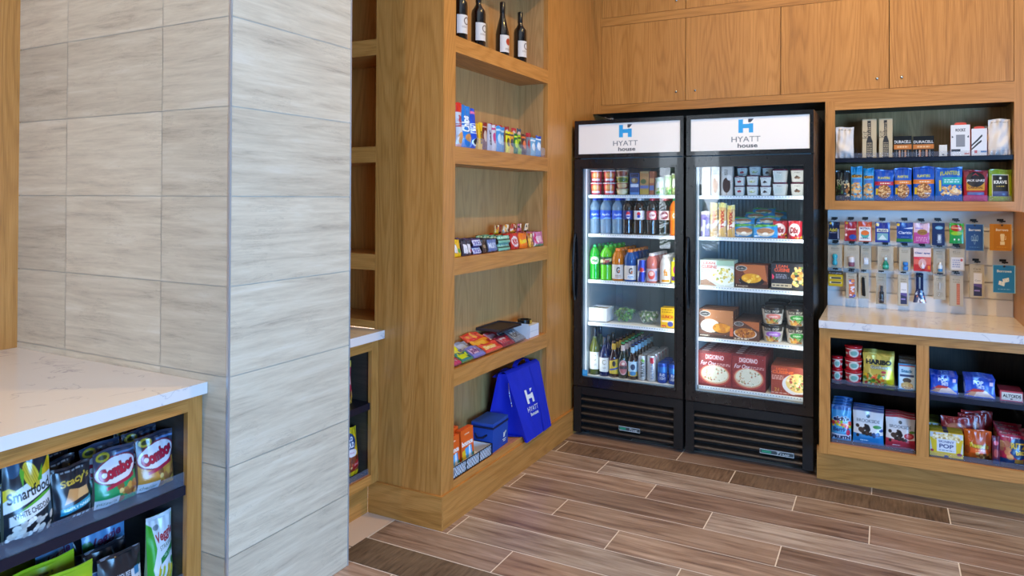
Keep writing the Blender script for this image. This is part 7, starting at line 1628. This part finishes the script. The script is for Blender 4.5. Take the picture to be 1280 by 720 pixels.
# ------------------------------------------------------------------ right base cabinet: cups, gummies, chocolate, popcorn
def rightbase():
    Y = 1.40; ZS, ZB = 0.5465, 0.2385
    tray('acrylic_tray', 'clear acrylic divider tray in front of the gold gummy bag and red cups', (1.535, 1.915), 1.362, 0.547, 0.022, 0.2, [1.60, 1.69, 1.83])
    tray('acrylic_tray', 'clear acrylic divider tray in front of the blue pastry packs', (1.98, 2.43), 1.362, 0.547, 0.022, 0.2, [2.10, 2.14, 2.245, 2.28])
    tray('acrylic_tray', 'clear acrylic divider tray in front of the chocolate fruit pouches', (1.535, 1.915), 1.362, 0.2388, 0.025, 0.2, [1.66, 1.79])
    tray('acrylic_tray', 'clear acrylic divider tray in front of the popcorn box and crackers', (1.98, 2.43), 1.362, 0.2388, 0.025, 0.2, [2.13, 2.265])
    # macaroni cups
    pa, pb = (1.5535,1.42,0.5475,0.0697,0.1213), (1.6348,1.42,0.5475,0.0854,0.1929)
    h = pb[4] / 3; w = 0.088
    def cup(x, y, z, lab, grp=None):
        cv = Cv(w / 2 * 2.6, h * 0.72, 'c81c24', g=0.002); cv.ell(0.5, 0.5, 0.24, 0.42, 'd8d0c0').ell(0.5, 0.5, 0.15, 0.26, '78a898').rect(0, 0.34, 0.2, 0.56, 'e8e0d0').rect(0.8, 0.34, 1, 0.56, 'e8e0d0').rect(0, 0.9, 1, 1, 'e8d8c8')
        t = thing('noodle_cup', lab, 'cup', (x, y, z), grp, 0.1); r = w / 2
        b = MB(); b.lathe([(r * 0.76, 0), (r * 0.80, 0.003), (r * 0.94, h * 0.84)], 22, 'c81c24'); inst('cup', b.mesh('cup', GLOSS), (0, 0, 0), parent=t)
        inst('print', m_band(cv, r * 0.81, h * 0.05, 2.8, r1=r * 0.93, name='print'), (0, 0, 0), parent=t)
        b = MB(); b.lathe([(r * 0.95, h * 0.83), (r, h * 0.85), (r, h * 0.95), (r * 0.94, h * 0.99)], 22, 'b81420'); inst('lid', b.mesh('lid', PLAST), (0, 0, 0), parent=t)
        return t
    for k in range(3):
        cup(pb[0], 1.44, 0.5475 + k * h, 'red noodle cup in the stack of three, %s' % ('bottom', 'middle', 'top')[k])
    for k in range(2):
        cup(pb[0] - 0.094, 1.44, 0.5475 + k * h, 'red noodle cup in the stack of two by the stile, %s' % ('bottom', 'top')[k])
    def bag(p, base, f, lab, seed, d=0.06, cat='candy bag', nm='candy_bag', n=1, bk=None, dy=None, **k):
        cv = Cv(p[3], p[4], base, g=0.0019); f(cv); me = m_pouch(cv, d, seed=seed, **k)
        o = inst(nm, me, (p[0], p[1] + d / 2, p[2]), 0, lab, cat)
        if n > 1: row_back(o, n - 1, dy or (d * 0.6 + 0.004), bk)
        return o
    GUM = ['c83828', 'e07828', '58882c', 'e8c020', 'b8d8a0', 'e0a030']
    bag((1.7533,1.395,0.5475,0.1464,0.1642), 'd0b048', lambda c: c.rect(0, 0.9, 1, 1, 'c8a840').text('HARIBO', 0.5, 0.73, 0.15, '181818', w=0.82, bold=0.06).text('Goldbears', 0.55, 0.58, 0.10, 'e0d8c0', w=0.62, rot=0.03, bold=0.03, out='403020', ow=0.006).blobs(0.05, 0.04, 0.72, 0.36, GUM, 60, 0.05, 3).ell(0.86, 0.24, 0.12, 0.2, 'e8d418').ell(0.86, 0.42, 0.1, 0.09, 'e8d418').ell(0.66, 0.44, 0.08, 0.04, 'c83838'), 'gold gummy candy bag with bold black lettering', 2, d=0.05, mt=FOIL, n=3, bk='gold gummy candy bag standing behind the front one')
    p = (1.8816,1.39,0.5475,0.0779,0.1303)
    cv = Cv(p[3], p[4], '3c88b8', g=0.0018); cv.rect(0.06, 0.04, 0.94, 0.94, 'c8dce4').text('Snack', 0.5, 0.72, 0.13, '2c6c90', w=0.66, bold=0.04).rect(0.1, 0.5, 0.9, 0.58, '283c68').ell(0.5, 0.36, 0.24, 0.1, '504030').ell(0.5, 0.16, 0.34, 0.14, 'c8a868').blobs(0.2, 0.06, 0.8, 0.24, ['e0c080', 'b88850'], 20, 0.05, 3).rect(0.06, 0.9, 0.94, 0.94, 'c05048')
    o = inst('snack_mix_box', m_box(cv, 0.035, '3078a8', '606870'), FACE(p), 0, 'pale blue snack mix box at the right end of the upper shelf', 'box')
    for q, c_ in enumerate(('6c6a66', '54524e')):
        cv = Cv(0.085, p[4] + 0.012 + 0.008 * q, c_, g=0.003); cv.lines(0.1, 0.86, 0.9, 0.96, 1, '8c8a86'); inst('snack_mix_box', m_box(cv, 0.04, c_), (p[0] + 0.008, 1.435 + 0.045 * q, 0.5475), 0, ('grey snack box just behind the pale blue one', 'dark grey snack box furthest behind the pale blue one')[q], 'box')
    def wel(c): c.rect(0, 0.86, 1, 1, '3868a8').text("elch's", 0.5, 0.62, 0.14, '181c48', w=0.8, bold=0.06, out='e8e8f0', ow=0.012).blobs(0, 0.4, 1, 0.56, ['e07028', 'd83838', '98b830', 'e8c028'], 30, 0.08, 3).text('Berries', 0.5, 0.33, 0.12, '28407c', w=0.8, rot=0.04, bold=0.04).rect(0, 0.05, 1, 0.2, 'd8d8e8').text('FRUITN', 0.5, 0.1, 0.1, '18204c', w=0.9, bold=0.06).ell(0.85, 0.25, 0.1, 0.08, 'c03050')
    bag((1.5743,1.395,0.2392,0.1033,0.1809), '4898c8', wel, 'pale blue fruit snack bag with dark lettering, by the left stile', 5, n=4, bk='pale blue fruit snack bag standing behind the front one', dy=0.045)
    def brk(bc, fc):
        def f(c): c.rect(0, 0, 1, 0.30, bc).poly([(0, 0.3), (0.5, 0.24), (1, 0.3), (1, 0.2), (0, 0.2)], bc).rect(0, 0.93, 1, 1, '384878' if fc == 'b' else 'a02838').text('BROOKSIDE', 0.5, 0.67, 0.09, '3c3c44', w=0.76).ell(0.5, 0.8, 0.06, 0.05, '383c44').blobs(0.05, 0.24, 0.5, 0.55, ['2c1c18', '3c2820', '1c1210'], 18, 0.07, 2, flat=0.8).blobs(0.45, 0.26, 0.7, 0.36, ['2c1c18', '4a3028'], 6, 0.05, 3); (c.blobs(0.68, 0.26, 0.96, 0.46, ['203880', '2c4c98', '182c60'], 9, 0.06, 4).ell(0.8, 0.52, 0.14, 0.05, '3c8838') if fc == 'b' else c.ell(0.8, 0.42, 0.17, 0.09, 'b02c38').ell(0.8, 0.42, 0.1, 0.05, 'd86868').ell(0.9, 0.54, 0.1, 0.04, '58883c')).lines(0.25, 0.1, 0.5, 0.15, 1, 'e0e8f0')
        return f
    bag((1.7051,1.395,0.2392,0.143,0.1785), 'd4d4d6', brk('1c78b8', 'b'), 'white chocolate fruit pouch with blue foot and blueberries', 7, n=3, bk='blueberry chocolate pouch standing behind the front one', dy=0.04, d=0.05, gusset=0.3)
    bag((1.8541,1.395,0.2392,0.1377,0.1653), 'd6d2d2', brk('a82c40', 'p'), 'white chocolate fruit pouch with red foot and pomegranate', 9, n=3, bk='pomegranate chocolate pouch standing behind the front one', dy=0.04, d=0.05, gusset=0.3)
    # right bay
    def pop(c): c.rect(0, 0.8, 1, 1, '1038a0').text('POP', 0.45, 0.72, 0.2, 'e8ecf4', w=0.34, bold=0.06, rot=-0.05).text('TARTS', 0.52, 0.53, 0.16, 'e8ecf4', w=0.26, bold=0.05).poly([(0, 0.08), (0.3, 0.36), (0.7, 0.32), (0.98, 0.06)], 'c89878').poly([(0.3, 0.06), (0.42, 0.38), (0.7, 0.36), (0.96, 0.08)], 'e0c8c0').poly([(0.02, 0.2), (0.3, 0.44), (0.66, 0.4), (0.6, 0.32), (0.2, 0.28)], 'b83838').rect(0.82, 0.62, 0.94, 0.8, 'e8c8d8')
    for i, (p, lab, bk) in enumerate((((2.042,1.39,0.5475,0.1178,0.093), 'blue toaster pastry pack, left of two on the upper shelf', 'blue toaster pastry pack behind the left front one'), ((2.1914,1.39,0.5475,0.1259,0.0973), 'blue toaster pastry pack, right of two beside the mint tins', 'blue toaster pastry pack behind the right front one'))):
        bag(p, '1848b8', pop, lab, 31 + i, d=0.03, cat='toaster pastry pack', nm='toaster_pastry_pack', n=4, bk=bk, dy=0.035, fold=0.6, bot=0.8, gusset=0.5)
    p = (2.3173,1.39,0.5475,0.0914,0.0497)
    for k in range(5):
        cv = Cv(p[3], p[4] * (1.0 if k == 0 else 1.0), 'b03c4c', g=0.0018); cv.rect(0.08, 0.12, 0.96, 0.84, 'd8d4cc').text('ALTOIDS', 0.52, 0.52, 0.3, '282828', w=0.78, bold=0.03).ell(0.5, 0.24, 0.06, 0.06, '504840')
        inst('mint_tin', m_box(cv, 0.022, 'a83848', '8a3040', mt=GLOSS), (p[0], 1.39 + k * 0.025, 0.5475), 0, ('red and white mint tin at the front of its row', 'red mint tin, second in the row behind', 'red mint tin, third in the row behind', 'red mint tin, fourth in the row behind', 'red mint tin, last in the row behind')[k], 'mint tin')
    p = (2.0515,1.388,0.2392,0.1471,0.1194)
    for k in range(5):
        cv = Cv(p[3] - 0.004, p[4], 'd8c020', g=0.0019); cv.rect(0.02, 0.2, 0.98, 0.98, 'c8ccd8').poly([(0.1, 0.12), (0.9, 0.12), (0.98, 0.76), (0.02, 0.76)], 'd8b818').ell(0.5, 0.76, 0.42, 0.16, 'd8c898').blobs(0.12, 0.66, 0.88, 0.94, ['ece0b8', 'd8c080', 'f0e8d0', 'b89850'], 60, 0.035, 3).rect(0.22, 0.2, 0.78, 0.72, 'd4d8e0').text('SKINNY', 0.5, 0.62, 0.10, '404c80', w=0.46, bold=0.02).text('POP', 0.5, 0.44, 0.17, '384478', w=0.42, bold=0.03).lines(0.28, 0.24, 0.72, 0.3, 1, '507098').rect(0, 0, 1, 0.12, 'd8b418').ell(0.5, 0.03, 0.07, 0.05, '283870').ell(0.08, 0.22, 0.05, 0.05, 'a82840').ell(0.88, 0.16, 0.08, 0.06, '883858')
        tc = Cv(p[3] - 0.004, 0.052, 'c8b428', g=0.003); tc.rect(0.42, 0, 0.56, 1, '283870').rect(0.1, 0.2, 0.3, 0.4, 'e0d078')
        inst('popcorn_box', m_box(cv, 0.052, 'c8a818', topcv=tc), (p[0] - 0.001 * k, 1.388 + k * 0.056, 0.2392), 0, ('white and yellow popcorn box at the front of its row', 'popcorn box second in its row with a blue stripe on top', 'popcorn box third in its row', 'popcorn box fourth in its row', 'popcorn box last in its row')[k], 'popcorn box')
    bag((2.1875,1.4,0.2392,0.1129,0.1371), 'd85818', lambda c: c.text("Reese's", 0.55, 0.48, 0.17, 'e8c028', w=0.72, rot=-0.03, bold=0.05, out='4a2010', ow=0.008).blobs(0.45, 0.0, 1, 0.26, ['6a3818', 'c88848', '8a5028', 'e0b070'], 22, 0.08, 3).lines(0.4, 0.3, 0.8, 0.36, 1, 'f0b070').ell(0.1, 0.3, 0.1, 0.14, 'a03818'), 'orange peanut butter candy bag with yellow script', 12, n=1, d=0.07)
    for i, (x, y, z) in enumerate(((2.105, 1.50, 0), (2.16, 1.56, 0), (2.20, 1.62, 0))):
        cv = Cv(0.14, 0.17 + 0.008 * i, 'a82020', g=0.003); cv.ell(0.5, 0.7, 0.3, 0.12, 'd87858').blobs(0, 0.2, 1, 0.6, ['701818', 'c03028', '8a5038'], 14, 0.08, i)
        inst('candy_bag', m_pouch(cv, 0.05, seed=61 + i), (x, y, 0.2392), 0.1 * i, ('dark red candy bag right behind the orange one', 'dark red candy bag in the middle of the back rank', 'dark red candy bag furthest back behind the orange one')[i], 'candy bag')
    bag((2.2574,1.385,0.2392,0.0336,0.1333), '5c1c38', lambda c: c.ell(0.5, 0.4, 0.3, 0.14, 'a84848').rect(0.1, 0.0, 0.9, 0.2, '283058').ell(0.5, 0.75, 0.3, 0.08, 'd06078'), 'narrow maroon candy pack between the orange bag and the round-logo bag', 15, d=0.03, cat='candy pack', nm='candy_pack')
    bag((2.3331,1.41,0.2392,0.1214,0.138), 'c02848', lambda c: c.ell(0.66, 0.56, 0.34, 0.34, '183468').text('RITZ', 0.66, 0.64, 0.2, 'e8b828', w=0.56, bold=0.05).text('bits', 0.72, 0.44, 0.15, 'e8c838', w=0.36, bold=0.05, rot=0.1).rect(0, 0, 1, 0.2, '204070').rect(0.5, 0.06, 0.8, 0.22, 'c88838').blobs(0.0, 0.25, 0.36, 0.7, ['d88858', 'e0a068', 'c06848'], 12, 0.1, 3).lines(0.1, 0.86, 0.7, 0.93, 1, 'e8c0c8'), 'pink-red cracker bag with dark blue roundel at the right edge', 18, n=4, bk='pink-red cracker bag standing behind the front one', cat='cracker bag', nm='cracker_bag', dy=0.05, d=0.07)
rightbase()

# ------------------------------------------------------------------ left base cabinet: chip bags
def leftbase():
    XF = -0.335; ZS, ZB = 0.5385, 0.2005
    tray('acrylic_tray', 'clear acrylic divider tray along the upper shelf of chip bags', (-1.80, -1.106), -0.294, 0.5385, 0.045, 0.26, [-1.66, -1.545, -1.41, -1.26], None, QR)
    tray('acrylic_tray', 'clear acrylic tray on the lower shelf of chip bags', (-1.80, -1.106), -0.294, 0.2005, 0.045, 0.26, [-1.5, -1.26], None, QR)
    def bag(y0, y1, h, z, base, f, lab, seed, x=XF, d=0.09, n=1, bk=None, rx=-0.05, back=None, **k):
        w = y1 - y0; cv = Cv(w, h, base, g=0.0016); f(cv); me = m_pouch(cv, d, seed=seed, back=back, **k)
        o = inst('chip_bag', me, (x - d / 2, (y0 + y1) / 2, z), QR, lab, 'chip bag', rx=rx)
        for i in range(1, n):
            c = o.copy(); COL.objects.link(c); c.location = (x - d / 2 - i * d * 0.85, (y0 + y1) / 2 + 0.008 * i, z + 0.004 * i); c.rotation_euler = (rx - 0.03 * i, 0.05 * (-1) ** i, QR)
            c['label'] = bk; c['group'] = 'behind: ' + bk[:50]
        return o
    PC = ['e8e4dc', 'd0ccc4', 'f4f2ec', 'b8b4b0']
    def smart(c):
        c.poly([(0.0, 0.36), (1.0, 0.56), (1.0, 0.80), (0.0, 0.56)], 'e4e6ea').poly([(0.0, 0.50), (0.25, 0.60), (0.1, 0.66), (0.0, 0.64)], 'e8c820').poly([(0.68, 0.7), (1, 0.96), (1, 0.74)], 'e8b818').ell(0.55, 0.74, 0.15, 0.17, 'e8c838', 0.3)
        for k in range(5): c.ell(0.55 + 0.045 * (k - 2), 0.74, 0.012, 0.15, 'c89820', 0.3)
        c.poly([(0.36, 0.62), (0.42, 0.80), (0.30, 0.9), (0.34, 0.7)], '68b030').poly([(0.66, 0.66), (0.8, 0.86), (0.76, 0.66)], '58a028')
        c.text('Smartfood', 0.5, 0.57, 0.13, '181818', w=0.92, rot=0.17, shear=0.2, bold=0.02).poly([(0.2, 0.36), (0.75, 0.5), (1, 0.52), (0.6, 0.4)], '58a830')
        c.poly([(0.08, 0.2), (0.95, 0.36), (0.95, 0.50), (0.08, 0.32)], 'dcdfe4').text('WHITE CHEDDAR', 0.52, 0.345, 0.065, '202020', w=0.78, rot=0.16, bold=0.02).blobs(0.05, 0.04, 1.0, 0.24, PC, 36, 0.06, 4).rect(0, 0.96, 1, 1, '1c2430').ell(0.2, 0.86, 0.14, 0.1, '1c4c6c')
    bag(-1.618, -1.488, 0.228, ZS + 0.001, '14202c', smart, 'black popcorn bag with an ear of corn and white banner', 3, n=2, bk='black popcorn bag standing behind the corn-picture bag', d=0.08)
    bag(-1.76, -1.64, 0.20, ZS + 0.001, '1a2028', lambda c: c.ell(0.7, 0.6, 0.3, 0.2, '1c4c6c').blobs(0.4, 0.05, 1, 0.25, PC, 10, 0.07, 4), 'dark chip bag cut off by the left edge of the picture', 23, n=1, d=0.08)
    def stacy(c):
        c.text("Stacy's", 0.55, 0.72, 0.17, 'd0a838', w=0.8, rot=0.15, shear=0.1, bold=0.03).poly([(0.2, 0.34), (0.55, 0.40), (0.62, 0.56), (0.36, 0.60)], 'c89058').poly([(0.52, 0.40), (0.9, 0.42), (0.84, 0.58), (0.6, 0.56)], 'd8a870').poly([(0.12, 0.16), (0.95, 0.28), (0.95, 0.38), (0.12, 0.28)], '2890b0').text('SIMPLY NAKED', 0.54, 0.275, 0.05, 'e0f0f4', w=0.72, rot=0.11, bold=0.03).lines(0.4, 0.06, 0.9, 0.14, 1, 'b8c0c8').lines(0.2, 0.88, 0.8, 0.93, 1, '8a8c90')
    bag(-1.488, -1.374, 0.160, ZS + 0.001, '1a1c26', stacy, 'black pita chip bag with gold script', 6, n=3, bk='black pita chip bag standing behind the gold-script one', d=0.075)
    def combo(c2, c3, word):
        def f(c):
            c.rect(0, 0, 1, 0.5, c2).blobs(0.5, 0.04, 0.95, 0.36, ['c89848', 'a87040', 'e0c078', '8a5830'], 14, 0.09, 3).ell(0.5, 0.62, 0.52, 0.24, '7a1830', 0.15).ell(0.5, 0.62, 0.49, 0.215, 'dcd8e0', 0.15).text('Combos', 0.5, 0.62, 0.22, 'a81838', w=0.86, rot=0.2, bold=0.06, out='4a0c20', ow=0.004).poly([(0.2, 0.36), (0.9, 0.48), (0.9, 0.42), (0.2, 0.3)], 'a82040').rect(0, 0.0, 0.5, 0.16, 'c8ccd4').text(word, 0.25, 0.08, 0.06, '305038', w=0.4).ell(0.22, 0.88, 0.16, 0.08, 'a89828').ell(0.22, 0.88, 0.10, 0.04, '303820').rect(0.5, 0.86, 1, 0.9, '5878a8')
        return f
    bag(-1.367, -1.229, 0.172, ZS + 0.001, '2c3850', combo('209058', 0, 'pizzeria'), 'pretzel snack bag with green lower half and red lettering', 9, n=2, bk='dark snack bag standing behind the green-footed pretzel bag', d=0.07)
    bag(-1.226, -1.076, 0.178, ZS + 0.001, '2a2c3c', combo('c08838', 0, 'cheddar'), 'pretzel snack bag with golden lower half and red lettering', 12, n=3, bk='dark snack bag with a bronze edge standing behind the golden-footed one', d=0.07, rx=-0.03)
    def veg(c):
        c.poly([(0, 0), (0.26, 0), (0.14, 0.3), (0.3, 0.56), (0.2, 0.86), (0, 0.92)], '38a028').text('Veggie', 0.62, 0.70, 0.17, 'a8202c', w=0.72, rot=0.22, shear=0.15, bold=0.03).text('STRAWS', 0.66, 0.57, 0.06, '506048', w=0.5, rot=0.22).poly([(0.4, 0.34), (0.98, 0.5), (0.98, 0.58), (0.4, 0.42)], '1c7838').text('Sea Salt', 0.68, 0.46, 0.05, 'e0f0e0', w=0.3, rot=0.2)
        R = random.Random(3)
        for k in range(16):
            x = R.uniform(0.15, 0.9); c.poly([(x, 0.02), (x + 0.06, 0.02), (x + 0.2, 0.28 + 0.1 * R.random()), (x + 0.13, 0.3)], R.choice(['e8c828', 'f0d840', 'd8a820', '98b040', 'e89030']))
        c.ell(0.86, 0.34, 0.08, 0.05, '307838').ell(0.35, 0.84, 0.12, 0.04, '808890')
    bag(-1.19, -1.063, 0.240, ZB + 0.001, 'd8dae0', veg, 'white vegetable straw bag with green edge at the right end of the lower shelf', 15, d=0.07, rx=-0.02)
    def vb(c): c.rect(0, 0.3, 1, 1, '5c8cb8').text('Veggie', 0.5, 0.72, 0.16, '5c1c48', w=0.8, rot=0.2, shear=0.15, bold=0.03).ell(0.1, 0.6, 0.16, 0.16, '207838')
    for i, (y, x, h, w_) in enumerate(((-1.16, -0.45, 0.26, 'tallest of the'), (-1.27, -0.50, 0.235, 'middle of the'), (-1.36, -0.47, 0.215, 'lowest of the'), (-1.235, -0.41, 0.225, 'nearest of the'))):
        cv = Cv(0.14, h, '6898c0', g=0.0022); vb(cv)
        inst('chip_bag', m_pouch(cv, 0.06, seed=80 + i), (x, y, ZB + 0.001), QR + 0.1 * (-1) ** i, w_ + ' blue vegetable straw bags behind the white one', 'chip bag', rx=-0.12)
    def sw_(c): c.rect(0.05, 0, 0.95, 0.62, 'c8ccd4').rect(0, 0.62, 1, 1, '1c1c24').rect(0.34, 0.5, 0.68, 0.66, '202028').text('HOUSE', 0.51, 0.58, 0.09, 'd0d4dc', w=0.3, bold=0.02).text('SWEET POTATO', 0.5, 0.4, 0.08, 'a83828', w=0.84, bold=0.02).text('CHIPS', 0.55, 0.26, 0.07, '484858', w=0.4).rect(0.1, 0.5, 0.24, 0.6, '3868a8').rect(0.78, 0.5, 0.92, 0.64, '3878a8')
    bag(-1.345, -1.205, 0.17, ZB + 0.001, 'c4c8d0', sw_, 'white and black sweet potato chip bag between the lime and white bags', 18, d=0.075, n=3, bk='black-topped chip bag standing behind the sweet potato one')
    bag(-1.60, -1.355, 0.185, ZB + 0.001, 'a8c020', lambda c: c.rect(0.1, 0, 0.9, 0.56, 'c8d0dc').text('SKINNY', 0.6, 0.42, 0.14, '303c48', w=0.7, bold=0.02).lines(0.2, 0.8, 0.7, 0.86, 1, '486018'), 'wide lime green popcorn bag on the lower shelf', 21, d=0.09, n=3, bk='lime and green popcorn bag standing behind the wide lime one')
    bag(-1.76, -1.615, 0.15, ZB + 0.001, '2c7828', lambda c: c.rect(0, 0, 0.6, 0.7, 'c84820').blobs(0, 0.7, 1, 1, ['60a040', '90c048', '205820'], 12, 0.08, 1), 'green and orange chip bag at the left end of the lower shelf', 25, d=0.07, n=2, bk='green chip bag standing behind the green and orange one')
leftbase()

# ------------------------------------------------------------------ narrow base cabinet beside the pillar
def midbase():
    XF = -0.405
    def bag(y0, y1, h, z, base, f, lab, seed, d=0.07, n=1, bk=None):
        cv = Cv(y1 - y0, h, base, g=0.002); f(cv); o = inst('snack_bag', m_pouch(cv, d, seed=seed), (XF - d / 2, (y0 + y1) / 2, z), QR, lab, 'snack bag', rx=-0.04)
        if n > 1:
            for i in range(1, n):
                c = o.copy(); COL.objects.link(c); c.location.x -= i * 0.065; c['label'] = bk; c['group'] = 'behind: ' + bk
    bag(-0.175, -0.035, 0.222, 0.2015, 'e0b818', lambda c: c.ell(0.45, 0.70, 0.36, 0.19, '1c3c70').text('ROLD', 0.45, 0.77, 0.09, 'e8ecf4', w=0.42, bold=0.04).text('GOLD', 0.45, 0.65, 0.11, 'e8ecf4', w=0.5, bold=0.04).ell(0.45, 0.49, 0.36, 0.08, 'e0dce4').text('Tiny', 0.5, 0.49, 0.04, 'b04878', w=0.26).rect(0, 0.12, 1, 0.42, '7a3418').blobs(0, 0.14, 0.8, 0.42, ['5c2814', 'a85c30', '8a4420', 'd0a070'], 40, 0.06, 3).poly([(0.4, 0.14), (1, 0.24), (1, 0.4), (0.4, 0.26)], 'a02028').text('Original', 0.7, 0.26, 0.05, 'e8d8d0', w=0.4, rot=0.12), 'yellow pretzel bag with dark blue oval on the bottom of the narrow cabinet', 3, n=3, bk='yellow pretzel bag standing behind the front one')
    bag(-0.28, -0.10, 0.20, 0.539, 'd8b848', lambda c: c.rect(0, 0.3, 1, 0.85, 'b01c4c').text('CORN', 0.6, 0.55, 0.2, 'e8d8dc', w=0.7, bold=0.05).blobs(0, 0, 1, 0.3, ['5c2c18', 'c0a080', '7a3820'], 24, 0.08, 4), 'pink and gold snack bag on the upper shelf of the narrow cabinet', 7, n=2, bk='pink and gold snack bag standing behind the front one')
    tray('acrylic_tray', 'clear acrylic tray on the bottom of the narrow cabinet', (-0.376, -0.057), -0.371, 0.2005, 0.03, 0.2, [-0.18], None, QR)
midbase()

# ------------------------------------------------------------------ settle: neighbours just touch, nothing clips its shelf or a divider
def settle():
    bpy.context.view_layer.update()
    fixed = {'cabinet', 'shelving', 'refrigerator', 'countertop', 'pillar', 'display panel', 'organiser', 'basket', 'divider', 'tray'}
    zones = [  # x0, x1, y0, y1, z0, z1, lateral axis
        (0.0670, 0.6732, 1.56, 2.14, 0.34, 1.74, 0), (0.7821, 1.3889, 1.56, 2.14, 0.34, 1.74, 0),
        (1.5185, 2.3922, 1.90, 2.158, 1.49, 2.04, 0), (1.47, 2.396, 1.83, 1.936, 0.88, 1.445, 0),
        (1.5300, 1.9200, 1.36, 1.898, 0.2, 0.83, 0), (1.9760, 2.435, 1.36, 1.898, 0.2, 0.83, 0),
        (-0.196, 0.02, 0.1035, 1.1205, 0.66, 2.6, 1), (-0.86, -0.285, -2.5, -1.094, 0.19, 0.83, 1), (-0.93, -0.36, -0.379, -0.053, 0.19, 0.83, 1)]
    cache = {}
    def verts(c):
        if c.data.name not in cache:
            v = np.empty(len(c.data.vertices) * 3); c.data.vertices.foreach_get('co', v); cache[c.data.name] = v.reshape(-1, 3)
        M = np.array(c.matrix_world)
        return cache[c.data.name] @ M[:3, :3].T + M[:3, 3]
    items = []
    for o in COL.objects:
        if o.parent is not None or 'label' not in o or o.get('category') in fixed: continue
        ms = [c for c in ([o] + list(o.children) + [g for c in o.children for g in c.children]) if c.type == 'MESH']
        P = np.concatenate([verts(c) for c in ms])
        lo, hi = P.min(0), P.max(0); ctr = (lo + hi) / 2
        for z in zones:
            if z[0] - 0.03 < ctr[0] < z[1] + 0.03 and z[2] - 0.05 < ctr[1] < z[3] + 0.03 and z[4] < ctr[2] < z[5]:
                items.append([o, lo, hi, z]); break
    def trim(it, side, amt):
        """narrow a thing along its shelf on one side"""
        o, lo, hi, z = it; a = z[6]; w = hi[a] - lo[a]
        if amt <= 0 or amt > 0.35 * w: amt = min(max(amt, 0), 0.35 * w)
        if side < 0: lo[a] += amt
        else: hi[a] -= amt
        o.location[a] += (amt if side < 0 else -amt) / 2
        o.scale.x *= (w - amt) / w
        if 'bottle' in o.name or 'can' in o.name or 'cup' in o.name or 'bowl' in o.name or 'tub' in o.name: o.scale.y *= (w - amt) / w
    e = 0.0006
    for it in items:
        o, lo, hi, z = it; a = z[6]
        if lo[a] < z[2 * a] + e: trim(it, -1, z[2 * a] + e - lo[a])
        if hi[a] > z[2 * a + 1] - e: trim(it, 1, hi[a] - z[2 * a + 1] + e)
    for rnd in range(5):
        for i in range(len(items)):
            for j in range(i + 1, len(items)):
                A, B = items[i], items[j]
                if A[3] is not B[3]: continue
                pen = np.minimum(A[2], B[2]) - np.maximum(A[1], B[1])
                if (pen <= 0.0004).any() or pen[2] < 0.004: continue
                a = A[3][6]; dpt = 1 - a
                wmin = min(A[2][a] - A[1][a], B[2][a] - B[1][a])
                dd = abs(A[1][dpt] + A[2][dpt] - B[1][dpt] - B[2][dpt]) / 2; dm = min(A[2][dpt] - A[1][dpt], B[2][dpt] - B[1][dpt])
                if pen[a] < pen[dpt] * 1.3 and pen[a] < 0.3 * wmin and (dd < 0.45 * dm or pen[a] < 0.004):
                    d = pen[a] / 2 + e / 2
                    L_, R_ = (A, B) if A[1][a] + A[2][a] < B[1][a] + B[2][a] else (B, A)
                    trim(L_, 1, d); trim(R_, -1, d)
                else:
                    # send the one standing further back a little further back
                    sg = 1 if a == 0 else -1
                    F_, K = (A, B) if sg * (A[1][dpt] + A[2][dpt]) < sg * (B[1][dpt] + B[2][dpt]) else (B, A)
                    d = pen[dpt] + e
                    K[0].location[dpt] += sg * d; K[1][dpt] += sg * d; K[2][dpt] += sg * d
    # nothing may leave through the back of its compartment
    for o, lo, hi, z in items:
        dpt = 1 - z[6]
        if dpt == 1 and hi[1] > z[3]: REMOVE.append(o)
        if dpt == 0 and lo[0] < z[0]: REMOVE.append(o)
    for o in REMOVE:
        for c in list(o.children):
            for g in list(c.children): bpy.data.objects.remove(g)
            bpy.data.objects.remove(c)
        for k, it in enumerate(items):
            if it[0] is o: items.pop(k); break
        bpy.data.objects.remove(o)
    bpy.context.view_layer.update()
    for o in list(COL.objects):
        if o.name.split('.')[0] == 'divider' and o.parent is not None:
            P = np.array([(o.matrix_world @ Vector(q))[:] for q in o.bound_box]); lo, hi = P.min(0), P.max(0)
            if any((np.minimum(hi, it[2]) - np.maximum(lo, it[1]) > -0.0003).all() for it in items): bpy.data.objects.remove(o)
    bpy.context.view_layer.update()
REMOVE = []
settle()
